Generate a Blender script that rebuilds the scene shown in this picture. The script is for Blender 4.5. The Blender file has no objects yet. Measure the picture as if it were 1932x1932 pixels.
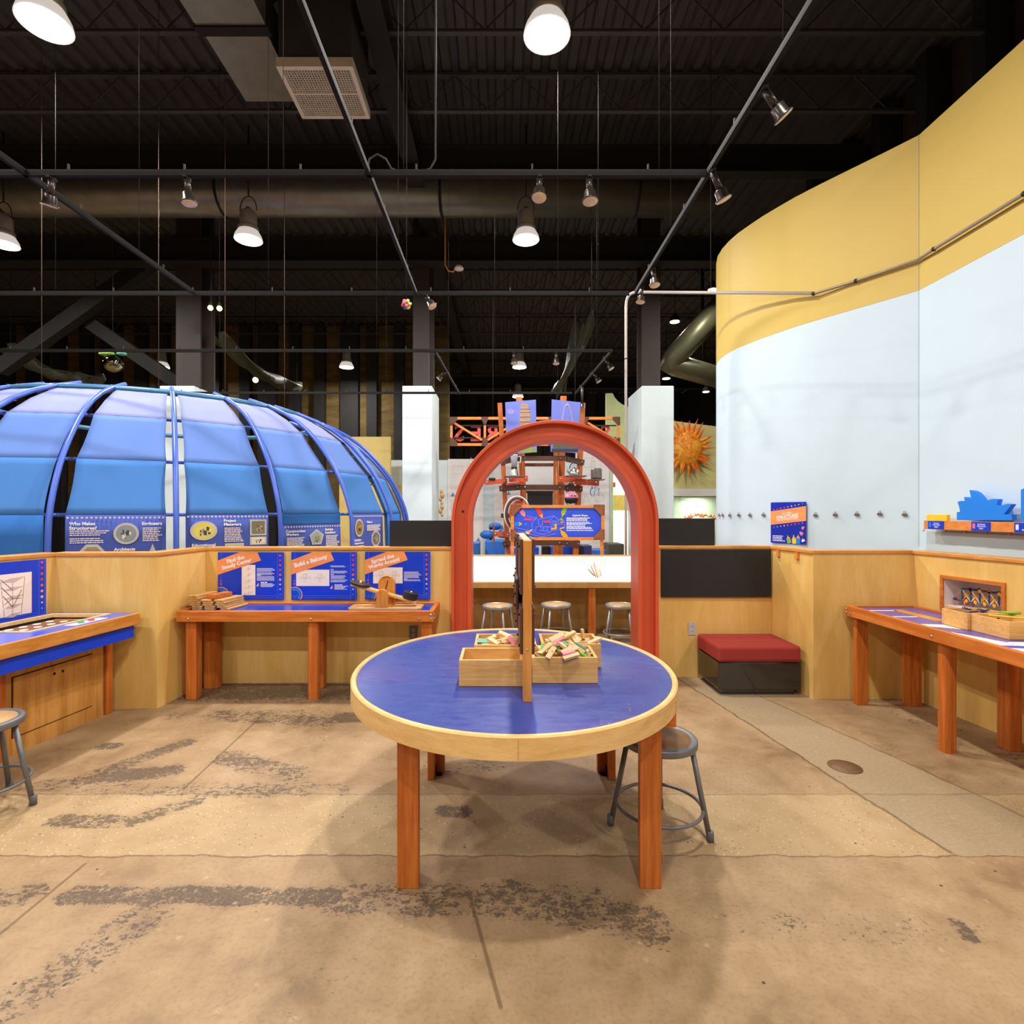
import bpy, bmesh, math, random
from math import pi, sin, cos, radians as R
from mathutils import Vector, Matrix
random.seed(7)
sc = bpy.context.scene
COL = sc.collection
CX, CY, F, EYE = 948.0, 966.5, 1020.0, 1.5

def S(r, g, b):
    def c(v):
        v /= 255.0
        return v / 12.92 if v <= 0.04045 else ((v + 0.055) / 1.055) ** 2.4
    return (c(r), c(g), c(b))
def at(px, py, Y):                    # survey point: direction of sight, known depth
    return Vector(((px - CX) / F * Y, Y, EYE - (py - CY) / F * Y))
def atX(px, py, X):
    Y = X * F / (px - CX)
    return Vector((X, Y, EYE - (py - CY) / F * Y))
def atZ(px, py, z):
    Y = (EYE - z) * F / (py - CY)
    return Vector(((px - CX) / F * Y, Y, z))

# ------------------------------------------------------------------ meshes
class MB:
    def __init__(s):
        s.v = []; s.f = []; s.m = []; s.sm = []; s.mi = 0
    def add(s, verts, faces, smooth=False):
        o = len(s.v)
        s.v += [Vector(v) for v in verts]
        for f in faces:
            s.f.append([i + o for i in f]); s.m.append(s.mi); s.sm.append(smooth)
        return s
    def box(s, x0, x1, y0, y1, z0, z1):
        v = [(x, y, z) for x in (x0, x1) for y in (y0, y1) for z in (z0, z1)]
        return s.add(v, [(0,1,3,2), (4,6,7,5), (0,4,5,1), (2,3,7,6), (0,2,6,4), (1,5,7,3)])
    def obox(s, c, size, rot=None):
        c = Vector(c); rot = rot or Matrix.Identity(3)
        hx, hy, hz = size[0]/2, size[1]/2, size[2]/2
        v = [c + rot @ Vector((x, y, z)) for x in (-hx, hx) for y in (-hy, hy) for z in (-hz, hz)]
        return s.add(v, [(0,1,3,2), (4,6,7,5), (0,4,5,1), (2,3,7,6), (0,2,6,4), (1,5,7,3)])
    def beam(s, p0, p1, w, h, up=(0,0,1)):
        p0, p1 = Vector(p0), Vector(p1); d = (p1 - p0); L = d.length; d.normalize()
        up = Vector(up)
        if abs(d.dot(up)) > 0.99: up = Vector((0,1,0))
        a = d.cross(up).normalized(); b = a.cross(d).normalized()
        v = []
        for p in (p0, p1):
            for i, j in ((-1,-1), (1,-1), (1,1), (-1,1)):
                v.append(p + a*(i*w/2) + b*(j*h/2))
        return s.add(v, [(3,2,1,0), (4,5,6,7), (0,1,5,4), (1,2,6,5), (2,3,7,6), (3,0,4,7)])
    def tube(s, pts, r, n=10, closed=False):
        pts = [Vector(p) for p in pts]; N = len(pts)
        rr = r if isinstance(r, (list, tuple)) else [r]*N
        T = []
        for i in range(N):
            a = pts[(i-1) % N] if (closed or i > 0) else pts[i]
            b = pts[(i+1) % N] if (closed or i < N-1) else pts[i]
            T.append((b - a).normalized())
        up = Vector((0,0,1)) if abs(T[0].z) < 0.9 else Vector((1,0,0))
        A = T[0].cross(up).normalized(); v = []
        for i in range(N):
            A = (A - T[i]*A.dot(T[i])).normalized(); B = T[i].cross(A)
            for k in range(n):
                t = 2*pi*k/n
                v.append(pts[i] + (A*cos(t) + B*sin(t))*rr[i])
        f = []
        for i in range(N if closed else N-1):
            j = (i+1) % N
            for k in range(n):
                k2 = (k+1) % n
                f.append((i*n+k, i*n+k2, j*n+k2, j*n+k))
        s.add(v, f, True)
        if not closed:
            o = len(s.v) - N*n
            s.f.append([o+k for k in range(n)][::-1]); s.m.append(s.mi); s.sm.append(False)
            s.f.append([o+(N-1)*n+k for k in range(n)]); s.m.append(s.mi); s.sm.append(False)
        return s
    def lathe(s, prof, c=(0,0,0), n=24, mat=None, smooth=True):
        c = Vector(c); mat = mat or Matrix.Identity(3)
        v = []; N = len(prof)
        for r, z in prof:
            for k in range(n):
                t = 2*pi*k/n
                v.append(c + mat @ Vector((r*cos(t), r*sin(t), z)))
        f = []
        for i in range(N-1):
            for k in range(n):
                k2 = (k+1) % n
                f.append((i*n+k, i*n+k2, (i+1)*n+k2, (i+1)*n+k))
        s.add(v, f, smooth)
        o = len(s.v) - N*n
        for i, rev in ((0, True), (N-1, False)):
            if prof[i][0] > 1e-6:
                q = [o+i*n+k for k in range(n)]
                s.f.append(q[::-1] if rev else q); s.m.append(s.mi); s.sm.append(False)
        return s
    def cyl(s, p0, p1, r0, r1=None, n=20):
        p0, p1 = Vector(p0), Vector(p1); r1 = r0 if r1 is None else r1
        d = p1 - p0; q = d.to_track_quat('Z', 'Y').to_matrix()
        return s.lathe([(r0, 0), (r1, d.length)], p0, n, q)
    def sphere(s, c, r, n=16, sc=(1,1,1), rot=None):
        m = (rot or Matrix.Identity(3)) @ Matrix.Diagonal(Vector(sc))
        pr = [(max(1e-5, r*sin(pi*i/(n//2))), -r*cos(pi*i/(n//2))) for i in range(n//2+1)]
        return s.lathe(pr, c, n, m)
    def prism(s, pts, off):
        pts = [Vector(p) for p in pts]; off = Vector(off); n = len(pts)
        v = pts + [p + off for p in pts]
        f = [list(range(n))[::-1], [n+i for i in range(n)]]
        f += [(i, (i+1) % n, n+(i+1) % n, n+i) for i in range(n)]
        return s.add(v, f)
    def build(s, name, mats, parent=None, bevel=0.0, seg=2, base=None):
        me = bpy.data.meshes.new(name)
        off = Vector((0,0,0))
        if base is not None: off = Vector(base)
        elif parent is not None: off = root_loc(parent)
        me.from_pydata([tuple(v - off) for v in s.v], [], s.f)
        if not isinstance(mats, (list, tuple)): mats = [mats]
        for m in mats: me.materials.append(m)
        me.polygons.foreach_set('material_index', s.m)
        me.polygons.foreach_set('use_smooth', s.sm)
        bm = bmesh.new(); bm.from_mesh(me)
        bmesh.ops.recalc_face_normals(bm, faces=bm.faces)
        bm.to_mesh(me); bm.free(); me.update()
        o = bpy.data.objects.new(name, me); COL.objects.link(o)
        if base is not None: o.location = off
        if parent is not None: o.parent = parent
        if bevel > 0:
            b = o.modifiers.new('bevel', 'BEVEL'); b.width = bevel; b.segments = seg
            b.limit_method = 'ANGLE'; b.angle_limit = R(40)
        return o
def root_loc(o):
    p = Vector(o.location)
    while o.parent is not None:
        o = o.parent; p = p + Vector(o.location)
    return p
def tag(o, label, cat, group=None, kind=None):
    o['label'] = label; o['category'] = cat
    if group: o['group'] = group
    if kind: o['kind'] = kind
    return o
def thing(name, label, cat, loc=(0,0,0), group=None):
    o = bpy.data.objects.new(name, None); o.empty_display_size = 0.1; COL.objects.link(o)
    o.location = loc
    return tag(o, label, cat, group)
def struct(mb, name, mats, bevel=0.0):
    o = mb.build(name, mats, None, bevel); o['kind'] = 'structure'; return o
def dup(root, loc, label=None, rotz=None):
    r = root.copy(); COL.objects.link(r); r.location = loc
    if rotz is not None: r.rotation_euler = (0, 0, rotz)
    if label: r['label'] = label
    for ch in list(root.children):
        c = ch.copy(); COL.objects.link(c); c.parent = r
        for g in list(ch.children):
            d = g.copy(); COL.objects.link(d); d.parent = c
    return r

# flat printed work on a board: a small frame of its own in the scene
_glyph = {}
def glyphs(txt, off):
    k = (txt, off)
    if k in _glyph: return _glyph[k]
    cu = bpy.data.curves.new('t', 'FONT'); cu.body = txt; cu.size = 1.0; cu.offset = off
    cu.resolution_u = 2; cu.align_x = 'LEFT'
    ob = bpy.data.objects.new('t', cu); COL.objects.link(ob)
    dg = bpy.context.evaluated_depsgraph_get()
    me = bpy.data.meshes.new_from_object(ob.evaluated_get(dg))
    vs = [v.co.copy() for v in me.vertices]; fs = [list(p.vertices) for p in me.polygons]
    bpy.data.objects.remove(ob); bpy.data.curves.remove(cu); bpy.data.meshes.remove(me)
    x0 = min(v.x for v in vs); x1 = max(v.x for v in vs)
    _glyph[k] = (vs, fs, x0, x1)
    return _glyph[k]
class Pan:
    """board frame: o = top-left corner, u right, v DOWN, n toward the viewer"""
    def __init__(s, o, u, v, n):
        s.o, s.u, s.v, s.n = Vector(o), Vector(u), Vector(v), Vector(n)
    def pt(s, a, b, d=0): return s.o + s.u*a + s.v*b + s.n*d
    def poly(s, mb, pts, d0, d1):
        n = s.n*(d1-d0)
        return mb.prism([s.pt(a, b, d0) for a, b in pts], n)
    def rect(s, mb, a0, b0, a1, b1, d0, d1):
        return s.poly(mb, [(a0,b0), (a1,b0), (a1,b1), (a0,b1)], d0, d1)
    def disc(s, mb, a, b, r, d0, d1, n=16, ry=None):
        ry = ry or r
        return s.poly(mb, [(a+r*cos(2*pi*k/n), b+ry*sin(2*pi*k/n)) for k in range(n)], d0, d1)
    def line(s, mb, pts, w, d0, d1):
        for (a0,b0), (a1,b1) in zip(pts[:-1], pts[1:]):
            L = math.hypot(a1-a0, b1-b0)
            if L < 1e-9: continue
            nx, ny = -(b1-b0)/L*w/2, (a1-a0)/L*w/2
            s.poly(mb, [(a0+nx,b0+ny), (a1+nx,b1+ny), (a1-nx,b1-ny), (a0-nx,b0-ny)], d0, d1)
    def ring(s, mb, a, b, r0, r1, d0, d1, t0=0, t1=2*pi, n=24):
        for k in range(n):
            p = t0+(t1-t0)*k/n; q = t0+(t1-t0)*(k+1)/n
            s.poly(mb, [(a+r0*cos(p), b+r0*sin(p)), (a+r1*cos(p), b+r1*sin(p)),
                        (a+r1*cos(q), b+r1*sin(q)), (a+r0*cos(q), b+r0*sin(q))], d0, d1)
    def text(s, mb, txt, a, b, size, d, ang=0.0, align='L', off=0.0, sx=1.0, width=None, mirror=False, th=0.0006):
        vs, fs, x0, x1 = glyphs(txt, off)
        if width: sx = width/((x1-x0)*size)
        ca, sa = cos(ang), sin(ang); out = []
        for v in vs:
            x = (v.x - x0)*size*sx
            if align == 'C': x -= (x1-x0)*size*sx/2
            if align == 'R': x -= (x1-x0)*size*sx
            if mirror: x = -x
            y = v.y*size
            out.append(s.pt(a + x*ca - y*sa, b + x*(-sa) - y*ca, d+th))
        mb.add(out, fs)
    def para(s, mb, a, b, w, rows, pitch, h, d, seed=1, ragged=.25):
        """body copy too small to read: broken strips"""
        rg = random.Random(seed)
        for i in range(rows):
            x = a; end = a + w*(1-ragged*rg.random())
            while x < end - h:
                L = min(h*(1.2+3.6*rg.random()), end-x)
                s.rect(mb, x, b+i*pitch, x+L, b+i*pitch+h, d, d+.0006)
                x += L + h*.55

# --------------------------------------------------------------- materials
_mats = {}
def nd(nt, typ, **kw):
    n = nt.nodes.new(typ)
    for k, v in kw.items(): setattr(n, k, v)
    return n
def base_mat(name, rough=.5, metal=0.0, spec=.5):
    m = bpy.data.materials.new(name); m.use_nodes = True
    b = m.node_tree.nodes['Principled BSDF']
    b.inputs['Roughness'].default_value = rough; b.inputs['Metallic'].default_value = metal
    b.inputs['Specular IOR Level'].default_value = spec
    return m, m.node_tree, b
def pm(name, rgb, rough=.5, metal=0.0, var=.08, scale=9.0, bump=0.0, spec=.5, bscale=None):
    """paint, plastic, metal: a colour with a slight procedural mottle"""
    if name in _mats: return _mats[name]
    m, nt, b = base_mat(name, rough, metal, spec)
    tc = nd(nt, 'ShaderNodeTexCoord'); no = nd(nt, 'ShaderNodeTexNoise')
    no.inputs['Scale'].default_value = scale; no.inputs['Detail'].default_value = 4
    nt.links.new(tc.outputs['Object'], no.inputs['Vector'])
    rp = nd(nt, 'ShaderNodeValToRGB')
    rp.color_ramp.elements[0].position = .3; rp.color_ramp.elements[1].position = .7
    rp.color_ramp.elements[0].color = (*[c*(1-var) for c in rgb], 1)
    rp.color_ramp.elements[1].color = (*[min(1, c*(1+var)) for c in rgb], 1)
    nt.links.new(no.outputs['Fac'], rp.inputs['Fac']); nt.links.new(rp.outputs['Color'], b.inputs['Base Color'])
    if bump:
        n2 = nd(nt, 'ShaderNodeTexNoise'); n2.inputs['Scale'].default_value = bscale or scale*8
        nt.links.new(tc.outputs['Object'], n2.inputs['Vector'])
        bp = nd(nt, 'ShaderNodeBump'); bp.inputs['Strength'].default_value = bump; bp.inputs['Distance'].default_value = .01
        nt.links.new(n2.outputs['Fac'], bp.inputs['Height']); nt.links.new(bp.outputs['Normal'], b.inputs['Normal'])
    _mats[name] = m
    return m
def wood(name, c1, c2, stretch=(1,1,1), scale=6.0, rough=.45, c3=None, rings=.5, spec=.4):
    """grain: noise squeezed across the grain plus fine fibre"""
    if name in _mats: return _mats[name]
    m, nt, b = base_mat(name, rough, 0, spec)
    tc = nd(nt, 'ShaderNodeTexCoord'); mp = nd(nt, 'ShaderNodeMapping')
    mp.inputs['Scale'].default_value = stretch
    nt.links.new(tc.outputs['Object'], mp.inputs['Vector'])
    n1 = nd(nt, 'ShaderNodeTexNoise'); n1.inputs['Scale'].default_value = scale
    n1.inputs['Detail'].default_value = 6; n1.inputs['Distortion'].default_value = rings
    n2 = nd(nt, 'ShaderNodeTexNoise'); n2.inputs['Scale'].default_value = scale*7; n2.inputs['Detail'].default_value = 3
    for n in (n1, n2): nt.links.new(mp.outputs['Vector'], n.inputs['Vector'])
    mx = nd(nt, 'ShaderNodeMath', operation='MULTIPLY_ADD'); mx.inputs[1].default_value = .35
    nt.links.new(n2.outputs['Fac'], mx.inputs[0]); 
    sb = nd(nt, 'ShaderNodeMath', operation='SUBTRACT'); sb.inputs[1].default_value = .17
    nt.links.new(n1.outputs['Fac'], sb.inputs[0]); nt.links.new(sb.outputs[0], mx.inputs[2])
    rp = nd(nt, 'ShaderNodeValToRGB'); e = rp.color_ramp.elements
    e[0].position = .3; e[0].color = (*c1, 1); e[1].position = .68; e[1].color = (*c2, 1)
    if c3:
        q = e.new(.5); q.color = (*c3, 1)
    nt.links.new(mx.outputs[0], rp.inputs['Fac']); nt.links.new(rp.outputs['Color'], b.inputs['Base Color'])
    bp = nd(nt, 'ShaderNodeBump'); bp.inputs['Strength'].default_value = .08; bp.inputs['Distance'].default_value = .004
    nt.links.new(n2.outputs['Fac'], bp.inputs['Height']); nt.links.new(bp.outputs['Normal'], b.inputs['Normal'])
    _mats[name] = m
    return m
def glow(name, rgb, strength):
    if name in _mats: return _mats[name]
    m, nt, b = base_mat(name, .4)
    b.inputs['Base Color'].default_value = (*[c*.4 for c in rgb], 1)
    b.inputs['Emission Color'].default_value = (*rgb, 1); b.inputs['Emission Strength'].default_value = strength
    _mats[name] = m
    return m
def fabric(name, rgb, var=.06, weave=260.0, rough=.9, folds=0.0):
    if name in _mats: return _mats[name]
    m, nt, b = base_mat(name, rough, 0, .2)
    tc = nd(nt, 'ShaderNodeTexCoord')
    no = nd(nt, 'ShaderNodeTexNoise'); no.inputs['Scale'].default_value = 2.2; no.inputs['Detail'].default_value = 5
    n3 = nd(nt, 'ShaderNodeTexNoise'); n3.inputs['Scale'].default_value = weave; n3.inputs['Detail'].default_value = 1
    nt.links.new(tc.outputs['Object'], no.inputs['Vector']); nt.links.new(tc.outputs['Object'], n3.inputs['Vector'])
    ad = nd(nt, 'ShaderNodeMath', operation='ADD'); nt.links.new(no.outputs['Fac'], ad.inputs[0]); nt.links.new(n3.outputs['Fac'], ad.inputs[1])
    rp = nd(nt, 'ShaderNodeValToRGB'); e = rp.color_ramp.elements
    dv = nd(nt, 'ShaderNodeMath', operation='MULTIPLY'); dv.inputs[1].default_value = .5
    nt.links.new(ad.outputs[0], dv.inputs[0])
    e[0].position = .35; e[0].color = (*[c*(1-var) for c in rgb], 1); e[1].position = .65; e[1].color = (*[min(1, c*(1+var)) for c in rgb], 1)
    nt.links.new(dv.outputs[0], rp.inputs['Fac']); nt.links.new(rp.outputs['Color'], b.inputs['Base Color'])
    bp = nd(nt, 'ShaderNodeBump'); bp.inputs['Strength'].default_value = .25; bp.inputs['Distance'].default_value = .003
    nt.links.new(n3.outputs['Fac'], bp.inputs['Height']); nt.links.new(bp.outputs['Normal'], b.inputs['Normal'])
    _mats[name] = m
    return m

M = dict(
  ply   = wood('birch_ply', S(226,182,98), S(238,200,122), (3.5,3.5,.7), 2.0, .45, S(232,191,110)),
  plyd  = wood('dark_ply', S(168,126,66), S(190,148,86), (3,3,1), 2.5, .5),
  capw  = wood('cap_wood', S(206,138,62), S(226,162,84), (2,2,14), 3, .4),
  pineh = wood('pine_bin_x', S(214,158,84), S(234,186,116), (1.2,6,14), 3.0, .5, None, 1.2),
  pinev = wood('pine_z', S(196,122,48), S(222,152,72), (14,14,1), 3.0, .45),
  rimw  = wood('rim_maple', S(218,172,104), S(236,198,134), (2,2,9), 3, .4),
  fir   = wood('orange_fir', S(176,90,30), S(208,122,52), (22,22,1.0), 2.2, .42, S(192,104,40)),
  firh  = wood('orange_fir_rail', S(188,100,34), S(216,132,60), (1.5,9,20), 2.2, .42, S(202,114,44)),
  firy  = wood('orange_fir_depth', S(188,100,34), S(216,132,60), (14,1.0,14), 2.2, .42, S(202,114,44)),
  edge  = wood('counter_edge', S(190,120,44), S(214,148,68), (6,2,12), 3, .42),
  cab   = wood('cabinet_oak', S(176,118,52), S(208,152,80), (9,9,.8), 2.2, .45, S(200,142,70)),
  tower = wood('tower_post', S(186,92,32), S(212,120,52), (10,10,1), 3, .5),
  signw = wood('sign_wood', S(214,124,50), S(232,150,76), (3,3,8), 3, .5),
  block = wood('block_wood', S(222,184,128), S(240,208,158), (3,9,3), 14, .6),
  blockd= wood('block_wood_dark', S(198,148,86), S(216,172,112), (3,9,3), 14, .6),
  brown = pm('brown_board', S(92,56,40), .5, 0, .12, 20),
  brownl= pm('brown_gusset', S(150,86,50), .5, 0, .1, 20),
  black = pm('black_paint', S(26,25,26), .5, 0, .1),
  board = pm('chalk_black', S(34,33,33), .75, 0, .12, 3),
  steelb= pm('black_steel', S(30,28,27), .7, 0, .12, spec=.2),
  deck  = pm('black_deck', S(52,50,50), .7, 0, .15, 4),
  duct  = pm('grey_duct', S(120,117,110), .34, .6, .12, 5),
  orange= pm('orange_enamel', S(214,90,52), .45, 0, .05, 4, .05),
  blue  = pm('blue_laminate', S(22,66,176), .25, 0, .10, 5),
  blueg = pm('blue_print', S(8,62,214), .32, 0, .05, 6),
  bluep = pm('blue_apron', S(6,62,206), .4, 0, .04, 6),
  banner= wood('banner_print', S(248,144,80), S(255,166,104), (1,1,16), 3, .45),
  white = pm('white_print', S(252,248,242), .5, 0, .02),
  cream = pm('cream_paper', S(252,238,226), .55, 0, .02),
  ink   = pm('grey_ink', S(140,124,118), .6, 0, .02),
  inkd  = pm('dark_ink', S(84,68,62), .6, 0, .02),
  chrome= pm('chrome', S(200,198,192), .25, .95, .05),
  grey  = pm('grey_stool_paint', S(118,119,122), .38, .35, .06),
  greyl = pm('silver_stool_paint', S(158,158,160), .35, .5, .06),
  seat  = pm('stool_hardboard', S(200,156,100), .5, 0, .12, 12),
  seatd = pm('stool_hardboard_worn', S(138,98,60), .5, 0, .2, 14),
  rubber= pm('grey_rubber', S(104,106,106), .7, 0, .05),
  red   = fabric('red_cushion', S(154,56,50), .08, 300),
  gloss = pm('black_gloss', S(24,23,25), .07, 0, .05, spec=1.0),
  wblue = pm('pale_blue_paint', S(206,226,238), .6, 0, .02, 2),
  wyel  = pm('yellow_paint', S(212,182,90), .6, 0, .02, 2),
  cablem= pm('cable_steel', S(42,38,35), .7, 0, .05),
  tag_g = pm('grey_outlet', S(108,106,104), .5, 0, .05),
  tag_w = pm('pale_outlet', S(196,192,196), .5, 0, .05),
  lblue = pm('light_blue_wall', S(222,236,240), .6, 0, .03, 2),
  wwhite= pm('white_panel', S(240,236,234), .6, 0, .02, 2),
  pink  = pm('pink_paint', S(232,120,150), .5, 0, .05),
  green = pm('green_paint', S(128,186,60), .5, 0, .05),
  teal  = pm('teal_paint', S(96,168,142), .5, 0, .05),
  yel   = pm('yellow_plastic', S(246,206,40), .4, 0, .04),
  yelor = pm('amber_plastic', S(246,172,24), .4, 0, .04),
  sky   = pm('sky_blue_board', S(22,132,240), .5, 0, .03),
  navy  = pm('navy_plastic', S(52,56,110), .4, 0, .08),
  conduit = pm('pale_conduit', S(206,200,194), .4, .2, .04),
  track = pm('track_metal', S(30,28,26), .75, 0, .08, spec=.15),
)
lens_off = pm('lamp_glass', S(222,206,176), .3, 0, .03)
lens_on = glow('lamp_lens', (1, .97, .93), 14.0)

# ------------------------------------------------------------------ camera
cam = bpy.data.cameras.new('camera'); co = bpy.data.objects.new('camera', cam); COL.objects.link(co)
co.location = (0, 0, EYE); co.rotation_euler = (R(90), 0, 0)
cam.sensor_width = 36; cam.lens = 36*F/1932; cam.shift_x = (966-CX)/1932; cam.shift_y = (966-CY)/1932*-1
cam.clip_end = 200; sc.camera = co
w = bpy.data.worlds.new('world'); sc.world = w; w.use_nodes = True
w.node_tree.nodes['Background'].inputs[0].default_value = (.9, .88, .85, 1)
w.node_tree.nodes['Background'].inputs[1].default_value = .02
vs = sc.view_settings; vs.view_transform = 'Standard'; vs.look = 'None'; vs.gamma = 1; vs.use_curve_mapping = False
vs.exposure = -0.40
try:
    sc.cycles.max_bounces = 6; sc.cycles.diffuse_bounces = 4; sc.cycles.glossy_bounces = 3
    sc.cycles.sample_clamp_indirect = 6; sc.cycles.use_denoising = True
    sc.cycles.caustics_reflective = False; sc.cycles.caustics_refractive = False
except Exception: pass
# =================================================================== floor
def floor_material():
    m, nt, b = base_mat('concrete_floor', .5, 0, .35)
    L = nt.links.new
    tc = nd(nt, 'ShaderNodeTexCoord'); P = tc.outputs['Object']
    sx = nd(nt, 'ShaderNodeSeparateXYZ'); L(P, sx.inputs[0]); X, Y = sx.outputs[0], sx.outputs[1]
    def mth(op, a, c=None, d=None, clamp=False):
        n = nd(nt, 'ShaderNodeMath', operation=op); n.use_clamp = clamp
        for i, q in enumerate((a, c, d)):
            if q is None: continue
            if isinstance(q, (int, float)): n.inputs[i].default_value = q
            else: L(q, n.inputs[i])
        return n.outputs[0]
    def noise(scale, det=4, vec=None, dist=0, rough=.5):
        n = nd(nt, 'ShaderNodeTexNoise'); n.inputs['Scale'].default_value = scale
        n.inputs['Detail'].default_value = det; n.inputs['Distortion'].default_value = dist
        n.inputs['Roughness'].default_value = rough
        L(vec or P, n.inputs['Vector']); return n.outputs['Fac']
    def ramp(f, stops):
        r = nd(nt, 'ShaderNodeValToRGB'); e = r.color_ramp.elements
        e[0].position, e[0].color = stops[0][0], (*stops[0][1], 1)
        e[1].position, e[1].color = stops[-1][0], (*stops[-1][1], 1)
        for p, c in stops[1:-1]:
            q = e.new(p); q.color = (*c, 1)
        L(f, r.inputs['Fac']); return r.outputs['Color']
    def mix(f, a, c):
        n = nd(nt, 'ShaderNodeMix', data_type='RGBA')
        if isinstance(f, (int, float)): n.inputs[0].default_value = f
        else: L(f, n.inputs[0])
        for i, q in ((6, a), (7, c)):
            if isinstance(q, tuple): n.inputs[i].default_value = (*q, 1)
            else: L(q, n.inputs[i])
        return n.outputs[2]
    def sstep(v, lo, hi):
        n = nd(nt, 'ShaderNodeMapRange', interpolation_type='SMOOTHSTEP')
        L(v, n.inputs[0]); n.inputs[1].default_value = lo; n.inputs[2].default_value = hi
        return n.outputs[0]
    wob = mth('MULTIPLY', mth('SUBTRACT', noise(7, 4), .5), .05)
    wob2 = mth('MULTIPLY', mth('SUBTRACT', noise(30, 3), .5), .014)
    Yw = mth('ADD', Y, mth('ADD', wob, wob2)); Xw = mth('ADD', X, mth('ADD', wob, wob2))
    # old slab, blotched
    big = noise(1.1, 5, None, .6, .6); mid = noise(5.5, 6, None, .3, .65); fine = noise(60, 3)
    slab = ramp(mth('ADD', mth('MULTIPLY', big, .55), mth('MULTIPLY', mid, .45)),
                [(.34, S(152,122,88)), (.46, S(188,156,114)), (.57, S(204,172,130)), (.68, S(216,186,146))])
    slab = mix(mth('MULTIPLY', sstep(fine, .48, .68), .22), slab, S(140,108,72))
    # ground strip with aggregate showing
    vor = nd(nt, 'ShaderNodeTexVoronoi'); vor.inputs['Scale'].default_value = 75; L(P, vor.inputs['Vector'])
    cd = nd(nt, 'ShaderNodeSeparateColor'); L(vor.outputs['Color'], cd.inputs[0])
    near = sstep(vor.outputs['Distance'], .34, .22)
    agg = ramp(mth('MULTIPLY_ADD', mid, .5, mth('MULTIPLY', big, .5)), [(.35, S(188,156,112)), (.5, S(208,177,130)), (.7, S(222,193,148))])
    agg = mix(mth('MULTIPLY', near, sstep(cd.outputs[0], .80, .82)), agg, S(238,218,184))
    agg = mix(mth('MULTIPLY', near, sstep(cd.outputs[1], .93, .95)), agg, S(140,110,78))
    inb = mth('MULTIPLY', sstep(Yw, 2.352, 2.366), sstep(Yw, 2.90, 2.86))
    col = mix(inb, slab, agg)
    # smooth poured trench on the right
    le = mth('MULTIPLY_ADD', mth('SUBTRACT', 4.59, Y), .155, 1.63)
    ri = mth('MULTIPLY_ADD', mth('SUBTRACT', 4.27, Y), .27, 2.14)
    dl = mth('SUBTRACT', Xw, le); dr = mth('SUBTRACT', ri, Xw)
    intr = mth('MULTIPLY', mth('MULTIPLY', sstep(dl, 0, .012), sstep(dr, 0, .012)), sstep(Yw, 2.362, 2.372))
    trench = ramp(mth('ADD', mth('MULTIPLY', big, .4), mth('MULTIPLY', fine, .6)), [(.35, S(182,158,122)), (.65, S(202,178,142))])
    col = mix(intr, col, trench)
    # stains, worn-in tyre rubber, and broad darker patches under the tables; ragged edges
    def seg(A, Bq, wd):
        sub = nd(nt, 'ShaderNodeVectorMath', operation='SUBTRACT'); L(P, sub.inputs[0]); sub.inputs[1].default_value = (*A, 0)
        ab = Vector((Bq[0]-A[0], Bq[1]-A[1], 0)); dt = nd(nt, 'ShaderNodeVectorMath', operation='DOT_PRODUCT')
        L(sub.outputs[0], dt.inputs[0]); dt.inputs[1].default_value = ab/ab.length_squared
        t = nd(nt, 'ShaderNodeClamp'); L(dt.outputs['Value'], t.inputs[0])
        sc_ = nd(nt, 'ShaderNodeVectorMath', operation='SCALE'); sc_.inputs[0].default_value = ab; L(t.outputs[0], sc_.inputs['Scale'])
        s2 = nd(nt, 'ShaderNodeVectorMath', operation='SUBTRACT'); L(sub.outputs[0], s2.inputs[0]); L(sc_.outputs[0], s2.inputs[1])
        ln = nd(nt, 'ShaderNodeVectorMath', operation='LENGTH'); L(s2.outputs[0], ln.inputs[0])
        return sstep(ln.outputs['Value'], wd, wd*.35)
    g = lambda x, y: tuple(atZ(x, y, 0)[:2])
    strokes = [((135,1688),(330,1690),.05,.9), ((330,1688),(625,1692),.05,1.0), ((640,1695),(1120,1700),.09,.75), ((960,1690),(1220,1745),.10,.8),
      ((280,1722),(10,1905),.09,.75), ((110,1548),(240,1552),.055,.85), ((240,1552),(365,1512),.055,.85),
      ((200,1455),(345,1402),.07,.9), ((165,1470),(320,1455),.08,.95), ((60,1480),(300,1490),.07,.6), ((340,1350),(620,1345),.10,.6), ((430,1430),(550,1460),.10,.75), ((350,1490),(640,1490),.08,.6),
      ((650,1353),(720,1352),.10,1.0), ((450,1352),(610,1362),.10,.8), ((380,1300),(830,1300),.28,1.0), ((840,1530),(870,1532),.05,.9), ((1390,1735),(1880,1760),.09,.36), ((195,1408),(215,1408),.05,1),
      ((1470,1730),(1500,1740),.04,.6), ((1805,1742),(1830,1770),.03,.95), ((850,1452),(940,1440),.08,.6), ((900,1585),(1100,1560),.20,.25), ((1700,1340),(1930,1440),.18,.45), ((0,1690),(60,1685),.06,.8), ((560,1900),(620,1780),.12,.35)]
    dark_marks = None
    for A, Bq, wd, amt in strokes:
        q = mth('MULTIPLY', seg(g(*A), g(*Bq), wd*1.7), amt)
        dark_marks = q if dark_marks is None else mth('MAXIMUM', dark_marks, q)
    mpv = nd(nt, 'ShaderNodeMapping'); mpv.inputs['Scale'].default_value = (.85, 1.25, 1); L(P, mpv.inputs['Vector'])
    rag = noise(30, 8, mpv.outputs[0], .4, .72); rag2 = noise(5, 3)
    rag3 = noise(95, 4)
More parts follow.
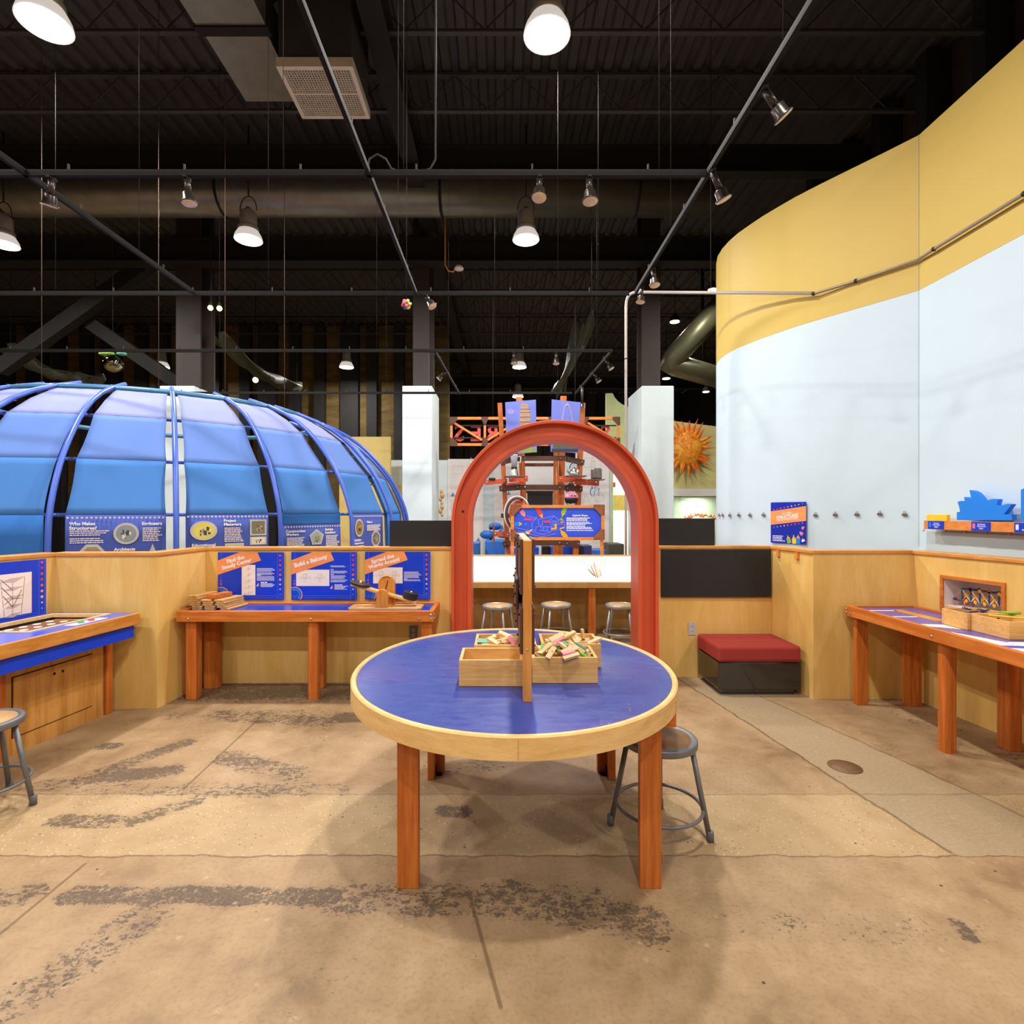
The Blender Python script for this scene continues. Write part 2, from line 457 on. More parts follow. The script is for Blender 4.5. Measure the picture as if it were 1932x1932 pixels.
    val = mth('ADD', mth('MULTIPLY_ADD', rag, 1.7, mth('MULTIPLY', dark_marks, .62)), mth('MULTIPLY_ADD', rag2, .7, mth('MULTIPLY', rag3, .5)))
    sm = mth('MULTIPLY', sstep(val, 1.80, 2.02), mth('MULTIPLY_ADD', rag3, .7, .45), None, True)
    sm = mth('MAXIMUM', sm, mth('MULTIPLY', dark_marks, .16))
    col = mix(mth('MULTIPLY', sm, .86), col, S(66,56,52))
    # random scuffs, black gum spots, pale chips
    v2 = nd(nt, 'ShaderNodeTexVoronoi'); v2.inputs['Scale'].default_value = 13; L(P, v2.inputs['Vector'])
    c2 = nd(nt, 'ShaderNodeSeparateColor'); L(v2.outputs['Color'], c2.inputs[0])
    gum = mth('MULTIPLY', sstep(v2.outputs['Distance'], .095, .06), sstep(c2.outputs[0], .72, .74))
    chip = mth('MULTIPLY', sstep(mth('ADD', v2.outputs['Distance'], mth('MULTIPLY', fine, .25)), .32, .12), sstep(c2.outputs[2], .88, .9))
    col = mix(mth('MULTIPLY', gum, .85), col, S(58,50,46)); col = mix(mth('MULTIPLY', chip, .55), col, S(232,204,164))
    # joints and cracks
    def ln(a, c):
        return seg(g(*a), g(*c), .010)
    crk = mth('MAXIMUM', sstep(mth('ABSOLUTE', mth('SUBTRACT', Yw, 2.359)), .0075, .002),
              mth('MULTIPLY', sstep(mth('ABSOLUTE', mth('SUBTRACT', Yw, 2.875)), .010, .003), .55))
    crk = mth('MULTIPLY', crk, mth('MULTIPLY_ADD', rag2, .8, .35))
    for a, c in (((0,1762),(160,1630)), ((345,1490),(500,1345)), ((885,1685),(945,1900))):
        crk = mth('MAXIMUM', crk, mth('MULTIPLY', ln(a, c), .75))
    jl = mth('MULTIPLY', mth('MULTIPLY', sstep(mth('ABSOLUTE', dl), .014, .004), sstep(Yw, 2.36, 2.38)), .8)
    jr = mth('MULTIPLY', mth('MULTIPLY', sstep(mth('ABSOLUTE', dr), .014, .004), sstep(Yw, 2.36, 2.38)), .6)
    crk = mth('MAXIMUM', crk, mth('MAXIMUM', jl, jr))
    col = mix(mth('MULTIPLY', crk, .8), col, S(104,76,48))
    mul = nd(nt, 'ShaderNodeMix', data_type='RGBA', blend_type='MULTIPLY'); mul.inputs[0].default_value = 1; L(col, mul.inputs[6]); mul.inputs[7].default_value = (.68, .665, .67, 1)
    L(mul.outputs[2], b.inputs['Base Color'])
    bp = nd(nt, 'ShaderNodeBump'); bp.inputs['Strength'].default_value = .25; bp.inputs['Distance'].default_value = .006
    L(mth('SUBTRACT', mth('ADD', mth('MULTIPLY', mid, .6), mth('MULTIPLY', fine, .4)), crk), bp.inputs['Height'])
    L(bp.outputs['Normal'], b.inputs['Normal'])
    L(mth('MULTIPLY_ADD', mid, .3, .38), b.inputs['Roughness'])
    return m
HX0, HX1, HY0, HY1, HZ = -20.0, 9.0, -8.0, 27.0, 7.45
struct(MB().box(HX0-.2, HX1+.2, HY0-.2, HY1+.2, -.2, 0), 'floor', floor_material())

# ================================================================= ceiling
mb = MB()
px = HX0; pitch = .24; prof = []
while px < HX1:
    prof += [(px, HZ), (px+.10, HZ), (px+.13, HZ+.05), (px+.21, HZ+.05)]; px += pitch
prof = [(max(HX0, min(HX1, a)), z) for a, z in prof] + [(HX1, HZ+.1), (HX0, HZ+.1)]
mb.prism([(a, HY0, z) for a, z in prof], (0, HY1-HY0, 0))
ceil = struct(mb, 'ceiling', M['deck'])
def cpart(mb, name, mat, label=None):
    o = mb.build(name, mat, ceil)
    if label: o['label'] = label
    return o
for i, y in enumerate([1.6, 3.1, 4.6, 6.1, 7.3, 11.6, 13.2, 14.8, 16.4, 18, 19.6, 21.2]):     # bar joists
    mb = MB(); zt, zb = HZ-.03, HZ-.55
    mb.box(HX0, HX1, y-.035, y+.035, zt-.04, zt); mb.box(HX0, HX1, y-.03, y+.03, zb, zb+.035)
    x = HX0
    while x < HX1-.6:
        mb.beam((x, y, zb+.04), (x+.45, y, zt-.03), .016, .016); mb.beam((x+.45, y, zt-.03), (x+.9, y, zb+.04), .016, .016); x += .9
    cpart(mb, 'joist', M['deck'])
def ibeam(p0, p1, w, h, t=.025):
    p0, p1 = Vector(p0), Vector(p1); mb = MB(); zz = Vector((0,0,1))
    mb.beam(p0+zz*(h/2-t/2), p1+zz*(h/2-t/2), w, t); mb.beam(p0-zz*(h/2-t/2), p1-zz*(h/2-t/2), w, t); mb.beam(p0, p1, t, h-2*t)
    return mb
cpart(ibeam((HX0, 9.95, 6.27), (HX1, 9.95, 6.27), .3, .42), 'steel_beam', M['steelb'])
cpart(ibeam((HX0, 8.1, 6.75), (HX1, 8.1, 6.75), .2, .40), 'steel_beam', M['steelb'])
cpart(ibeam((-1.36, HY0, 6.85), (-1.36, 22, 6.85), .25, .35), 'steel_beam', M['steelb'])
cpart(ibeam((HX0, 20.0, 6.27), (HX1, 20.0, 6.27), .3, .42), 'steel_beam', M['steelb'])

# ========================================================= hall outer walls
ochre = wood('hall_ochre', S(78,62,30), S(112,90,46), (1,1,4), 1.5, .8)
dark = pm('hall_dark', S(22,21,22), .8, 0, .2, 2)
mbk = MB(); mbk.box(HX0, HX1, HY1, HY1+.2, 0, HZ); wb = struct(mbk, 'wall_back', pm('hall_dark_brown', S(48,40,30), .8, 0, .2, 2))

x = HX0+.3; k = 0
while x < HX1:
    if k % 7 != 5:
        wb_s = MB().box(x-.13, x+.13, HY1-.25, HY1-.031, 0, HZ-.02); wb_s.build('stud', dark, wb)
    x += .72 if k % 3 else .5; k += 1
mbl = MB(); mbl.box(HX0-.2, HX0, HY0, HY1, 0, HZ); struct(mbl, 'wall_left', dark)
mbr = MB(); mbr.box(HX1, HX1+.2, HY0, HY1, 0, HZ); struct(mbr, 'wall_far_right', dark)
mbr = MB(); mbr.box(5.75, 5.9, HY0, 10.6, 0, HZ-.005); wr = struct(mbr, 'wall_right_partition', pm('hall_brown', S(60,48,32), .8, 0, .3, 3))
mbr = MB(); mbr.box(HX0, -1.7, 17.2, 17.4, 0, HZ-.005); wl2 = struct(mbr, 'wall_back_partition', ochre)
x = HX0+.3; k = 0
while x < -2.0:
    wd_ = .16 if k % 3 else .28; MB().box(x-wd_, x+wd_, 16.95, 17.19, 0, HZ-.02).build('stud', dark, wl2); x += (.78, .95, .7, .86)[k % 4]; k += 1
y = -1.5
while y < 10:
    MB().box(5.42, 5.74, y-.09, y+.09, 0, HZ-.02).build('stud', dark, wr); y += .85
mbf = MB(); mbf.box(HX0, HX1, HY0-.2, HY0, 0, HZ); struct(mbf, 'wall_front', pm('hall_front', S(120,110,98), .8, 0, .1, 2))

# ========================================================= plywood low walls
RAIL = 1.165
def seg_wall(name, a, c, out, th=.10, z1=RAIL, mat=None, holes=None):
    """upright panel wall from a to c (inner face), thickness to side 'out' (+1: left of a->c)"""
    a, c = Vector((*a, 0)), Vector((*c, 0)); d = (c-a).normalized(); n = Vector((-d.y, d.x, 0))*out
    mb = MB(); Lw = (c-a).length
    def blk(s0, s1, za, zb):
        p = [a+d*s0, a+d*s1, a+d*s1+n*th, a+d*s0+n*th]
        mb.prism([q+Vector((0,0,za)) for q in p], (0,0,zb-za))
    if not holes: blk(0, Lw, 0, z1)
    else:
        s0, s1, za, zb = holes; blk(0, s0, 0, z1); blk(s1, Lw, 0, z1); blk(s0, s1, 0, za); blk(s0, s1, zb, z1)
    return struct(mb, name, mat or M['ply'])
A0, A, B, C_, D = (-3.397-.18*3.6, .5), (-3.397, 4.10), (-2.640, 4.13), (-2.598, 4.74), (-.44, 4.78)
E, Fq, P1, P2, P3 = (1.36, 4.92), (2.445, 4.93), (2.492, 4.335), (3.296, 4.345), (3.296+.1*3.9, .45)
seg_wall('wall_left_counter', A0, A, 1); seg_wall('wall_left_return', A, B, 1); seg_wall('wall_left_step', B, C_, 1)
seg_wall('wall_back_left', C_, D, 1); seg_wall('wall_back_right', E, Fq, 1); seg_wall('wall_right_step', Fq, P1, 1)
seg_wall('wall_right_return', P1, P2, 1)
dP = (Vector((*P3, 0))-Vector((*P2, 0))).normalized()
nP = Vector((-dP.y, dP.x, 0))                                  # away from the room
def onP(px):                                                   # distance along the right panel for a sight line
    k = (px-CX)/F; s = (k*P2[1]-P2[0])/(dP.x-k*dP.y); return s
h0, h1 = onP(1779), onP(1894)
yq = P2[1]+dP.y*h0; zt_ = EYE-(1089-CY)/F*yq; zb_ = .80
seg_wall('wall_right_panel', P2, P3, 1, .10, RAIL, None, (h0, h1, zb_, zt_))
caps = [(A0, A), (A, B), (B, C_), (C_, D), (E, Fq), (Fq, P1), (P1, P2), (P2, P3)]
cm = MB()
k = 1
for a, c in caps:
    a, c = Vector((*a, 0)), Vector((*c, 0)); d = (c-a).normalized(); n = Vector((-d.y, d.x, 0))
    mb = MB(); p = [a-n*.012-d*.004, c-n*.012+d*.004, c+n*.112+d*.004, a+n*.112-d*.004]
    mb.prism([q+Vector((0,0,RAIL+.0005*(k % 2))) for q in p], (0,0,.030))
    struct(mb, 'trim_%d' % k, M['capw'], .006); k += 1

# ============================================== tall curved wall, blue/yellow
path = [(3.50,.2),(3.42,2.4),(3.385,3.47),(3.39,4.40),(3.255,4.62),(3.10,4.86),(2.96,5.08),(2.85,5.27),(2.77,5.44),(2.70,5.60),(2.64,5.78),(2.59,5.95),(2.565,6.12),(2.56,6.3),(2.58,6.48),(2.64,6.68),(2.74,6.86),(2.9,7.02),(3.1,7.1)]
outp = [(q[0]+.0, q[1]) for q in path]
KW = 1.1
back = [(3.15,6.9),(2.98,6.82),(2.86,6.68),(2.78,6.5),(2.76,6.3),(2.78,6.12),(2.85,5.9),(2.97,5.66),(3.1,5.44),(3.3,5.1),(3.58,4.62),(3.60,3.4),(3.70,.2)]
path = [(x*KW, y*KW) for x, y in path]; back = [(x*KW, y*KW) for x, y in back]
def curved(z0, z1):
    mb = MB(); n = len(path); ring = path+back
    N = len(ring)
    v = [(x, y, z0) for x, y in ring]+[(x, y, z1) for x, y in ring]
    mb.add(v, [list(range(N))[::-1], list(range(N, 2*N))])
    mb.add(v, [(i, (i+1) % N, N+(i+1) % N, N+i) for i in range(N)], False)
    for i in range(4, n-1): mb.sm[len(mb.sm)-N+i] = True
    return mb
ww = struct(curved(0, 3.486), 'wall_right', M['wblue'])
cy_ = curved(3.488, 4.877).build('upper_band', M['wyel'], ww); cy_['label'] = 'yellow painted upper band of the tall curved wall'
sm_ = MB(); sm_.box(3.384*KW, 3.388*KW, 4.398*KW, 4.40*KW, RAIL+.03, 4.877); sm_.build('seam', pm('seam', S(196,206,212), .7), ww)
def onwall(px, py, off=0.0):
    """meets the curved wall along a sight line; returns point, along-wall direction, normal"""
    k = (px-CX)/F
    for (x0,y0),(x1,y1) in zip(path[:-1], path[1:]):
        den = (x1-x0)-k*(y1-y0)
        if abs(den) < 1e-9: continue
        t = (k*y0-x0)/den
        if -1e-6 <= t <= 1+1e-6:
            y = y0+t*(y1-y0); d = Vector((x1-x0, y1-y0, 0)).normalized(); n = Vector((-d.y, d.x, 0))
            if n.x > 0: n = -n
            if y0 > 6.3*KW: continue
            p = Vector((x0+t*(x1-x0), y, EYE-(py-CY)/F*y))
            return p+n*off, d, n
    raise ValueError(px)

# =============================================================== the archway
ax, ay0, ay1 = .454, 4.66, 4.95; zc = 1.401
def arch_ring(mb, r0, r1, y0, y1, n=48):
    def outl(r): return [(ax-r, 0.0)]+[(ax-r*cos(pi*i/n), zc+r*sin(pi*i/n)) for i in range(n+1)]+[(ax+r, 0.0)]
    a, c = outl(r0), outl(r1); N = len(a); o = len(mb.v)
    v = [(x, y0, z) for x, z in a]+[(x, y0, z) for x, z in c]+[(x, y1, z) for x, z in a]+[(x, y1, z) for x, z in c]
    f = []; 
    for i in range(N-1):
        f += [(i, i+1, N+i+1, N+i), (2*N+i, 3*N+i, 3*N+i+1, 2*N+i+1), (i, 2*N+i, 2*N+i+1, i+1), (N+i, N+i+1, 3*N+i+1, 3*N+i)]
    f += [(0, N, 3*N, 2*N), (N-1, 3*N-1, 4*N-1, 2*N-1)]
    mb.add(v, f)
ar = thing('archway', 'red-orange enamelled round-topped arch standing between the two back walls', 'arch', (ax, ay0, 0))
mb = MB(); arch_ring(mb, .868, .895, ay0, ay1); mb.build('outer_flange', M['orange'], ar, .004)
mb = MB(); arch_ring(mb, .758, .8675, ay0+.075, ay0+.135); mb.build('web', M['orange'], ar)
mb = MB(); arch_ring(mb, .720, .7575, ay0+.012, ay1); mb.build('inner_flange', M['orange'], ar, .004)
mb = MB(); mb.lathe([(.011,0),(.011,.004)], (ax-.80, ay0+.075, 1.507), 14, Matrix.Rotation(R(90), 3, 'X')); mb.build('bolt_hole', M['black'], ar)

# ================================================================ chalkboards
def slab_thing(name, label, cat, x0, x1, y, z0, z1, mat, th=.02, group=None, bevel=.003):
    o = MB().box(x0, x1, y, y+th, z0, z1).build(name, mat, None, bevel, base=((x0+x1)/2, y, z0)); return tag(o, label, cat, group)
p = at(1246, 1036, 4.92); q = at(1452.5, 1126, 4.92)
slab_thing('chalkboard', 'wide black chalkboard on the plywood wall above the red bench, under the rail', 'chalkboard', p.x, q.x, 4.893, q.z, RAIL-.004, M['board'])
p = at(1242, 978, 4.96); q = at(1348, 1030, 4.96)
slab_thing('chalkboard', 'small black chalkboard standing on the rail right of the arch', 'chalkboard', p.x, q.x, 4.95, RAIL+.0315, p.z, M['board'])
p = at(735, 982, 4.80); q = at(850, 1035, 4.80)
slab_thing('chalkboard', 'small black chalkboard standing on the rail left of the arch', 'chalkboard', p.x, ax-.905, 4.80, RAIL+.0315, p.z, M['board'])

# ============================================================ steel columns
def column(x0, x1, post0, post1, side, label):
    Y0 = 10.0; t = thing('steel_column', label, 'column', ((x0+x1)/2, Y0, 0))
    a = (x0-CX)/F*Y0; c = (x1-CX)/F*Y0
    MB().box(a, c, Y0, Y0+1.1, 0, 3.84).build('casing', M['lblue'], t, .01)
    a = (post0-CX)/F*(Y0+.2); c = (post1-CX)/F*(Y0+.2)
    mb = MB(); m_ = (a+c)/2
    mb.box(a, c, Y0+.15, Y0+.18, 3.85, HZ-.06) if False else mb.box(a, a+(c-a)*.86, Y0+.15, Y0+.2, 3.85, HZ-.02)
    mb.box(m_-.02, m_+.02, Y0+.2, Y0+.5, 3.85, HZ-.02); mb.box(a, c, Y0+.5, Y0+.54, 3.85, HZ-.02)
    o = mb.build('post', pm('column_steel', S(52,42,37), .6, 0, .1, 4), t); return t
column(301, 366, 335, 388, 1, 'boxed steel column rising behind the blue tent')
column(759, 815, 780, 815, 1, 'boxed steel column just left of the arch')
column(1211, 1271.5, 1210, 1250, -1, 'boxed steel column just right of the arch')
# cross brace of the left bay
def single(mb, name, mat, label, cat, base, group=None, bevel=0):
    return tag(mb.build(name, mat, None, bevel, base=base), label, cat, group)
a, c = at(0, 697, 10.35), at(330, 462, 10.35)
single(MB().beam(a, c, .2, .26), 'brace', M['steelb'], 'long dark diagonal brace rising to the right above the tent', 'brace', a)
a, c = at(160, 602, 10.62), at(338, 725, 10.62)
single(MB().beam(a, c, .2, .24), 'brace', M['steelb'], 'short dark diagonal brace falling to the right above the tent', 'brace', a)

# ==================================================================== ducts
t = thing('air_duct', 'long round grey duct crossing the whole ceiling behind the lamps', 'duct', (0, 8.95, 6.75))
mb = MB(); mb.cyl((HX0+.2, 8.95, 6.75), (3.45, 8.95, 6.75), .335, None, 32); mb.build('pipe', M['duct'], t)
for xx in (-12.0, -8.2, -4.6, -1.0, 2.2):
    mb = MB(); mb.lathe([(.338,-.02),(.345,-.02),(.345,.02),(.338,.02)], (xx, 8.95, 6.75), 32, Matrix.Rotation(R(90), 3, 'Y'))
    mb.box(xx-.01, xx+.01, 8.94, 8.96, 7.08, HZ); mb.build('hanger', M['steelb'], t)
t = thing('vent_duct', 'square black ceiling duct ending in a pale egg-crate grille', 'vent', (-2.0, 6.1, 6.2))
MB().box(-2.37, -1.60, 5.72, 6.44, 6.30, HZ-.02).build('duct_box', M['deck'], t)
gm = pm('grille_cream', S(206,198,180), .5, 0, .05)
mb = MB()
for k in range(26):
    u = -2.36+.75*k/25; mb.box(u-.0045, u+.0045, 5.74, 6.43, 6.212, 6.220)
for k in range(24):
    u = 5.74+.69*k/23; mb.box(-2.36, -1.61, u-.0045, u+.0045, 6.212, 6.220)
mb.build('grille', gm, t)
mb = MB()
for a in ((-2.39,-2.345,5.70,6.46), (-1.625,-1.58,5.70,6.46)): mb.box(*a, 6.2, 6.299)
for a in ((-2.345,-1.625,5.70,5.745), (-2.345,-1.625,6.415,6.46), (-2.345,-1.625,6.07,6.09)): mb.box(*a, 6.2, 6.299)
mb.build('frame', gm, t)
t = thing('flat_duct', 'flat grey sheet-metal duct running away along the ceiling beside the grille', 'duct', (-2.8, 4, 6.5))
MB().box(-3.15, -2.43, .5, 5.55, 6.5, 6.95).build('section', M['duct'], t)
MB().box(-3.12, -2.46, 5.66, 6.58, 6.5, 6.95).build('section', M['duct'], t)
MB().box(-3.17, -2.41, 5.55, 5.66, 6.48, 6.97).build('joint', M['steelb'], t)
for y in (2, 5.6): MB().box(-2.8, -2.78, y, y+.02, 6.97, HZ).build('hanger', M['steelb'], t)
t = thing('air_duct', 'bent round green-grey duct seen in the gap between right column and curved wall', 'duct', tuple(at(1255, 685, 13)))
mb = MB(); a, c, e = at(1390, 545, 12.2), at(1262, 686, 13.0), at(1420, 730, 13.6); mb.tube([a, a.lerp(c,.93), c, c.lerp(e,.07), e], .26, 20); mb.build('pipe', pm('duct_olive', S(110,108,84), .4, .4, .1, 4), t)
for q in (a.lerp(c,.5), c.lerp(e,.4)): MB().tube([q, (q.x, q.y, HZ)], .02, 6).build('hanger', M['steelb'], t)
# =================================================================== lamps
LZ = 5.68
def pendant(label, loc, on=True):
    t = thing('pendant_lamp', label, 'lamp', loc, 'round pendant lamps over the hall')
    mb = MB(); mb.lathe([(.150,.135),(.152,.14),(.150,.19),(.130,.215),(.125,.23),(.12,.42),(.05,.47),(.03,.5)], (0,0,0), 28)
    mb.build('housing', pm('lamp_housing', S(196,188,180), .35, .3, .04), t, base=(0,0,0))
    MB().lathe([(.207,0),(.203,.02),(.192,.06),(.170,.10),(.149,.134),(.140,.134),(.165,.09),(.186,.055),(.195,.012),(.199,0)], (0,0,0), 28).build('bloom_skirt', glow('bloom_glow', (1,.90,.82), .75), t, base=(0,0,0))  # lamp skirt given a glow to imitate bloom around the lens
    MB().lathe([(.001,-.012),(.12,-.012),(.194,-.004),(.194,.006)], (0,0,0), 28).build('lens', lens_on, t, base=(0,0,0))
    mb = MB(); mb.tube([(.13*cos(a), 0, .45+.22*sin(a)) for a in [pi*i/12 for i in range(13)]], .008, 6); mb.build('bail', M['cablem'], t, base=(0,0,0))
    MB().cyl((0,0,.665),(0,0,HZ-LZ-.01), .012, None, 8).build('cord', M['steelb'], t, base=(0,0,0))
    return t
lamps = [((.39,4.74), 'nearest bright pendant lamp, top centre over the arch'), ((-3.92,4.63), 'nearest bright pendant lamp at the far left, seen tilted'),
         ((.36,8.3), 'pendant lamp hanging in front of the long duct, straight above the arch'), ((-3.90,8.3), 'pendant lamp hanging in front of the long duct, above the blue tent'), ((-7.80,8.45), 'pendant lamp cut by the left edge, in front of the long duct'),
         ((-4.5,15.6), 'distant pendant lamp between the left and middle columns'), ((.49,15.6), 'distant pendant lamp right above the hanging truss sign'), ((-9.83,15.6), 'distant pendant lamp low behind the tent beside the left column'), ((.56,19.6), 'farthest pendant lamp just behind the tower posters')]
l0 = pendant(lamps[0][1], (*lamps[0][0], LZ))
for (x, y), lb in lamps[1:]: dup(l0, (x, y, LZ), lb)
def disk(x, y, z, power, size=.24, col=(1,.955,.90)):
    l = bpy.data.lights.new('disk_light', 'AREA'); l.shape = 'DISK'; l.size = size; l.energy = power; l.color = col
    o = bpy.data.objects.new('disk_light', l); COL.objects.link(o); o.location = (x, y, z)
PW = 165
for (x, y), lb in lamps: disk(x, y, LZ-.03, PW*(1.35 if y < 9 and x > -7 else 1))
for x, y in [(-8.6,1.2),(-4.4,1.2),(.4,1.2),(4.75,1.2),(-8.6,-2.4),(-4.4,-2.4),(.4,-2.4),(4.75,-2.4),(-4.4,-6),(.4,-6),(4.75,-6),(4.75,8.9),(5.6,15.6),(-12,8.5),(3.5,21.5)]:
    disk(x, y, LZ-.03, PW)

# ============================================================ track lighting
TZ = 3.55
def track(name, pts, label, cables):
    t = thing(name, label, 'track', tuple(pts[0]))
    for a, c in zip(pts[:-1], pts[1:]):
        a, c = Vector(a), Vector(c); mb = MB(); mb.beam(a, c, .024, .024); mb.build('rail', M['track'], t)
        mb = MB(); mb.beam(a+Vector((0,0,.0195)), c+Vector((0,0,.0195)), .020, .012); mb.build('raceway', M['steelb'], t)
        nclip = max(2, int((c-a).length/.7))
        for i in range(nclip):
            q = a.lerp(c, (i+.5)/nclip); MB().box(q.x-.005, q.x+.005, q.y-.005, q.y+.005, q.z+.028, q.z+.062).build('clip', M['cablem'], t)
    for q in cables: MB().tube([(q[0], q[1], TZ+.026), (q[0], q[1], q[2] if len(q) > 2 else HZ)], .0018, 5).build('suspension_cable', M['cablem'], t)
    return t
track('lighting_track', [(-6.5,3.28,TZ),(1.235,3.28,TZ)], 'nearest crosswise lighting track in front of the long duct', [(-3.6,3.28),(-1.33,3.28),(-.6,3.28),(.95,3.28)])
track('lighting_track', [(-8.5,5.08,TZ),(1.19,5.08,TZ)], 'middle crosswise lighting track passing the colourful ball', [(-4.2,5.08),(-2.2,5.08),(-.9,5.08),(.52,5.08),(.9,5.08)])
track('lighting_track', [(-9.5,6.88,TZ),(-.87,6.88,TZ),(1.40,6.88,TZ)], 'far crosswise lighting track over the tower posters', [(-3.6,6.88),(-1.6,6.88),(-.1,6.88),(1.2,6.88)])
track('lighting_track', [(-.81,.4,TZ),(-.81,3.255,TZ),(-.81,5.06,TZ)], 'lengthwise lighting track descending from top centre-left', [(-.81,2.0),(-.81,4.2)])
track('lighting_track', [(1.245,.4,TZ),(1.245,3.255,TZ),(1.245,5.05,TZ)], 'lengthwise lighting track along the curved yellow wall, with four heads', [(1.245,2.4),(1.245,4.0)])
track('lighting_track', [(-2.89,.9,TZ),(-2.89,3.255,TZ),(-2.89,5.06,TZ)], 'lengthwise lighting track on the left above the tent', [(-2.89,2.2,6.5),(-2.89,4.3,6.5)])
track('lighting_track', [(-.86,6.91,TZ),(-.74,9.3,TZ-.02)], 'short oblique lighting track left of the tower posters', [(-.8,8)])
track('lighting_track', [(1.39,6.91,TZ),(1.25,9.3,TZ-.02)], 'short oblique lighting track right of the tower posters', [(1.32,8)])
track('lighting_track', [(-8.0,9.3,TZ),(1.2,9.32,TZ)], 'farthest crosswise lighting track, thin, behind the tower posters', [(-5,9.3),(-2,9.3)])
def spot(label, loc, tilt=(0,0), s=1.0, drop=.10):
    """head hangs from loc; tilt = (about X, about Y) degrees"""
    rot = Matrix.Rotation(R(tilt[1]), 3, 'Y') @ Matrix.Rotation(R(tilt[0]), 3, 'X')
    t = thing('track_light', label, 'spotlight', loc)
    o = root_loc(t); pt = lambda z: o+Vector((0,0,-.016))+rot @ Vector((0,0,z*s))
    MB().box(o.x-.012, o.x+.012, o.y-.03, o.y+.03, o.z-.030, o.z-.0125).build('adapter', M['steelb'], t)
    MB().cyl(pt(-.01), pt(-drop), .019*s, None, 14).build('stem', pm('spot_bronze', S(70,62,58), .3, .6, .1), t)  # added fill light under the soffit, no fitting, brightens the lettering wall
    mb = MB(); mb.lathe([(.030*s,0),(.034*s,-.004*s),(.036*s,-.05*s),(.048*s,-.056*s),(.048*s,-.062*s)], pt(-drop), 20, rot)
    mb.build('head', pm('spot_bronze', S(70,62,58), .3, .6, .1), t)
    MB().lathe([(.001,-.0645*s),(.043*s,-.0635*s),(.044*s,-.0605*s)], pt(-drop), 20, rot).build('lamp_glass', lens_off, t)
    return t
spot('black track light hanging straight down at left, before the long duct', (-1.916,3.28,TZ), (0,-6))
spot('black track light where the left lengthwise track meets the nearest crosswise track', (-2.74,3.285,TZ), (10,14))
spot('left one of two track lights hanging side by side before the duct', (.225,3.28,TZ), (-14,2), 1.0, .09)
spot('right one of two track lights hanging side by side before the duct', (.525,3.28,TZ), (-6,-2), 1.05, .09)
spot('largest bronze track light, highest on the right-hand track', (1.255,2.60,TZ), (4,-40), 1.0, .10)
spot('bronze track light second from the top on the right-hand track', (1.25,3.22,TZ), (4,-24), 1.0, .12)
spot('track light low on the right-hand track, above its last neighbour', (1.26,4.52,TZ), (-12,-2), .95)
spot('last track light of the right-hand track, by the bent conduit', (1.26,4.88,TZ), (-6,8), .9)
spot('track light by the top of the left boxed column under the middle crosswise track', (-.72,5.06,TZ), (-14,-30), .95, .09)
spot('small track light next to the distant lamp on the far crosswise track', (.14,6.88,TZ), (-14,-3), .95)
spot('small track light on the far crosswise track above the arch poster', (.68,6.88,TZ), (-10,0), .95)
spot('small track light on the short oblique track left of the tower', (-.82,7.8,TZ), (-8,40), .95)
spot('topmost small track light on the short oblique track right of the tower', (1.37,7.2,TZ), (-10,-30), .95)
spot('middle small track light on the short oblique track right of the tower', (1.33,7.9,TZ), (-10,-30), .95)
spot('lowest small track light on the short oblique track right of the tower', (1.28,8.7,TZ), (-4,0), 1.0, .30)

# pale conduit: up behind the arch, across, then along the curved wall
cz = EYE+2.045*KW
t = thing('conduit_pipe', 'pale metal conduit rising behind the arch and following the curved yellow wall', 'pipe', (1.69,7.4,0))
zt2 = EYE+(CY-551)/F*7.4; e0 = Vector((1.69,7.4,zt2-.2)); w0 = Vector((2.92*KW,5.05*KW,cz)); hd = (w0-Vector((1.69,7.4,zt2))).normalized()
pts = [(1.69,7.4,.0), e0]+[Vector((1.69,7.4,zt2))+(Vector((0,0,-.2))*(1-u)**2+hd*.2*u*u) for u in (.2,.4,.6,.8,1)]+[w0-hd*.03]
MB().tube(pts, .0185, 10).build('pipe', M['conduit'], t)
wpts = [w0-hd*.03, w0]+[onwall(px, 500, .03)[0]*1 for px in (1600, 1660, 1736)]
wpts = [Vector((q.x, q.y, cz)) for q in wpts]+[Vector((3.352*KW,4.2*KW,cz)), Vector((3.35*KW,3.47*KW,cz)), Vector((3.39*KW,2.2*KW,cz)), Vector((3.46*KW,.3*KW,cz))]
MB().tube(wpts, .0140, 10).build('wall_run', pm('conduit_tan', S(150,136,116), .4, .3, .05), t)
for q in (Vector((1.69,7.4,3.6)), wpts[0].lerp(w0,.5), wpts[2].lerp(wpts[3],.3), wpts[5], wpts[6]): MB().sphere(q, .021, 10).build('coupling', M['cablem'], t)
q = Vector((1.69,7.4,zt2)).lerp(w0,.52); MB().tube([q, (q.x, q.y, HZ)], .004, 6).build('suspension_cable', M['cablem'], t)

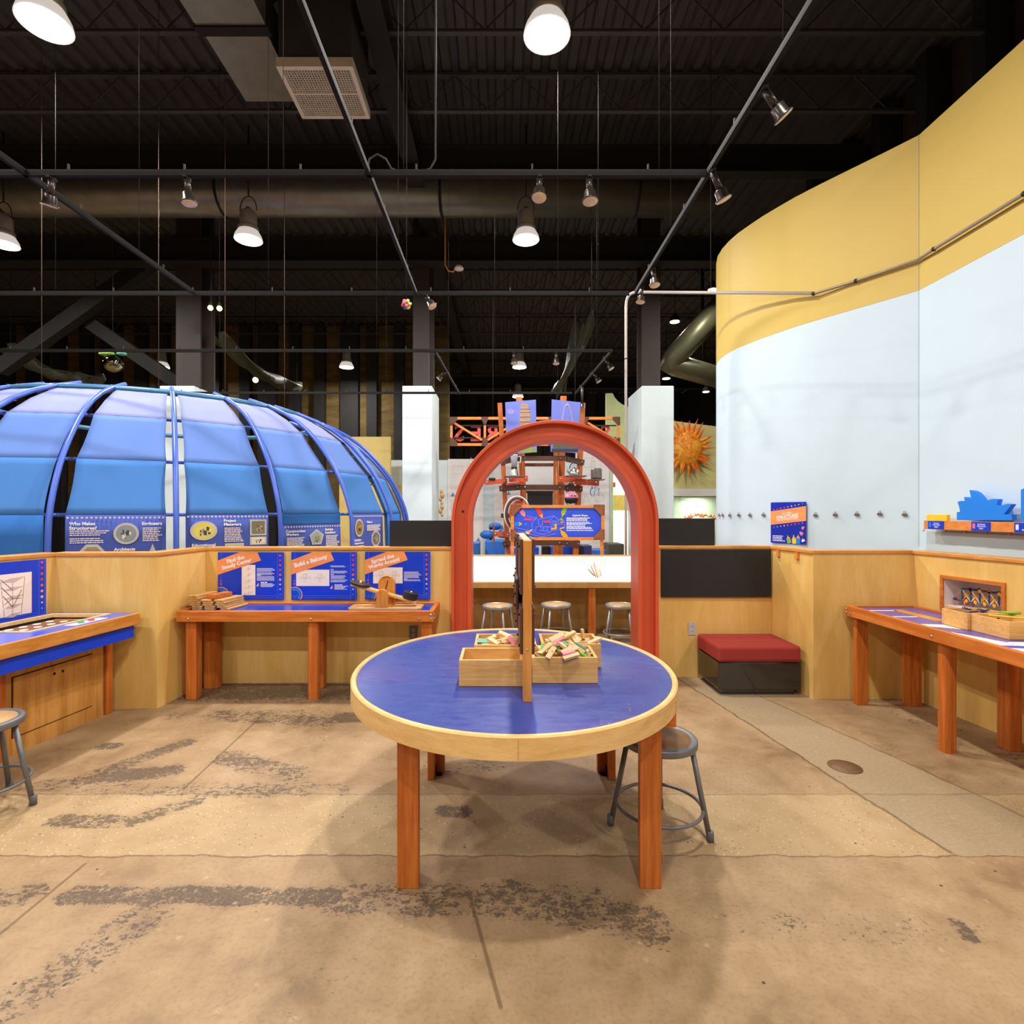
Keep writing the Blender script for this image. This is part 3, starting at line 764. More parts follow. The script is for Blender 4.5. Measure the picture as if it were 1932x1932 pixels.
# loose cables from the ceiling
t = thing('flexible_conduit', 'looping grey flexible conduit dropping beside the top centre track', 'cable', (-.55,3.4,3.6))
mb = MB(); pl = [at(693,330,3.35), at(697,300,3.4), at(712,291,3.4), at(728,300,3.4), at(738,318,3.4), at(762,327,3.4), at(790,326,3.4), at(812,318,3.4), at(822,300,3.4)]
mb.tube(pl+[Vector((pl[-1].x, 3.4, HZ))], .006, 8); mb.build('cable', M['cablem'], t)
t = thing('ceiling_speaker', 'small white ceiling disc with a yellow cord left of the distant lamps', 'speaker', tuple(at(866,506,9.7)))
q = at(866,506,9.7); mb = MB(); mb.lathe([(.001,-.03),(.08,-.025),(.085,0),(.05,.05)], q, 18); mb.build('disc', M['white'], t)
mb = MB(); mb.tube([q+Vector((-.06,0,.03)), at(855,513,9.7), at(846,511,9.7), at(840,500,9.7), Vector((at(840,500,9.7).x, 9.7, HZ))], .012, 8); mb.build('cord', M['yelor'], t)
mb = MB(); mb.tube([q+Vector((0,0,.04)), (q.x, q.y, HZ)], .006, 6); mb.build('rod', M['steelb'], t)

# balloons and ball
t = thing('ball', 'small multicoloured toy ball hanging left of the boxed column', 'ball', tuple(at(767,574,5.3)))
q = at(767,574,5.3)
for i in range(14):
    a = i*2.4; zz = -1+2*(i+.5)/14; r_ = math.sqrt(1-zz*zz)
    cidx = ['yel','sky','pink','teal','orange'][i % 5]
    MB().sphere(q+Vector((r_*cos(a), r_*sin(a), zz))*.036, .018, 8).build('knob', M[cidx], t)
MB().sphere(q, .034, 12).build('core', M['navy'], t)
MB().tube([q+Vector((0,0,.03)), (q.x, q.y, TZ-.0)] if False else [q+Vector((0,0,.03)), (q.x, q.y, HZ)], .002, 5).build('string', M['cablem'], t)
t = thing('balloon', 'round mirrored balloon hanging over the tent at the left', 'balloon', tuple(at(213,686,9.4)))
q = at(213,686,9.4); mir = pm('mirror_foil', S(150,146,120), .08, 1.0, .05)
MB().sphere(q, .165, 24, (1,1,.92)).build('foil', mir, t)
for dx in (-.17, -.06, .17): MB().sphere(q+Vector((dx*.9, 0, .17)), .07, 12, (1.3,.8,.5)).build('small_balloon', M['green'] if dx < 0 else M['teal'], t)
MB().tube([q+Vector((0,0,.15)), (q.x, q.y, HZ)], .003, 5).build('string', M['cablem'], t)
# warm small lamps in the far left
def bulb(label, px, py, Y, r, name='small_spotlight', strength=12, col=(1,.62,.22)):
    q = at(px, py, Y); t = thing(name, label, 'lamp', tuple(q))
    MB().sphere(q, r, 12).build('bulb', glow('warm_bulb_%g' % strength, col, strength), t)
    mb = MB(); mb.cyl(q+Vector((0,0,r*.9)), q+Vector((0,0,r*2.4)), r*.9, r*.5, 12); mb.tube([q+Vector((0,0,r*2.3)), (q.x, q.y, HZ)], .008, 6); mb.build('socket', M['steelb'], t)
bulb('left one of a pair of small warm lamps beside the left column', 397, 581, 9.6, .045)
bulb('right one of a pair of small warm lamps beside the left column', 414, 582, 9.6, .045)
bulb('single small orange-glowing lamp above the right half of the tent', 482, 717, 14, .07)
def downl(label, px, py, Y, r):
    q = at(px, py, Y); t = thing('downlight', label, 'lamp', tuple(q))
    MB().lathe([(.001,0),(r,.0),(r,.02)], q, 18).build('lens', glow('down_lens', (1,.93,.72), 5), t)
    disk(q.x, q.y, q.z-.03, 45, r, (1,.95,.8))
    mb = MB(); mb.lathe([(r*1.05,.02),(r*1.05,.10),(r*.4,.2)], q, 18); mb.tube([q+Vector((0,0,.19)), (q.x, q.y, HZ)], .01, 6); mb.build('can', M['steelb'], t)
downl('round downlight above the bent duct, right of the column', 1273, 608, 13.5, .115)
downl('round downlight just right of the column casing top', 1257, 715, 17, .12)
downl('round downlight low above the sun sculpture', 1332, 740, 17, .10)
downl('round downlight half hidden by the curved wall edge', 1344, 548, 11.5, .09)

# draped dark nets
def drape(label, pts, w, mat, sag=.15):
    t = thing('hanging_net', label, 'net', tuple(pts[0])); mb = MB(); n = 14; rows = []
    P0, P1_ = Vector(pts[0]), Vector(pts[1])
    for i in range(n+1):
        u = i/n; c = P0.lerp(P1_, u)-Vector((0,0,sag*4*u*(1-u)))
        row = [c+Vector((w*(j/6-.5)*(.7+.3*cos(5*u)), .25*sin(j*1.1+u*4), .22*sin(j*1.7+u*6)*.6)) for j in range(7)]
        rows.append(row)
    v = [p for r_ in rows for p in r_]; f = [(i*7+j, i*7+j+1, (i+1)*7+j+1, (i+1)*7+j) for i in range(n) for j in range(6)]
    mb.add(v, f, True); o = mb.build('sheet', mat, t); so = o.modifiers.new('th', 'SOLIDIFY'); so.thickness = .01
    mb = MB()
    for q in (P0, P1_): mb.tube([q, (q.x, q.y, HZ)], .006, 5)
    mb.build('cord', M['cablem'], t)
net = pm('net_olive', S(66,70,56), .5, 0, .35, 4)
drape('long dark draped net falling diagonally behind the tower at right', (at(1105,600,11.5), at(1052,742,13.5)), .42, net, .1)
drape('dark draped net hanging right of the left column', (at(415,640,11.5), at(560,730,15)), .6, net, .2)
drape('dark draped net along the far left over the tent', (at(20,660,12), at(180,715,13)), .8, net, .2)
# ============================================================== round table
tc_ = Vector((.052, 2.646, 0)); TA, TB, TT = .760, .846, .753
def ell(a, b_, n=96): return [(a*cos(2*pi*k/n), b_*sin(2*pi*k/n)) for k in range(n)]
def ering(mb, a0, b0, a1, b1, z0, z1, c, n=96, rnd=.006):
    # wall ring with softened upper edges
    prof = [(a1, b1, z0), (a1, b1, z1-rnd), (a1-rnd, b1-rnd, z1), (a0+rnd, b0+rnd, z1), (a0, b0, z1-rnd), (a0, b0, z0)]
    N = len(prof)
    for i in range(N):
        j = (i+1) % N; v = []
        for A_, B_, z in (prof[i], prof[j]): v += [(c.x+x, c.y+y, z) for x, y in ell(A_, B_, n)]
        mb.add(v, [(k, (k+1) % n, n+(k+1) % n, n+k) for k in range(n)], True)
rt = thing('round_table', 'large round blue-topped activity table with maple rim in the middle of the floor', 'table', tuple(tc_))
mb = MB(); mb.prism([(tc_.x+x, tc_.y+y, TT-.03) for x, y in ell(TA-.0275, TB-.0275)], (0,0,.024))
def table_blue():
    m, nt, b = base_mat('round_table_blue', .3, 0, .5); L = nt.links.new
    tc = nd(nt, 'ShaderNodeTexCoord'); mp = nd(nt, 'ShaderNodeMapping'); mp.inputs['Scale'].default_value = (1.2, 3, 1); L(tc.outputs['Object'], mp.inputs[0])
    n1 = nd(nt, 'ShaderNodeTexNoise'); n1.inputs['Scale'].default_value = 1.6; n1.inputs['Detail'].default_value = 5; L(tc.outputs['Object'], n1.inputs[0])
    n2 = nd(nt, 'ShaderNodeTexNoise'); n2.inputs['Scale'].default_value = 9; n2.inputs['Detail'].default_value = 8; n2.inputs['Roughness'].default_value = .7; L(mp.outputs[0], n2.inputs[0])
    rp = nd(nt, 'ShaderNodeValToRGB'); e = rp.color_ramp.elements
    e[0].position = .36; e[0].color = (*S(40,64,142), 1); e[1].position = .68; e[1].color = (*S(68,64,142), 1)
    q = e.new(.52); q.color = (*S(50,68,146), 1)
    L(n1.outputs['Fac'], rp.inputs[0]); L(rp.outputs[0], b.inputs['Base Color'])
    r2 = nd(nt, 'ShaderNodeMapRange'); r2.inputs[1].default_value = .35; r2.inputs[2].default_value = .7; r2.inputs[3].default_value = .26; r2.inputs[4].default_value = .46
    L(n2.outputs['Fac'], r2.inputs[0]); L(r2.outputs[0], b.inputs['Roughness'])
    bp = nd(nt, 'ShaderNodeBump'); bp.inputs['Strength'].default_value = .05; bp.inputs['Distance'].default_value = .004; L(n2.outputs['Fac'], bp.inputs['Height']); L(bp.outputs[0], b.inputs['Normal'])
    return m
mb.build('tabletop', table_blue(), rt)
mb = MB(); ering(mb, TA-.026, TB-.026, TA, TB, TT-.083, TT, tc_); mb.build('rim', M['rimw'], rt)
mb = MB(); mb.box(tc_.x-.001, tc_.x+.001, tc_.y-TB-.0008, tc_.y-TB+.003, TT-.082, TT-.008); mb.build('rim_joint', M['cab'], rt)
fx0, fx1, fy0, fy1 = -.420, .634, 2.152, 3.15
rails = [((fx0-.085, fy0+.10), (fx1+.085, fy0+.10)), ((fx0-.085, fy1-.10), (fx1+.085, fy1-.10)), ]
mb = MB()
for a, c in rails: mb.beam((*a, TT-.088), (*c, TT-.088), .036, .11)
for x in (fx0+.057, fx1-.057): mb.beam((x, fy0+.12, TT-.088), (x, fy1-.12, TT-.088), .036, .11)
mb.build('frame', M['firh'], rt, .002)
for sx in (0, 1):
    for sy in (0, 1):
        x = fx0 if sx == 0 else fx1; y = fy0 if sy == 0 else fy1; ix = 1 if sx == 0 else -1; iy = 1 if sy == 0 else -1
        mb = MB(); zt = TT-.034 if False else TT-.034
        mb.box(*sorted((x, x+ix*.086)), *sorted((y, y+iy*.037)), 0, zt)
        mb.box(*sorted((x, x+ix*.037)), *sorted((y+iy*.0375, y+iy*.125)), 0, zt)
        lg = mb.build('leg', M['fir'], rt, .003)
        mb = MB(); cx_, cy__ = x+ix*.048, y+iy*.050
        mb.box(*sorted((x+ix*.0375, x+ix*.075)), *sorted((y+iy*.0375, y+iy*.075)), 0, .003); mb.box(*sorted((x+ix*.0375, x+ix*.040)), *sorted((y+iy*.0375, y+iy*.065)), 0, .05)
        mb.build('bracket', M['steelb'], lg)
crumbs = pm('crumb', S(220,150,110), .8, 0, .1)
for i, (px, py) in enumerate([(1187,1330),(1213,1330),(1243,1327),(1188,1338),(1148,1366),(1189,1342),(1135,1368),(1129,1376)]):
    q = atZ(px, py, TT-.006)
    o = MB().obox((0,0,.0015), (.004,.003,.003), Matrix.Rotation(i, 3, 'Z')).build('crumb', crumbs, None); o.location = q; tag(o, 'tiny orange crumb on the right front of the blue round table', 'crumb', 'crumbs on the round table')

# divider frame standing on the table
dv = thing('divider_frame', 'upright timber frame with dark brown gusset plates standing in the middle of the round table', 'frame', (.0995, 2.5, TT-.006))
X0, X1, zb, zt = .0825, .1165, TT-.006, 1.388
MB().box(X0, X1, 2.143, 2.215, zb, zt).build('post', M['pinev'], dv, .002); MB().box(X0, X1, 2.862, 2.934, zb, zt).build('post', M['pinev'], dv, .002)
MB().box(X0+.001, X1-.001, 2.2155, 2.8615, zt-.040, zt-.0).build('top_rail', M['block'], dv, .002)
MB().box(X0+.001, X1-.001, 2.2155, 2.8615, .985, 1.025).build('bottom_rail', M['pinev'], dv, .002)
MB().box(.097, .102, 2.2155, 2.8615, 1.0255, zt-.0405).build('panel', M['brown'], dv)
for y0, y1 in ((2.165, 2.42), (2.66, 2.915)):
    for z0, z1 in ((1.17, 1.392), (.93, 1.115)):
        for xa, xb, bx in ((X0-.0125, X0-.0005, -1), (X1+.0005, X1+.0125, 1)):
            mb = MB()
            top = z1 > 1.2; back = y0 > 2.5
            pts = [(y0,z0),(y1,z0),(y1,z1),(y0,z1)]
            mb.prism([(xa, a, b_) for a, b_ in pts], (xb-xa, 0, 0))
            g_ = mb.build('gusset', M['brown'], dv, .0015)
            for yy in (y0+.03, y1-.03):
                for zz in (z0+.03, z1-.03):
                    xs = xa if bx < 0 else xb
                    MB().cyl((xs, yy, zz), (xs+bx*.006, yy, zz), .006, .004, 8).build('bolt', M['navy'] if bx > 0 else M['steelb'], g_)
for xa, xb in ((X0-.026, X0-.014),):
    g_ = MB().box(xa, xb, 2.30, 2.60, 1.085, 1.215).build('side_plate', M['brown'], dv, .0015)
    for yy in (2.33, 2.57):
        for zz in (1.10, 1.15, 1.20): MB().cyl((xa, yy, zz), (xa-.006, yy, zz), .006, .004, 8).build('bolt', M['steelb'], g_)
    MB().box(xb, xb+.0135, 2.42, 2.48, 1.10, 1.20).build('spacer', M['brown'], dv)
MB().lathe([(.001,0),(.0045,0),(.003,.003)], (.0995, 2.143, .955), 10, Matrix.Rotation(R(90), 3, 'X')).build('screw', M['chrome'], dv)

# pine bins on the round table
def tray(name, label, x0, x1, y0, y1, z0, h, mat, th=.014, group='pine bins on the round table'):
    t = thing(name, label, 'box', ((x0+x1)/2, (y0+y1)/2, z0), group)
    MB().box(x0, x1, y0, y0+th, z0, z0+h).build('front', mat, t, .002); MB().box(x0, x1, y1-th, y1, z0, z0+h).build('back', mat, t, .002)
    MB().box(x0, x0+th, y0+th, y1-th, z0, z0+h).build('side', M['pineh'], t, .002); MB().box(x1-th, x1, y0+th, y1-th, z0, z0+h).build('side', M['pineh'], t, .002)
    MB().box(x0+th, x1-th, y0+th, y1-th, z0+.002, z0+.010).build('bottom', M['plyd'], t); return t
ZT = TT-.0055
tray('wooden_bin', 'empty open pine bin at the front left of the round table', -.188, .094, 2.335, 2.552, ZT, .114, M['pineh'])
tray('wooden_bin', 'pine bin heaped with blocks at the front right of the round table', .1305, .4195, 2.377, 2.598, ZT, .114, M['pineh'])
tray('wooden_bin', 'pine bin of blocks at the back left of the round table', -.136, .165, 2.600, 2.845, ZT, .114, M['pineh'])
tray('wooden_bin', 'pine bin of blocks at the back right of the round table', .190, .478, 2.62, 2.848, ZT, .114, M['pineh'])
protoB = {}
def block(kind, loc, rot, label, group):
    sizes = dict(plank=(.075,.024,.012), short=(.045,.024,.013), cube=(.028,.026,.022), flat=(.085,.03,.006), pinkp=(.06,.02,.016), greens=(.07,.015,.015), tealp=(.075,.032,.010), dark=(.06,.022,.012))
    mats = dict(plank='block', short='block', cube='blockd', flat='block', pinkp='pink', greens='green', tealp='teal', dark='blockd')
    if kind not in protoB:
        o = MB().obox((0,0,0), sizes[kind]).build('toy_block', M[mats[kind]], None, .0015); protoB[kind] = o
    else:
        o = protoB[kind].copy(); COL.objects.link(o)
    o.location = loc; o.rotation_euler = rot
    tag(o, label, 'block', group); return o
kindnames = dict(plank='plain pale plank block', short='short plain pale block', cube='stubby plain tan block', flat='thin flat plain plank', pinkp='pink-faced block', greens='lime green stick block', tealp='flat teal-faced block', dark='plain darker tan block')
def heap(x0, x1, y0, y1, zlo, zhi, n, where, mix, seed):
    rg = random.Random(seed); ks = []
    for k, c in mix: ks += [k]*c
    rg.shuffle(ks)
    nx = 5; i = 0
    for k in ks:
        gx = (i % nx + .5)/nx; gy = ((i//nx) % 4+.5)/4; lay = i//(nx*4)
        x = x0+(x1-x0)*(gx+rg.uniform(-.06,.06)); y = y0+(y1-y0)*(gy+rg.uniform(-.07,.07))
        z = zlo+(zhi-zlo)*min(1, (lay*.42+rg.uniform(.0,.25)))+.012*(1-2*abs(gx-.5))
        rot = (rg.uniform(-.35,.35), rg.uniform(-.45,.45), rg.uniform(0, pi))
        block(k, (x, y, z), rot, '%s heaped in the pine bin %s' % (kindnames[k], where), 'blocks in the bin %s' % where); i += 1
heap(.165, .385, 2.415, 2.565, ZT+.062, ZT+.140, 46, 'at the front right', [('plank',14),('short',10),('cube',7),('flat',6),('dark',6)], 3)
heap(-.100, .120, 2.635, 2.805, ZT+.062, ZT+.128, 40, 'at the back left', [('plank',12),('short',12),('cube',8),('dark',8)], 5)
heap(.235, .44, 2.66, 2.805, ZT+.062, ZT+.128, 40, 'at the back right', [('plank',14),('short',8),('cube',6),('flat',8),('dark',4)], 9)
zz = ZT+.125
block('greens', (.177, 2.43, zz+.006), (.1,-.75,1.35), 'lime green stick block leaning at the left of the front right bin', None)
block('tealp', (.262, 2.46, zz+.020), (.5,-.15,.5), 'flat teal-faced block on top of the front right bin', None)
block('flat', (.300, 2.42, zz+.012), (.6,-.25,.5), 'wide plain plank tilted on top of the front right bin', None)
block('pinkp', (.292, 2.383, zz+.006), (.3,-.2,.25), 'pink-faced block on top at the front of the front right bin', None)
block('plank', (.300, 2.366, zz-.003), (.3,-.22,.22), 'pale plank overhanging the front edge of the front right bin', None)
block('plank', (.215, 2.40, zz+.003), (.4,-.5,1.0), 'pale plank standing askew beside the lime stick', None)
block('tealp', (.355, 2.47, zz+.004), (1.1,.3,-.7), 'small teal-faced block at the right of the front right bin', None)
block('dark', (.345, 2.45, zz+.006), (.4,.45,-.5), 'tan plank sloping down to the right in the front right bin', None)
block('short', (.385, 2.41, zz-.008), (.2,1.3,.2), 'short pale block upright at the right end of the front right bin', None)
block('greens', (.372, 2.40, zz-.016), (.2,.5,-.2), 'lime green end showing low at the right of the front right bin', None)
z2 = ZT+.118
block('pinkp', (.046, 2.66, z2), (.7,.5,-1.0), 'pink-faced block on edge in the back left bin', None)
block('plank', (-.045, 2.66, z2), (.2,.25,-.75), 'long pale plank lying across the back left bin', None)
block('tealp', (-.09, 2.70, z2-.01), (.5,.1,.2), 'teal-faced block at the left of the back left bin', None)
block('flat', (.02, 2.77, z2+.006), (.3,.35,-.25), 'thin tan plank peaking at the back of the back left bin', None)
block('short', (.405, 2.73, z2+.022), (0,1.45,.2), 'pale block standing upright at the right of the back right bin', None)
block('plank', (.335, 2.73, z2+.016), (.2,-.35,.35), 'thin stick crossing the middle of the back right bin', None)
block('pinkp', (.275, 2.66, z2+.0), (.3,-.4,.5), 'pink-faced block in the middle of the back right bin', None)
block('flat', (.27, 2.70, z2+.012), (.5,-.3,.5), 'flat tan plank tilted up in the back right bin', None)
block('plank', (.45, 2.65, z2+.004), (.1,-.3,.35), 'pale stick resting on the right edge of the back right bin', None)

# ==================================================================== stools
def stool(label, loc, rot, mat, smat, h=.455, r=.172, foot=.2236):
    t = thing('stool', label, 'stool', loc, 'round backless metal stools'); t.rotation_euler = (0,0,rot)
    o = MB(); o.lathe([(r-.012,h-.036),(r-.002,h-.034),(r,h-.028),(r,h-.006),(r-.006,h),(r-.026,h+.0005),(r-.030,h-.006)], (0,0,0), 40); o.lathe([(.001,h-.038),(r-.012,h-.036)], (0,0,0), 40)
    p = MB
    o.build('seat_pan', mat, t, base=(0,0,0))
    MB().lathe([(.001,h-.008),(r-.031,h-.008),(r-.031,h-.004),(.001,h-.004)], (0,0,0), 40).build('seat', smat, t, base=(0,0,0))
    for k in range(4):
        a = k*pi/2; c, s_ = cos(a), sin(a)
        top = Vector(((r-.028)*c, (r-.028)*s_, h-.037)); bot = Vector((foot*c, foot*s_, .0))
        MB().tube([top, bot.lerp(top,.04)], .0125, 12).build('leg', mat, t, base=(0,0,0))
        d = (bot-top).normalized(); e0 = bot.lerp(top,.105)
        MB().lathe([(.0165,.0),(.0165,.045),(.0145,.048)], (bot.x, bot.y, 0), 12).build('foot', M['rubber'], t, base=(0,0,0))
    rr = .193
    MB().tube([(rr*cos(2*pi*k/48), rr*sin(2*pi*k/48), .135) for k in range(48)], .008, 10, True).build('foot_ring', mat, t, base=(0,0,0))
    return t
st1 = stool('grey metal stool with worn brown seat tucked under the right of the round table', (.733,2.53,0), radians(-17) if False else R(-17.3), M['grey'], M['seatd'])
st2 = stool('grey metal stool with tan seat cut by the left edge of the picture', (-2.625,2.72,0), R(14), M['grey'], M['seat'])
st3 = stool('silver stool under the light table, leftmost of three', (-.054,6.12,0), R(22), M['greyl'], M['seat'])
dup(st3, (.615,6.2,0), 'silver stool under the light table, middle of three', R(58))
dup(st3, (1.345,6.15,0), 'silver stool under the light table, rightmost of three by the arch leg', R(25))

# ============================================================= back-left table
def long_table(label, x0, x1, y0, y1, zt, legs, railh=.085, axis='x', top=None):
    t = thing('activity_table', label, 'table', ((x0+x1)/2, (y0+y1)/2, 0))
    th = .038; hm = M['firh'] if axis == 'x' else M['firy']; om = M['firy'] if axis == 'x' else M['firh']
    mb = MB(); mb.box(x0, x1, y0, y0+th, zt-railh, zt); mb.build('front_rail' if axis == 'x' else 'end_rail', M['firh'], t, .003)
    MB().box(x0, x1, y1-th, y1, zt-railh, zt).build('back_rail' if axis == 'x' else 'end_rail', M['firh'], t, .003)
    MB().box(x0, x0+th, y0+th, y1-th, zt-railh, zt).build('end_rail' if axis == 'x' else 'front_rail', M['firy'], t, .003)
    MB().box(x1-th, x1, y0+th, y1-th, zt-railh, zt).build('end_rail' if axis == 'x' else 'back_rail', M['firy'], t, .003)
    MB().box(x0+th, x1-th, y0+th, y1-th, zt-.035, zt-.014).build('tabletop', top or M['blue'], t)
    for lx0, lx1, ly0, ly1, kind in legs:
        mb = MB()
        if kind == 'r':
            cx_, cy__ = (lx0+lx1)/2, (ly0+ly1)/2; w2, d2 = (lx1-lx0)/2, (ly1-ly0)/2; n = 20
            pts = []
            for k in range(n):
                a = 2*pi*k/n; e = .55
                sx = math.copysign(abs(cos(a))**e, cos(a)); sy = math.copysign(abs(sin(a))**e, sin(a)); pts.append((cx_+w2*sx, cy__+d2*sy, 0))
            mb.prism(pts, (0,0,zt-railh-.0005))
            mb.build('leg', M['fir'], t)
        else:
            mb.box(lx0, lx1, ly0, ly1, 0, zt-railh-.0005)
            mb.build('leg', M['fir'], t, .003)
    return t
def bolt(t, p, n, mat=None):
    mb = MB(); q = Vector(n).to_track_quat('Z','Y').to_matrix()
    mb.lathe([(.010,0),(.009,.004),(.003,.006)], p, 12, q); mb.build('bolt', mat or M['chrome'], t)
lx0, lx1, ly0, ly1, lzt = -2.590, -.548, 4.285, 4.725, .716
legs = [(-2.535,-2.45,ly0+.04,ly0+.125,'s'), (-1.56,-1.475,ly0+.03,ly0+.11,'r'), (-.648,-.565,ly0+.04,ly0+.125,'s'),
        (-2.54,-2.43,ly1-.13,ly1-.045,'s'), (-1.60,-1.525,ly1-.125,ly1-.04,'s'), (-.655,-.585,ly1-.125,ly1-.04,'s')]
lt = long_table('long orange-railed table with blue top under the three blue posters', lx0, lx1, ly0, ly1, lzt, legs)
for x in (-2.49, -1.52, -.66): bolt(lt, (x, ly0, lzt-.062), (0,-1,0))
for z in (.03, .062): bolt(lt, (lx1-.02, ly0, lzt-z), (0,-1,0), M['chrome']); bolt(lt, (lx1, ly0+.03, lzt-z), (1,0,0))

# plank stack at its left end
pw, pl_, ph = .085, .26, .0165
zz0 = lzt-.0135
stack = []
cols_ = [(-2.475, 5), (-2.372, 3), (-2.272, 4)]
yF = 4.40
kk = 0
ppb = MB().obox((0,0,0), (pw, pl_, ph)).build('plank_block', M['blockd'], None, .004)
first = True
names_ = {0:'leftmost column', 1:'middle column', 2:'rightmost column'}
cnts = [7, 5, 5]
for ci, (xc, _) in enumerate(cols_):
    for j in range(cnts[ci]):
        o = ppb if first else ppb.copy()
        if not first: COL.objects.link(o)
        first = False
        dx = [0.0,.003,-.004,.002,-.003,.004,0][j]; 
        if ci == 2 and j == 0: dx = .028
        lay = 'second' if j == 1 else 'bottom' if j == 0 else 'top' if j == cnts[ci]-1 else ['third','fourth','fifth','sixth'][j-2]
        o.location = (xc+dx-.006*j if ci < 2 else xc+dx-.004*j, yF+.13, zz0+ph/2+j*(ph+.0006)); o.rotation_euler = (0,0,R(-8+[0,2,-1,1,-2,1,0][j]))
        tag(o, 'tan plank, %s layer of the %s of the stack on the long table' % (lay, names_[ci]), 'block', 'stacked planks on the long table')
o = MB().obox((0,0,0), (.082,.20,.036)).build('plank_block', M['firh'], None, .003); o.location = (-2.365, 4.52, zz0+5*(ph+.0006)+.019); o.rotation_euler = (0,0,R(-14))
tag(o, 'thick reddish plank block lying on top of the middle of the plank stack', 'block', 'stacked planks on the long table')

# balance toy at its right end
bt = thing('balance_scale', 'wooden seesaw balance with black disc weights at the right end of the long table', 'toy', (-.98, 4.47, zz0))
def rounded(mb, cx_, y0, y1, z0, w, h, n=14):
    r = w/2; pts = [(cx_-r, y0, z0), (cx_+r, y0, z0)]+[(cx_+r*cos(pi*i/n), y0, z0+h-r+r*sin(pi*i/n)) for i in range(n+1)]
    mb.prism(pts, (0, y1-y0, 0))
cxb = at(723,1130,4.45).x
mb = MB(); yb0, yb1 = 4.40, 4.60
bl, br = -1.262, -.665
mb.prism([(bl, yb0+.02, zz0), (bl+.03, yb0, zz0), (br-.03, yb0, zz0), (br, yb0+.02, zz0), (br, yb1-.02, zz0), (br-.03, yb1, zz0), (bl+.03, yb1, zz0), (bl, yb1-.02, zz0)], (0,0,.018)); mb.build('base', M['pineh'], bt, .003)
mb = MB(); rounded(mb, cxb, yb0+.006, yb0+.04, zz0+.0185, .095, .150); mb.build('front_upright', M['pinev'], bt, .003)
mb = MB(); rounded(mb, cxb+.005, yb1-.05, yb1-.012, zz0+.0185, .140, .245); bb_ = mb.build('back_upright', M['pinev'], bt, .003)
for k in range(7):
    a = R(125-k*11.7); MB().cyl((cxb+.005+.052*cos(a), yb1-.052, zz0+.20+.052*sin(a)), (cxb+.005+.052*cos(a), yb1-.050, zz0+.20+.052*sin(a)), .0035, None, 8).build('peg_hole', M['black'], bb_)
piv = Vector((cxb, (yb0+yb1)/2-.005, zz0+.125)); ang = R(15.5)
rb = Matrix.Rotation(ang, 3, 'Y')
MB().obox(piv, (.56,.075,.022), rb).build('beam', M['pineh'], bt, .004)
MB().cyl((cxb, yb0+.0405, zz0+.125), (cxb, yb1-.0505, zz0+.125), .011, None, 12).build('axle', M['steelb'], bt)
mb = MB(); mb.beam(piv+rb @ Vector((0,0,.012)), piv+rb @ Vector((.0,0,.0))+Vector((.03,.0,.105)), .009, .006); mb.build('pointer', M['steelb'], bt)
for sx, n_, r_ in ((-1, 1, .085), (1, 3, .062)):
    c0 = piv+rb @ Vector((sx*.215, 0, .0115))
    nz = rb @ Vector((0,0,1))
    wlab = 'wide flat black disc weight on the raised left arm of the seesaw' if sx < 0 else None
    for j in range(n_):
        hh = .018 if sx < 0 else .0185
        base_ = c0+nz*(.0005+j*(hh+.0006))
        o = MB().lathe([(r_*.2,0),(r_*.96,0),(r_,.003),(r_,hh-.003),(r_*.96,hh),(r_*.2,hh)], (0,0,0), 28).build('disc_weight', M['black'], None)
        o.location = base_; o.rotation_euler = rb.to_euler()
        if sx > 0: wlab = ['bottom','middle','top'][j]+' black disc weight of three stacked on the lowered right arm of the seesaw'
        tag(o, wlab, 'weight', 'disc weights on the seesaw')
    top_ = c0+nz*.001
    MB().cyl(top_, top_+nz*(.035 if sx < 0 else .066), .0085, None, 12).build('peg', M['chrome'] if sx > 0 else M['block'], bt)

# ============================================================ right-hand table
rx0, rx1, ry0, ry1, rzt = 2.715, 3.262, 1.55, 4.285, .765
legsR = [(rx0+.04, rx0+.125, ry1-.085, ry1-.04,'s'), (rx0+.035, rx0+.115, 3.355, 3.43,'r'), (rx0+.04, rx0+.12, 1.7, 1.78,'s'),
         (rx1-.125, rx1-.03, ry1-.12, ry1-.04,'s'), (rx1-.09, rx1-.012, 3.38, 3.47,'s'), (rx1-.10, rx1-.02, 1.7, 1.78,'s')]
prt = pm('violet_blue_laminate', S(104,92,176), .3, 0, .08, 6)
rtb = long_table('long orange-railed table along the right wall with printed violet top', rx0, rx1, ry0, ry1, rzt, legsR, .080, 'y', prt)
for y in (4.22, 3.42): bolt(rtb, (rx0, y, rzt-.058 if y > 4 else rzt-.05), (-1,0,0))
for z in (.025, .055): bolt(rtb, (rx0+.02, ry1, rzt-z), (0,1,0)); bolt(rtb, (rx0, ry1-.018, rzt-z), (-1,0,0))
zp = rzt-.0135
def strip(pts, mat, name='printed_stripe', h=.0006):
    mb = MB(); mb.prism([(x, y, zp) for x, y in pts], (0,0,h)); return mb.build(name, mat, rtb)
strip([(2.78,4.10),(3.0,4.10),(3.0,4.13),(2.78,4.13)], M['cream']); strip([(2.98,3.72),(3.07,3.72),(3.07,4.15),(2.98,4.15)], M['capw']); strip([(2.78,3.86),(2.97,3.86),(2.97,3.885),(2.78,3.885)], M['cream'])
strip([(2.77,3.56),(2.94,3.46),(2.94,3.60),(2.80,3.62)], M['cream']); strip([(2.76,2.6),(3.2,2.6),(3.2,3.10),(2.90,3.12),(2.76,3.50)], M['cream'], h=.0004)
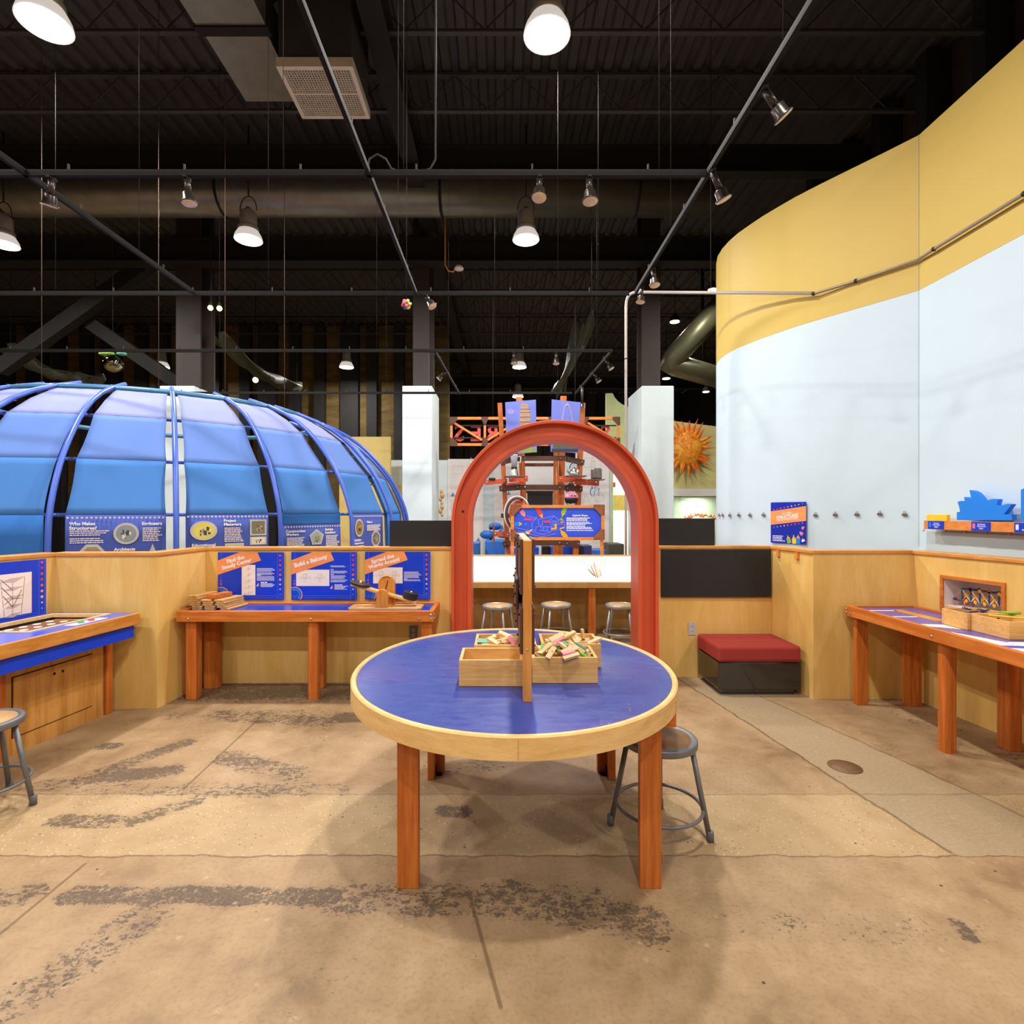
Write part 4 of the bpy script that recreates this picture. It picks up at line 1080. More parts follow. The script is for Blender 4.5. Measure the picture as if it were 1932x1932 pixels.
strip([(2.765,3.40),(2.94,3.30),(2.94,3.33),(2.765,3.43)], prt); strip([(2.80,2.98),(3.2,2.92),(3.2,2.98),(2.80,3.04)], M['blueg'])
for i in range(16):
    a, q = 2.86+.012*(i % 4), 3.32-.018*i
    strip([(a,q),(a+.016,q-.003),(a+.015,q-.010),(a,q-.007)], M[['green','pink','ink','brownl'][i % 4]], 'printed_dash', .0009)
tray('wooden_bin', 'pine bin of blue construction pieces on the right-hand table, farther of two', 2.945, 3.218, 3.425, 3.625, zp+.001, .106, M['pineh'], .012, 'pine bins on the right table')
tray('wooden_bin', 'pine bin with a yellow rod across it on the right-hand table, nearer of two', 2.965, 3.218, 3.165, 3.42, zp+.001, .106, M['pineh'], .012, 'pine bins on the right table')
rg = random.Random(4)
def rod(name, label, a, c, r, mat, group=None):
    a, c = Vector(a), Vector(c); o = MB().cyl(a, c, r, None, 8).build(name, mat, None, base=a); tag(o, label, 'toy piece', group); return o
for i in range(18):
    a = Vector((3.0+.14*rg.random(), 3.46+.12*rg.random(), zp+.035+.08*rg.random())); d = Vector((rg.uniform(-1,1), rg.uniform(-1,1), rg.uniform(-.3,.6))).normalized()*.05
    rod('connector_rod', 'small indigo construction rod piled in the farther bin on the right table', a, a+d, .005, M['navy'], 'indigo rods in the farther bin')
for i in range(5):
    a = Vector((3.02+.1*rg.random(), 3.47+.09*rg.random(), zp+.115)); o = MB().lathe([(.006,0),(.016,0),(.016,.006),(.006,.006)], a, 8).build('ring_connector', M['navy'], None, base=a)
    tag(o, 'small indigo ring connector on the pile in the farther bin on the right table', 'toy piece', 'indigo rings in the farther bin')
rod('connector_rod', 'long thin yellow rod lying across the nearer bin on the right table', (3.0,3.335,zp+.1135), (3.26,3.1,zp+.1165), .005, M['yel'])
rod('connector_rod', 'short green rod sticking up behind the nearer bin on the right table', (3.17,3.45,zp+.109), (3.22,3.36,zp+.121), .009, M['green'])
rod('connector_rod', 'short black rod leaning inside the nearer bin on the right table', (3.02,3.36,zp+.05), (3.05,3.32,zp+.10), .004, M['black'])

# ========================================================== light-up counter
k7 = .12
def cx_at(y): return -2.716-k7*(4.05-y)
ctr = thing('exhibit_counter', 'blue exhibit counter with a sunken demonstration tray and oak cabinet at the left edge', 'counter', (-3.1, 3.0, 0))
Y0c, Y1c, zt = .9, 4.055, .745
xw = lambda y: -3.392-.18*(4.10-y)
mb = MB(); fx = lambda y, o_=0: cx_at(y)+o_
# top in four pieces round the sunken tray
ta, tb = 3.385, 4.005
xi = lambda y: cx_at(y)-.175; xo = lambda y: cx_at(y)-.612
def quad(mb, ya, yb, fa, fb, z0, z1): mb.prism([(fa(ya), ya, z0), (fb(ya), ya, z0), (fb(yb), yb, z0), (fa(yb), yb, z0)], (0,0,z1-z0))
wl = lambda y: max(xw(y)+.004, cx_at(y)-.70); fr = lambda y: cx_at(y)-.022
quad(mb, Y0c, ta, wl, fr, zt-.03, zt); quad(mb, tb, Y1c, wl, fr, zt-.03, zt); quad(mb, ta, tb, xi, fr, zt-.03, zt); quad(mb, ta, tb, wl, xo, zt-.03, zt)
mb.build('worktop', pm('counter_blue', S(66,92,206), .22, 0, .08, 3), ctr)
mb = MB(); quad(mb, Y0c, Y1c, lambda y: cx_at(y)-.0215, lambda y: cx_at(y), zt-.082, zt+.004); mb.build('edge_band', M['edge'], ctr, .006)
mb = MB(); quad(mb, Y0c, Y1c-.03, lambda y: cx_at(y)-.055, lambda y: cx_at(y)-.025, zt-.175, zt-.0825); mb.build('apron', M['bluep'], ctr)
mb = MB(); w_ = .022
quad(mb, ta+.001, ta+w_, xo, xi, zt-.06, zt+.006); quad(mb, tb-w_, tb-.001, xo, xi, zt-.06, zt+.006)
quad(mb, ta+w_, tb-w_, lambda y: xo(y)+.001, lambda y: xo(y)+w_, zt-.06, zt+.006); quad(mb, ta+w_, tb-w_, lambda y: xi(y)-w_, lambda y: xi(y)-.001, zt-.06, zt+.006)
mb.build('tray_frame', M['block'], ctr)
mb = MB(); quad(mb, ta+w_, tb-w_, lambda y: xo(y)+w_, lambda y: xi(y)-w_, zt-.075, zt-.062); mb.build('tray_bottom', M['black'], ctr)
mb = MB(); l_ = .006
quad(mb, ta+w_+.0005, ta+w_+l_, lambda y: xo(y)+w_+.0005, lambda y: xi(y)-w_-.0005, zt-.0615, zt-.018); quad(mb, tb-w_-l_, tb-w_-.0005, lambda y: xo(y)+w_+.0005, lambda y: xi(y)-w_-.0005, zt-.0615, zt-.018)
quad(mb, ta+w_+l_, tb-w_-l_, lambda y: xo(y)+w_+.0005, lambda y: xo(y)+w_+l_, zt-.0615, zt-.018); quad(mb, ta+w_+l_, tb-w_-l_, lambda y: xi(y)-w_-l_, lambda y: xi(y)-w_-.0005, zt-.0615, zt-.018)
mb.build('tray_lining', M['black'], ctr)
mb = MB(); quad(mb, ta+.06, tb-.05, lambda y: xo(y)+.055, lambda y: xi(y)-.055, zt-.0615, zt-.030); brd = mb.build('shake_board', pm('shake_brown', S(128,80,58), .5, 0, .08), ctr)
for i in range(5):
    for j in range(3):
        y = ta+.115+i*.095; x = xo(y)+.10+j*.10
        MB().lathe([(.001,0),(.024,0),(.024,.003),(.001,.003)], (x, y, zt-.0298), 16).build('foot_spot', M['cream'], brd)
mb = MB(); quad(mb, 3.60, 3.86, lambda y: cx_at(y)-.150, lambda y: cx_at(y)-.075, zt+.0003, zt+.0015); btn = mb.build('button_plate', M['cream'], ctr)
for y, mname, nm in ((3.685,'teal','green_button'), (3.765,'red','red_button')):
    mt = pm('button_green', S(24,160,84), .35) if nm == 'green_button' else pm('button_red', S(222,44,48), .35)
    MB().lathe([(.020,0),(.020,.006),(.014,.009),(.001,.009)], (cx_at(y)-.112, y, zt+.0017), 16).build(nm, mt, btn)
cf = lambda y, o_=0: -2.935-.12*(4.04-y)+o_
mb = MB(); quad(mb, 1.0, 3.99, lambda y: cf(y)-.34 if y > 2 else cf(y)-.34, lambda y: cf(y)-.004, .0, zt-.0305); mb.build('cabinet', M['cab'], ctr)
for y in (4.0, 3.19, 2.3):
    mb = MB(); quad(mb, y, y+.075 if y < 3.9 else 4.055, lambda q: cf(q)-.085 if y < 3.9 else cf(q)-.07, lambda q: cf(q)+(.012 if y > 3.9 else .03), 0, zt-.176); mb.build('leg', M['fir'], ctr, .003)
d0, d1 = 3.335, 3.89
mb = MB(); quad(mb, d0, d1, lambda y: cf(y)-.0035, lambda y: cf(y)+.004, .11, .478); dr = mb.build('door', M['cab'], ctr, .002); dr['label'] = 'oak cabinet door with two small locks'
mb = MB()
quad(mb, d0-.006, d1+.006, lambda y: cf(y)-.0038, lambda y: cf(y)-.0030, .104, .484); mb.build('door_gap', M['black'], ctr)
for y in (3.60, 3.66):
    MB().lathe([(.009,0),(.009,.003),(.003,.004)], (cf(y)+.004, y, .425), 12, Matrix.Rotation(R(90), 3, 'Y')).build('lock', M['steelb'], dr)

# ==================================================================== bench
bn = thing('bench', 'low bench with red cushion and glossy black base under the wide chalkboard', 'bench', (2.10, 4.64, 0))
MB().box(1.765, 2.44, 4.42, 4.885, .048, .272).build('base', M['gloss'], bn, .006)
MB().box(1.80, 2.40, 4.455, 4.87, 0, .0475).build('plinth', M['gloss'], bn)
o = MB().box(1.755, 2.438, 4.40, 4.885, .2735, .408).build('cushion', M['red'], bn, .028, 4)
pip = pm('cushion_piping', S(140,36,32), .8); mb = MB()
for z in (.30,): mb.tube([(1.754,4.43,z),(1.754,4.86,z)], .003, 6); mb.tube([(1.785,4.399,z),(2.41,4.399,z)], .003, 6)
mb.build('piping', pip, bn)
# outlets
def outlet(label, p, n, mat, slots):
    t = thing('power_outlet', label, 'outlet', tuple(p)); n = Vector(n); u = Vector((1,0,0)); P_ = Pan(Vector(p)-u*.035-Vector((0,0,-.0575)), u, (0,0,-1), n)
    mb = MB(); P_.rect(mb, 0, 0, .07, .115, .0003, .006); mb.build('plate', mat, t, .0015)
    for b_ in (.036, .079):
        mb = MB(); P_.disc(mb, .035, b_, .017, .0061, .008, 16); f_ = mb.build('receptacle', slots, t)
        mb = MB(); P_.rect(mb, .028, b_-.006, .031, b_+.005, .0081, .0086); P_.rect(mb, .039, b_-.006, .042, b_+.005, .0081, .0086); mb.build('slot', M['black'], f_)
outlet('dark grey wall outlet under the right end of the long table', tuple(at(780,1193,4.765)-Vector((0,.0,0))), (0,-1,0), M['tag_g'], pm('outlet_insert', S(172,168,164), .5))
outlet('pale wall outlet left of the red bench', (at(1306,1186,4.915).x, 4.9195, at(1306,1186,4.92).z), (0,-1,0), M['tag_w'], M['tag_w'])
# small things on the floor
q = atZ(1594,1447,0); o = MB().lathe([(.001,0),(.09,0),(.09,.003),(.001,.003)], (0,0,0), 32).build('drain_cover', pm('drain_brown', S(120,88,60), .6, .3, .2, 40), None); o.location = q; tag(o, 'round brown metal drain cover in the smooth concrete strip', 'drain')
q = atZ(1880,1410,0)
o = MB().tube([(0,0,.004),(.05,-.03,.004),(.11,-.075,.004)], .004, 6).build('red_wire', pm('red_wire', S(190,50,40), .5), None); o.location = q; tag(o, 'bit of red wire on the floor beneath the right-hand table', 'wire')
# wooden hooks under the rail, right of the chalkboard
for x, y, lb in ((2.452,4.80,'left wooden peg clip under the rail beside the wide chalkboard'), (2.474,4.53,'right wooden peg clip under the rail beside the wide chalkboard')):
    xx = 2.445+.0785*(4.93-y)
    o = MB().box(-.02, -.002, -.02, .02, -.055, 0).build('clip', M['signw'], None, .002); o.location = (xx-.001, y, RAIL-.003); tag(o, lb, 'clip', 'wooden clips under the rail')
# ================================================================== posters
DOTC = ['dot_magenta','dot_red','dot_coral','dot_red2','dot_orange','dot_peach','dot_yellow','dot_lime','dot_green']
for nme, c in zip(DOTC, [(232,60,150),(222,44,58),(232,84,84),(226,60,60),(240,120,64),(246,170,110),(246,206,130),(206,220,150),(96,180,130)]): M[nme] = pm(nme, S(*c), .5, 0, .02)
def wallposter(label, x0, x1, y0, y1, Yw, title, diag, seed):
    """blue graphic on the plywood; x,y in the photo's survey pixels on the plane Yw"""
    s = Yw/F; o = at(x0, y0, Yw)
    P = Pan(o, (1,0,0), (0,0,-1), (0,-1,0)); W, H = (x1-x0)*s, (y1-y0)*s
    t = thing('poster', label, 'poster', tuple(at(x0, y1, Yw)))
    mb = MB(); P.rect(mb, 0, 0, W, H, .0005, .004); mb.build('board', M['blueg'], t)
    d = .0042
    mb = MB(); lw = .0018
    for a in (.052*W*1, W-.055, W-.012): P.line(mb, [(a,0),(a,H)], lw, d, d+.0004)
    for b in (H-.035, H-.018): P.line(mb, [(0,b),(W-.012,b)], lw, d, d+.0004)
    mb.build('border_lines', pm('border_violet', S(120,130,220), .5), t)
    for i in range(9):
        mb = MB(); r = .0115 if i < 6 else .009-.0015*(i-6); P.disc(mb, W-.033, .028+i*(H-.07)/8.2, r*.9, d, d+.0006, 12)
        mb.build('border_dot', M[DOTC[i]], t)
    mb = MB(); P.disc(mb, .026, H*.60, .007, d, d+.0006, 10); P.disc(mb, .026, H*.665, .009, d, d+.0006, 10); mb.build('magenta_dot', M['dot_magenta'], t)
    mb = MB(); P.ring(mb, .03, H-.045, .060, .068, d+.0005, d+.001, R(-115), R(40)) ; mb.build('emblem_arc', M['banner'], t)
    mb = MB(); P.ring(mb, .03, H-.045, .036, .054, d+.0005, d+.001, R(-120), R(52)); mb.build('emblem_band', M['sky'], t)
    mb = MB(); P.ring(mb, .03, H-.045, .022, .025, d+.0005, d+.001, 0, 2*pi); P.line(mb, [(.03,H-.075),(.03,H-.045),(.06,H-.045)], .002, d+.0005, d+.001); mb.build('emblem_ring', M['sky'], t)
    # slanting orange banner with the title
    g = R(16); a1 = .655*W
    mb = MB(); pts = [(0, .173*H), (.53*W*.62, .0), (.60*W, .0), (a1, .172*H), (0, .475*H)]
    P.poly(mb, pts, d+.001, d+.003); bn_ = mb.build('title_banner', M['banner'], t)
    mb = MB()
    if len(title) == 2:
        P.text(mb, title[0], .278*W, .182*H, .048, d+.0031, g, 'C', .040, width=.275*W if len(title[0]) < 9 else .36*W)
        P.text(mb, title[1], .296*W, .276*H, .046, d+.0031, g, 'C', .040, width=.47*W if title[1][0] == 'S' else .49*W)
    else: P.text(mb, title[0], .307*W, .222*H, .050, d+.0031, g, 'C', .040, width=.52*W)
    mb.build('title_text', M['white'], bn_)
    # white drawing card
    (da0, db0, da1, db1) = diag; mb = MB(); P.rect(mb, da0*W, db0*H, da1*W, db1*H, d, d+.001); cd_ = mb.build('drawing_card', M['cream'], t)
    mb = MB(); A0_, B0_, w_, h_ = da0*W, db0*H, (da1-da0)*W, (db1-db0)*H
    if h_ > w_:
        for i in range(5):
            yy = B0_+h_*(.12+.2*i); xx = A0_+w_*.5; L = w_*.13*(1+i*.35)
            P.line(mb, [(xx-L,yy+.008),(xx+L*.2,yy+.002),(xx+L,yy-.010),(xx+L*.9,yy-.004),(xx-.1*L,yy+.012),(xx-L,yy+.016),(xx-L,yy+.008)], .0011, d+.001, d+.0014)
            P.line(mb, [(xx,yy+.018),(xx,yy-.018)], .0016, d+.001, d+.0014)
    else:
        for i in range(2):
            xx = A0_+w_*(.27+.45*i); yy = B0_+h_*.5
            for q in ([(-.055,-.008),(.055,-.008),(.055,.008),(-.055,.008),(-.055,-.008)], [(-.02,-.035),(.012,-.035),(.012,.0),(-.02,.0),(-.02,-.035)], [(-.012,.0),(.008,.0),(.008,.045),(-.012,.045),(-.012,.0)], [(.012,-.035),(.022,-.042),(-.01,-.042),(-.02,-.035)], [(.022,-.042),(.022,-.006)]):
                P.line(mb, [(xx+a*.85, yy+b*.8) for a, b in q], .0011, d+.001, d+.0014)
    mb.build('line_drawing', M['ink'], cd_)
    mb = MB(); ta = (.59 if h_ > w_ else da1+.02)*W; tw = W*.90-ta-.02
    rows = [(.335,4),(.425,3),(.475,1),(.505,5)] if h_ > w_ else [(.285,2),(.36,1),(.395,3),(.46,1),(.49,4),(.58,3)]
    if title[0].startswith('Spread'): rows = [(.42,5),(.52,2),(.565,1),(.585,2)]
    for j, (b, n_) in enumerate(rows): P.para(mb, ta, b*H, tw*(.25 if n_ == 1 else 1), n_, .0085, .0036 if n_ > 1 else .006, d, seed+j)
    if not title[0].startswith('Spread'): P.para(mb, ta+.035, .625*H+(.055*H if h_ <= w_ else 0), tw*.45, 1, .009, .008, d, seed+9); P.para(mb, ta+.035, .655*H+(.055*H if h_ <= w_ else 0), tw-.035, 4, .0085, .0045, d, seed+8)
    mb.build('body_text', M['white'], t)
    if not title[0].startswith('Spread'):
        yy = .665*H+(.055*H if h_ <= w_ else 0)
        for (a, b), mm in zip(((.006,.012),(.013,0),(.021,.012)), ('white','banner','brownl')):
            mb = MB(); P.poly(mb, [(ta+a-.009, yy+b+.008), (ta+a, yy+b-.010), (ta+a+.009, yy+b+.008)], d, d+.0006); mb.build('tip_mark', M[mm], t)
    return t
Yw1 = 4.738
wallposter('blue poster headed Find the Steady Center, left of three above the long table', 411.5, 536, 1042, 1131.5, Yw1-.0, ['Find the', 'Steady Center'], (.362,.265,.568,.90), 11)
wallposter('blue poster headed Build a Balcony, middle of three above the long table', 550, 673.5, 1041.5, 1131.5, 4.744, ['Build a Balcony'], (.075,.37,.58,.71), 23)
wallposter('blue poster headed Spread the Weight Around, right of three above the long table', 689, 812, 1041, 1130.5, 4.752, ['Spread the', 'Weight Around'], (.125,.33,.575,.665), 37)

# poster over the counter on the left wall
dA = (Vector((*A,0))-Vector((*A0,0))).normalized(); nA = Vector((dA.y, -dA.x, 0))
def leftw(px, py, off=0):
    k = (px-CX)/F; s = (k*A0[1]-A0[0])/(dA.x-k*dA.y); y = A0[1]+dA.y*s
    return Vector((A0[0]+dA.x*s, y, EYE-(py-CY)/F*y))
q = leftw(86, 1054); W = 1.35
P = Pan(Vector((q.x, q.y, RAIL-.012))-dA*W, dA, (0,0,-1), nA); H = RAIL-.012-leftw(86,1159).z
lp = thing('poster', 'wide blue poster with white line drawings of towers behind the left counter', 'poster', tuple(P.pt(W/2, H)))
mb = MB(); P.rect(mb, 0, 0, W, H, .001, .005); mb.build('board', M['blueg'], lp)
mb = MB(); P.rect(mb, .25, .085, W-.105, H-.032, .0052, .0062); mb.build('drawing_card', M['cream'], lp)
mb = MB()
for a in (W-.052, W-.010): P.line(mb, [(a,0),(a,H)], .002, .0052, .0056)
for b in (H-.022, H-.008): P.line(mb, [(0,b),(W,b)], .002, .0052, .0056)
mb.build('border_lines', pm('border_violet', S(120,130,220), .5), lp)
for i in range(9):
    mb = MB(); P.disc(mb, W-.031, .022+i*(H-.065)/8.2, .010 if i < 7 else .007, .0052, .0058, 12, .010 if i < 7 else .007); mb.build('border_dot', M[DOTC[i]], lp)
fsm, lim = pm('shade_mauve', S(206,188,186), .6), M['inkd']
for j in range(3):
    fm, lm = MB(), MB()
    xc = W-.235-.26*j; top = .118; fh = .062
    for i in range(5):
        yy = top+i*fh; sk = .0 ; w_ = .085-.006*i
        P.poly(fm, [(xc-w_,yy+.020),(xc-.02,yy),(xc+w_,yy-.006),(xc+.012,yy+.032)] if i == 0 else [(xc-w_+.01,yy+.018),(xc-.005,yy-.002),(xc+w_,yy),(xc+.005,yy+.028)], .0063, .0067)
        if i < 4:
            for a in (-w_+.008, .0, w_-.004): P.line(lm, [(xc+a, yy+(.02 if a < 0 else .028 if a == 0 else .0)), (xc+a*.93, yy+fh+.01)], .002, .0068, .0072)
    if j == 0:
        for q in ([(-.078,.118),(.0,.20)], [(-.07,.175),(.0,.26),(.055,.265)], [(-.062,.235),(.0,.32),(.06,.205)], [(-.055,.295),(.0,.26)]):
            P.line(lm, [(xc+a, b) for a, b in q], .0032, .0074, .0078)
    fo = fm.build('tower_drawing', fsm, lp); lm.build('drawing_lines', lim, fo)

# poster and binder clips on the curved wall
a, d_, n_ = onwall(1457, 948, .014); c, _, _ = onwall(1523.5, 945, .014)
zt = a.z; b0 = onwall(1457, 1023.5, .014)[0]
u = Vector((c.x-a.x, c.y-a.y, 0)); Wp = u.length; u.normalize(); Hp = zt-b0.z
nn = Vector((u.y, -u.x, 0)) 
if nn.y > 0: nn = -nn
P = Pan(Vector((a.x, a.y, zt)), u, (0,0,-1), nn)
sp = thing('poster', 'square blue and orange poster headed STRUCTURES on the curved pale wall', 'poster', tuple(P.pt(Wp/2, Hp)))
mb = MB(); P.rect(mb, 0, 0, Wp, Hp, .004, .010); mb.build('board', pm('poster_ultramarine', S(18,42,176), .35), sp)
mb = MB(); P.poly(mb, [(0,.225*Hp),(Wp,.10*Hp),(Wp,.445*Hp),(0,.56*Hp)], .0103, .012); bn_ = mb.build('banner', M['banner'], sp)
ga = math.atan2(.12*Hp, Wp); mb = MB()
P.text(mb, 'Who Built', .47*Wp, .285*Hp, .030, .0122, ga, 'C', .015, width=.27*Wp)
P.text(mb, 'STRUCTURES', .49*Wp, .385*Hp, .05, .0122, ga, 'C', .03, width=.62*Wp); P.text(mb, 'that we designed today?', .49*Wp, .43*Hp, .030, .0122, ga, 'C', .015, width=.60*Wp)
mb.build('banner_text', M['white'], bn_)
for row, (y0_, y1_) in enumerate(((.185,.045),(.615,.50))):
    for i in range(9):
        f_ = i/8; mb = MB(); P.disc(mb, Wp*(.095+.81*f_), Hp*(y0_+(y1_-y0_)*f_), .0085 if (i < 6 if row == 0 else i > 2) else .006, .0103, .011, 12)
        mb.build('dot', M[DOTC[i] if row == 0 else DOTC[8-i]], sp)
mb = MB(); P.para(mb, .06*Wp, .82*Hp, .36*Wp, 4, .017, .008, .0103, 5); mb.build('body_text', M['white'], sp)
def pencil2(mbs, P, tip, ang, L, w, d, body, tipc, prefix=''):
    """coloured pencil seen flat: tip, sharpened cone, shaft"""
    ca, sa = cos(ang), sin(ang)
    def q(a, b): return (tip[0]+a*ca-b*sa, tip[1]+a*sa+b*ca)
    m1 = MB(); P.poly(m1, [q(0,0), q(L*.18,w*.14), q(L*.18,-w*.14)], d+.0003, d+.0012)
    m2 = MB(); P.poly(m2, [q(L*.10,0), q(L*.48,w*.5), q(L*.42,0), q(L*.48,-w*.5)], d, d+.0009)
    m3 = MB(); P.poly(m3, [q(L*.42,0), q(L*.48,w*.5), q(L,w*.5), q(L,-w*.5), q(L*.48,-w*.5)], d, d+.0008)
    return m1, m2, m3
def pencil(P, par, tip, ang, L, w, d, bodymat):
    m1, m2, m3 = pencil2(None, P, tip, ang, L, w, d, None, None)
    b_ = m3.build('pencil', bodymat, par); m2.build('pencil_point', M['yelor'], b_); m1.build('pencil_lead', bodymat, b_)
for fx_, fy_, an, L_, bm_ in ((.49,.79,75,.10,'green'), (.66,.775,85,.105,'yel'), (.79,.75,92,.115,'sky')): pencil(P, sp, (fx_*Wp, fy_*Hp), R(an), min(L_, (1-fy_)*Hp*.98), .045, .0103, M[bm_])
for fx_, fy_, an, L_, bm_ in ((.82,.70,42,.07,'pink'),(.88,.585,40,.045,'pink'),(.90,.86,68,.05,'white')): pencil(P, sp, (fx_*Wp, fy_*Hp), R(an), L_*.72, .036, .0103, M[bm_])
steelclip = pm('clip_steel', S(150,140,126), .3, .8, .1)
def bclip(px, py, lb):
    q, d_, n_ = onwall(px, py, 0)
    t = thing('binder_clip', lb, 'clip', tuple(q), 'steel clips along the curved wall')
    u = -d_ if d_.x < 0 else d_; P_ = Pan(q, u, (0,0,-1), n_)
    mb = MB(); P_.poly(mb, [(-.022,.012),(-.020,-.002),(-.010,-.008),(.010,-.008),(.020,-.002),(.022,.012),(.010,.016),(-.010,.016)], .004, .022); mb.build('jaw', steelclip, t, .002)
    mb = MB(); mb.tube([P_.pt(-.009,-.007,.012), P_.pt(-.007,-.026,.016), P_.pt(.007,-.026,.016), P_.pt(.009,-.007,.012)], .0025, 6); mb.build('handle', steelclip, t)
    MB().cyl(P_.pt(0,0,0), P_.pt(0,0,.006), .006, None, 8).build('stud', M['chrome'], t)
ords = ['first','second','third','fourth','fifth','sixth']
for i, (px, py) in enumerate([(1358.5,972),(1365,972),(1378.5,972),(1395.5,971.5),(1416.5,971.5),(1442,971)]): bclip(px, py, 'steel clip left of the STRUCTURES poster, %s from the curved edge' % ords[i])
for i, (px, py) in enumerate([(1540,971.5),(1577,970.5),(1618,970),(1661,969),(1708,970)]): bclip(px, py, 'steel clip right of the STRUCTURES poster, %s in the row' % ords[i])

# shelf on the right wall, with cut-outs
sh = thing('wall_shelf', 'wooden ledge shelf with name plates on the pale wall at right', 'shelf', (3.35*KW, 3.6*KW, 1.357))
mb = MB(); ys0, ys1 = 2.4*KW, 4.215*KW; XS = 3.285*KW; XB = 3.3835*KW; zb3, zs = EYE-.13*KW, EYE-.064*KW; mb.box(XS, XS+.045, ys0, ys1, zb3, zs); mb.build('front_board', M['signw'], sh, .002)
mb = MB(); mb.prism([(XS+.0455, ys0, zs-.02), (XS+.0455, ys1, zs-.02), (XB, ys1, zs-.02), (XB, 3.46*KW, zs-.02), (3.41*KW, ys0, zs-.02)], (0,0,.018)); mb.build('shelf_board', M['signw'], sh)
def plate(px0, px1, py0, py1, tx, seed, pic):
    q0, q1 = atX(px0, py0, XS), atX(px1, py1, XS); W_ = q0.y-q1.y
    P_ = Pan(Vector((XS, q0.y, zs-.003)), (0,-1,0), (0,0,-1), (-1,0,0)); mb = MB(); P_.rect(mb, 0, 0, W_, .066, .0003, .006); o = mb.build('name_plate', M['blueg'], sh)
    mb = MB(); P_.rect(mb, .012, .012, .034, .050, .0062, .0068); mb.build('plate_picture', M[pic], o)
    mb = MB(); c = W_*.56
    for j, s_ in enumerate(tx): P_.text(mb, s_, c, .022+.014*j, .014, .0063, 0, 'C', .02, width=min(.075, .011*len(s_)))
    P_.para(mb, c-.02, .044, .04, 2, .007, .003, .0063, seed, .2); mb.build('plate_text', M['white'], o)
plate(1752, 1781, 983, 994, ['Great', 'Pyramids'], 3, 'sky'); plate(1834, 1869, 983, 996, ['Sydney', 'Opera House'], 4, 'pink'); plate(1915, 1952, 983, 998, [], 5, 'lblue')
for px in (1744, 1786, 1823, 1864, 1908):
    q = atX(px, 1001, XS+.025); mb = MB(); mb.tube([(q.x, q.y, zb3-.001), (q.x, q.y, zb3-.012), (q.x-.008, q.y, zb3-.020), (q.x-.016, q.y, zb3-.015)], .003, 6); mb.build('cup_hook', M['brownl'], sh)
zs += .0005
q0, q1 = atX(1751, 981, XS+.045), atX(1789.5, 981, XS+.045)
o = MB().box(XS+.03, XS+.06, q1.y, q0.y, zs, zs+.050).build('foam_block', M['yel'], None, .002, base=(XS+.045, q0.y, zs)); tag(o, 'flat yellow foam block on the left end of the wall shelf', 'block')
def cutout(name, label, pts, mat):
    x0, x1 = XS+.02, XS+.055
    v = []
    for px, py in pts:
        q = atX(px, py, x0); v.append((x0, q.y, max(zs, q.z)))
    o = MB().prism(v, (x1-x0, 0, 0)).build(name, mat, None, 0, base=(x0, v[0][1], zs)); return tag(o, label, 'cut-out')
def zz(x, y): return (1720+x*212/1932, 900+y*160/1458)
cutout('building_cutout', 'bright blue cut-out of a sail-roofed building on the wall shelf',
  [zz(*p) for p in [(776,742),(776,604),(825,600),(832,580),(812,500),(787,425),(850,410),(910,416),(902,345),(960,345),(1022,362),(1008,290),(992,226),(1060,236),(1120,268),(1180,330),(1225,390),(1256,438),(1310,402),(1380,378),(1440,375),(1490,384),(1475,430),(1460,478),(1518,503),(1580,478),(1650,462),(1720,468),(1650,560),(1580,640),(1722,645),(1724,742)]], M['sky'])
cutout('building_cutout', 'tall blue cut-out at the right edge of the wall shelf, cut by the picture edge', [(1926,985),(1926,924),(1931,922),(1940,900),(1950,915),(1975,925),(1975,985)], M['sky'])
ac, na, ba = base_mat('acrylic_sheet', .12, 0, .5); ba.inputs['Base Color'].default_value = (*S(198,210,214), 1)
q0 = atX(1744, 1003, XB-.03)
o = MB().prism([(XB-.012, q0.y, RAIL-.3), (XB-.012, 3.45*KW, RAIL-.3), (XB-.008, 3.45*KW, RAIL-.3), (XB-.008, q0.y, RAIL-.3)], (0,0,1.335-RAIL+.3)).build('clear_panel', ac, None, 0, base=(XB-.01, q0.y, RAIL-.3)); tag(o, 'glossy pale protective sheet on the wall beneath the shelf', 'panel')

# display niche in the right panel
def wp(s, off, z): p = Vector((*P2,0))+dP*s+nP*off; return (p.x, p.y, z)
ni = thing('display_niche', 'orange-framed white niche in the plywood wall holding a toy truss bridge', 'niche', wp((h0+h1)/2, .1, zb_))
dpth = .24
def wbox(s0, s1, o0, o1, z0, z1, mb=None):
    mb = mb or MB(); mb.prism([wp(s0,o0,z0), wp(s1,o0,z0), wp(s1,o1,z0), wp(s0,o1,z0)], (0,0,z1-z0)); return mb
wm = pm('niche_white', S(236,224,220), .6, 0, .02)
zq = EYE-(1089-CY)/F*yq; zn = zb_+.004; dpth = .21
wbox(h0+.0005, h1-.0005, dpth, dpth+.008, zb_+.0005, zq-.0005).build('back_panel', wm, ni)
wbox(h0+.0005, h0+.005, .0, dpth-.0005, zb_+.0005, zq-.0005).build('side_panel', wm, ni); wbox(h1-.005, h1-.0005, .0, dpth-.0005, zb_+.0005, zq-.0005).build('side_panel', wm, ni)
wbox(h0+.0055, h1-.0055, .0, dpth-.0005, zb_+.0005, zn).build('bottom_panel', wm, ni); wbox(h0+.0055, h1-.0055, .0, dpth-.0005, zq-.005, zq-.0005).build('top_panel', wm, ni)
fw = .026
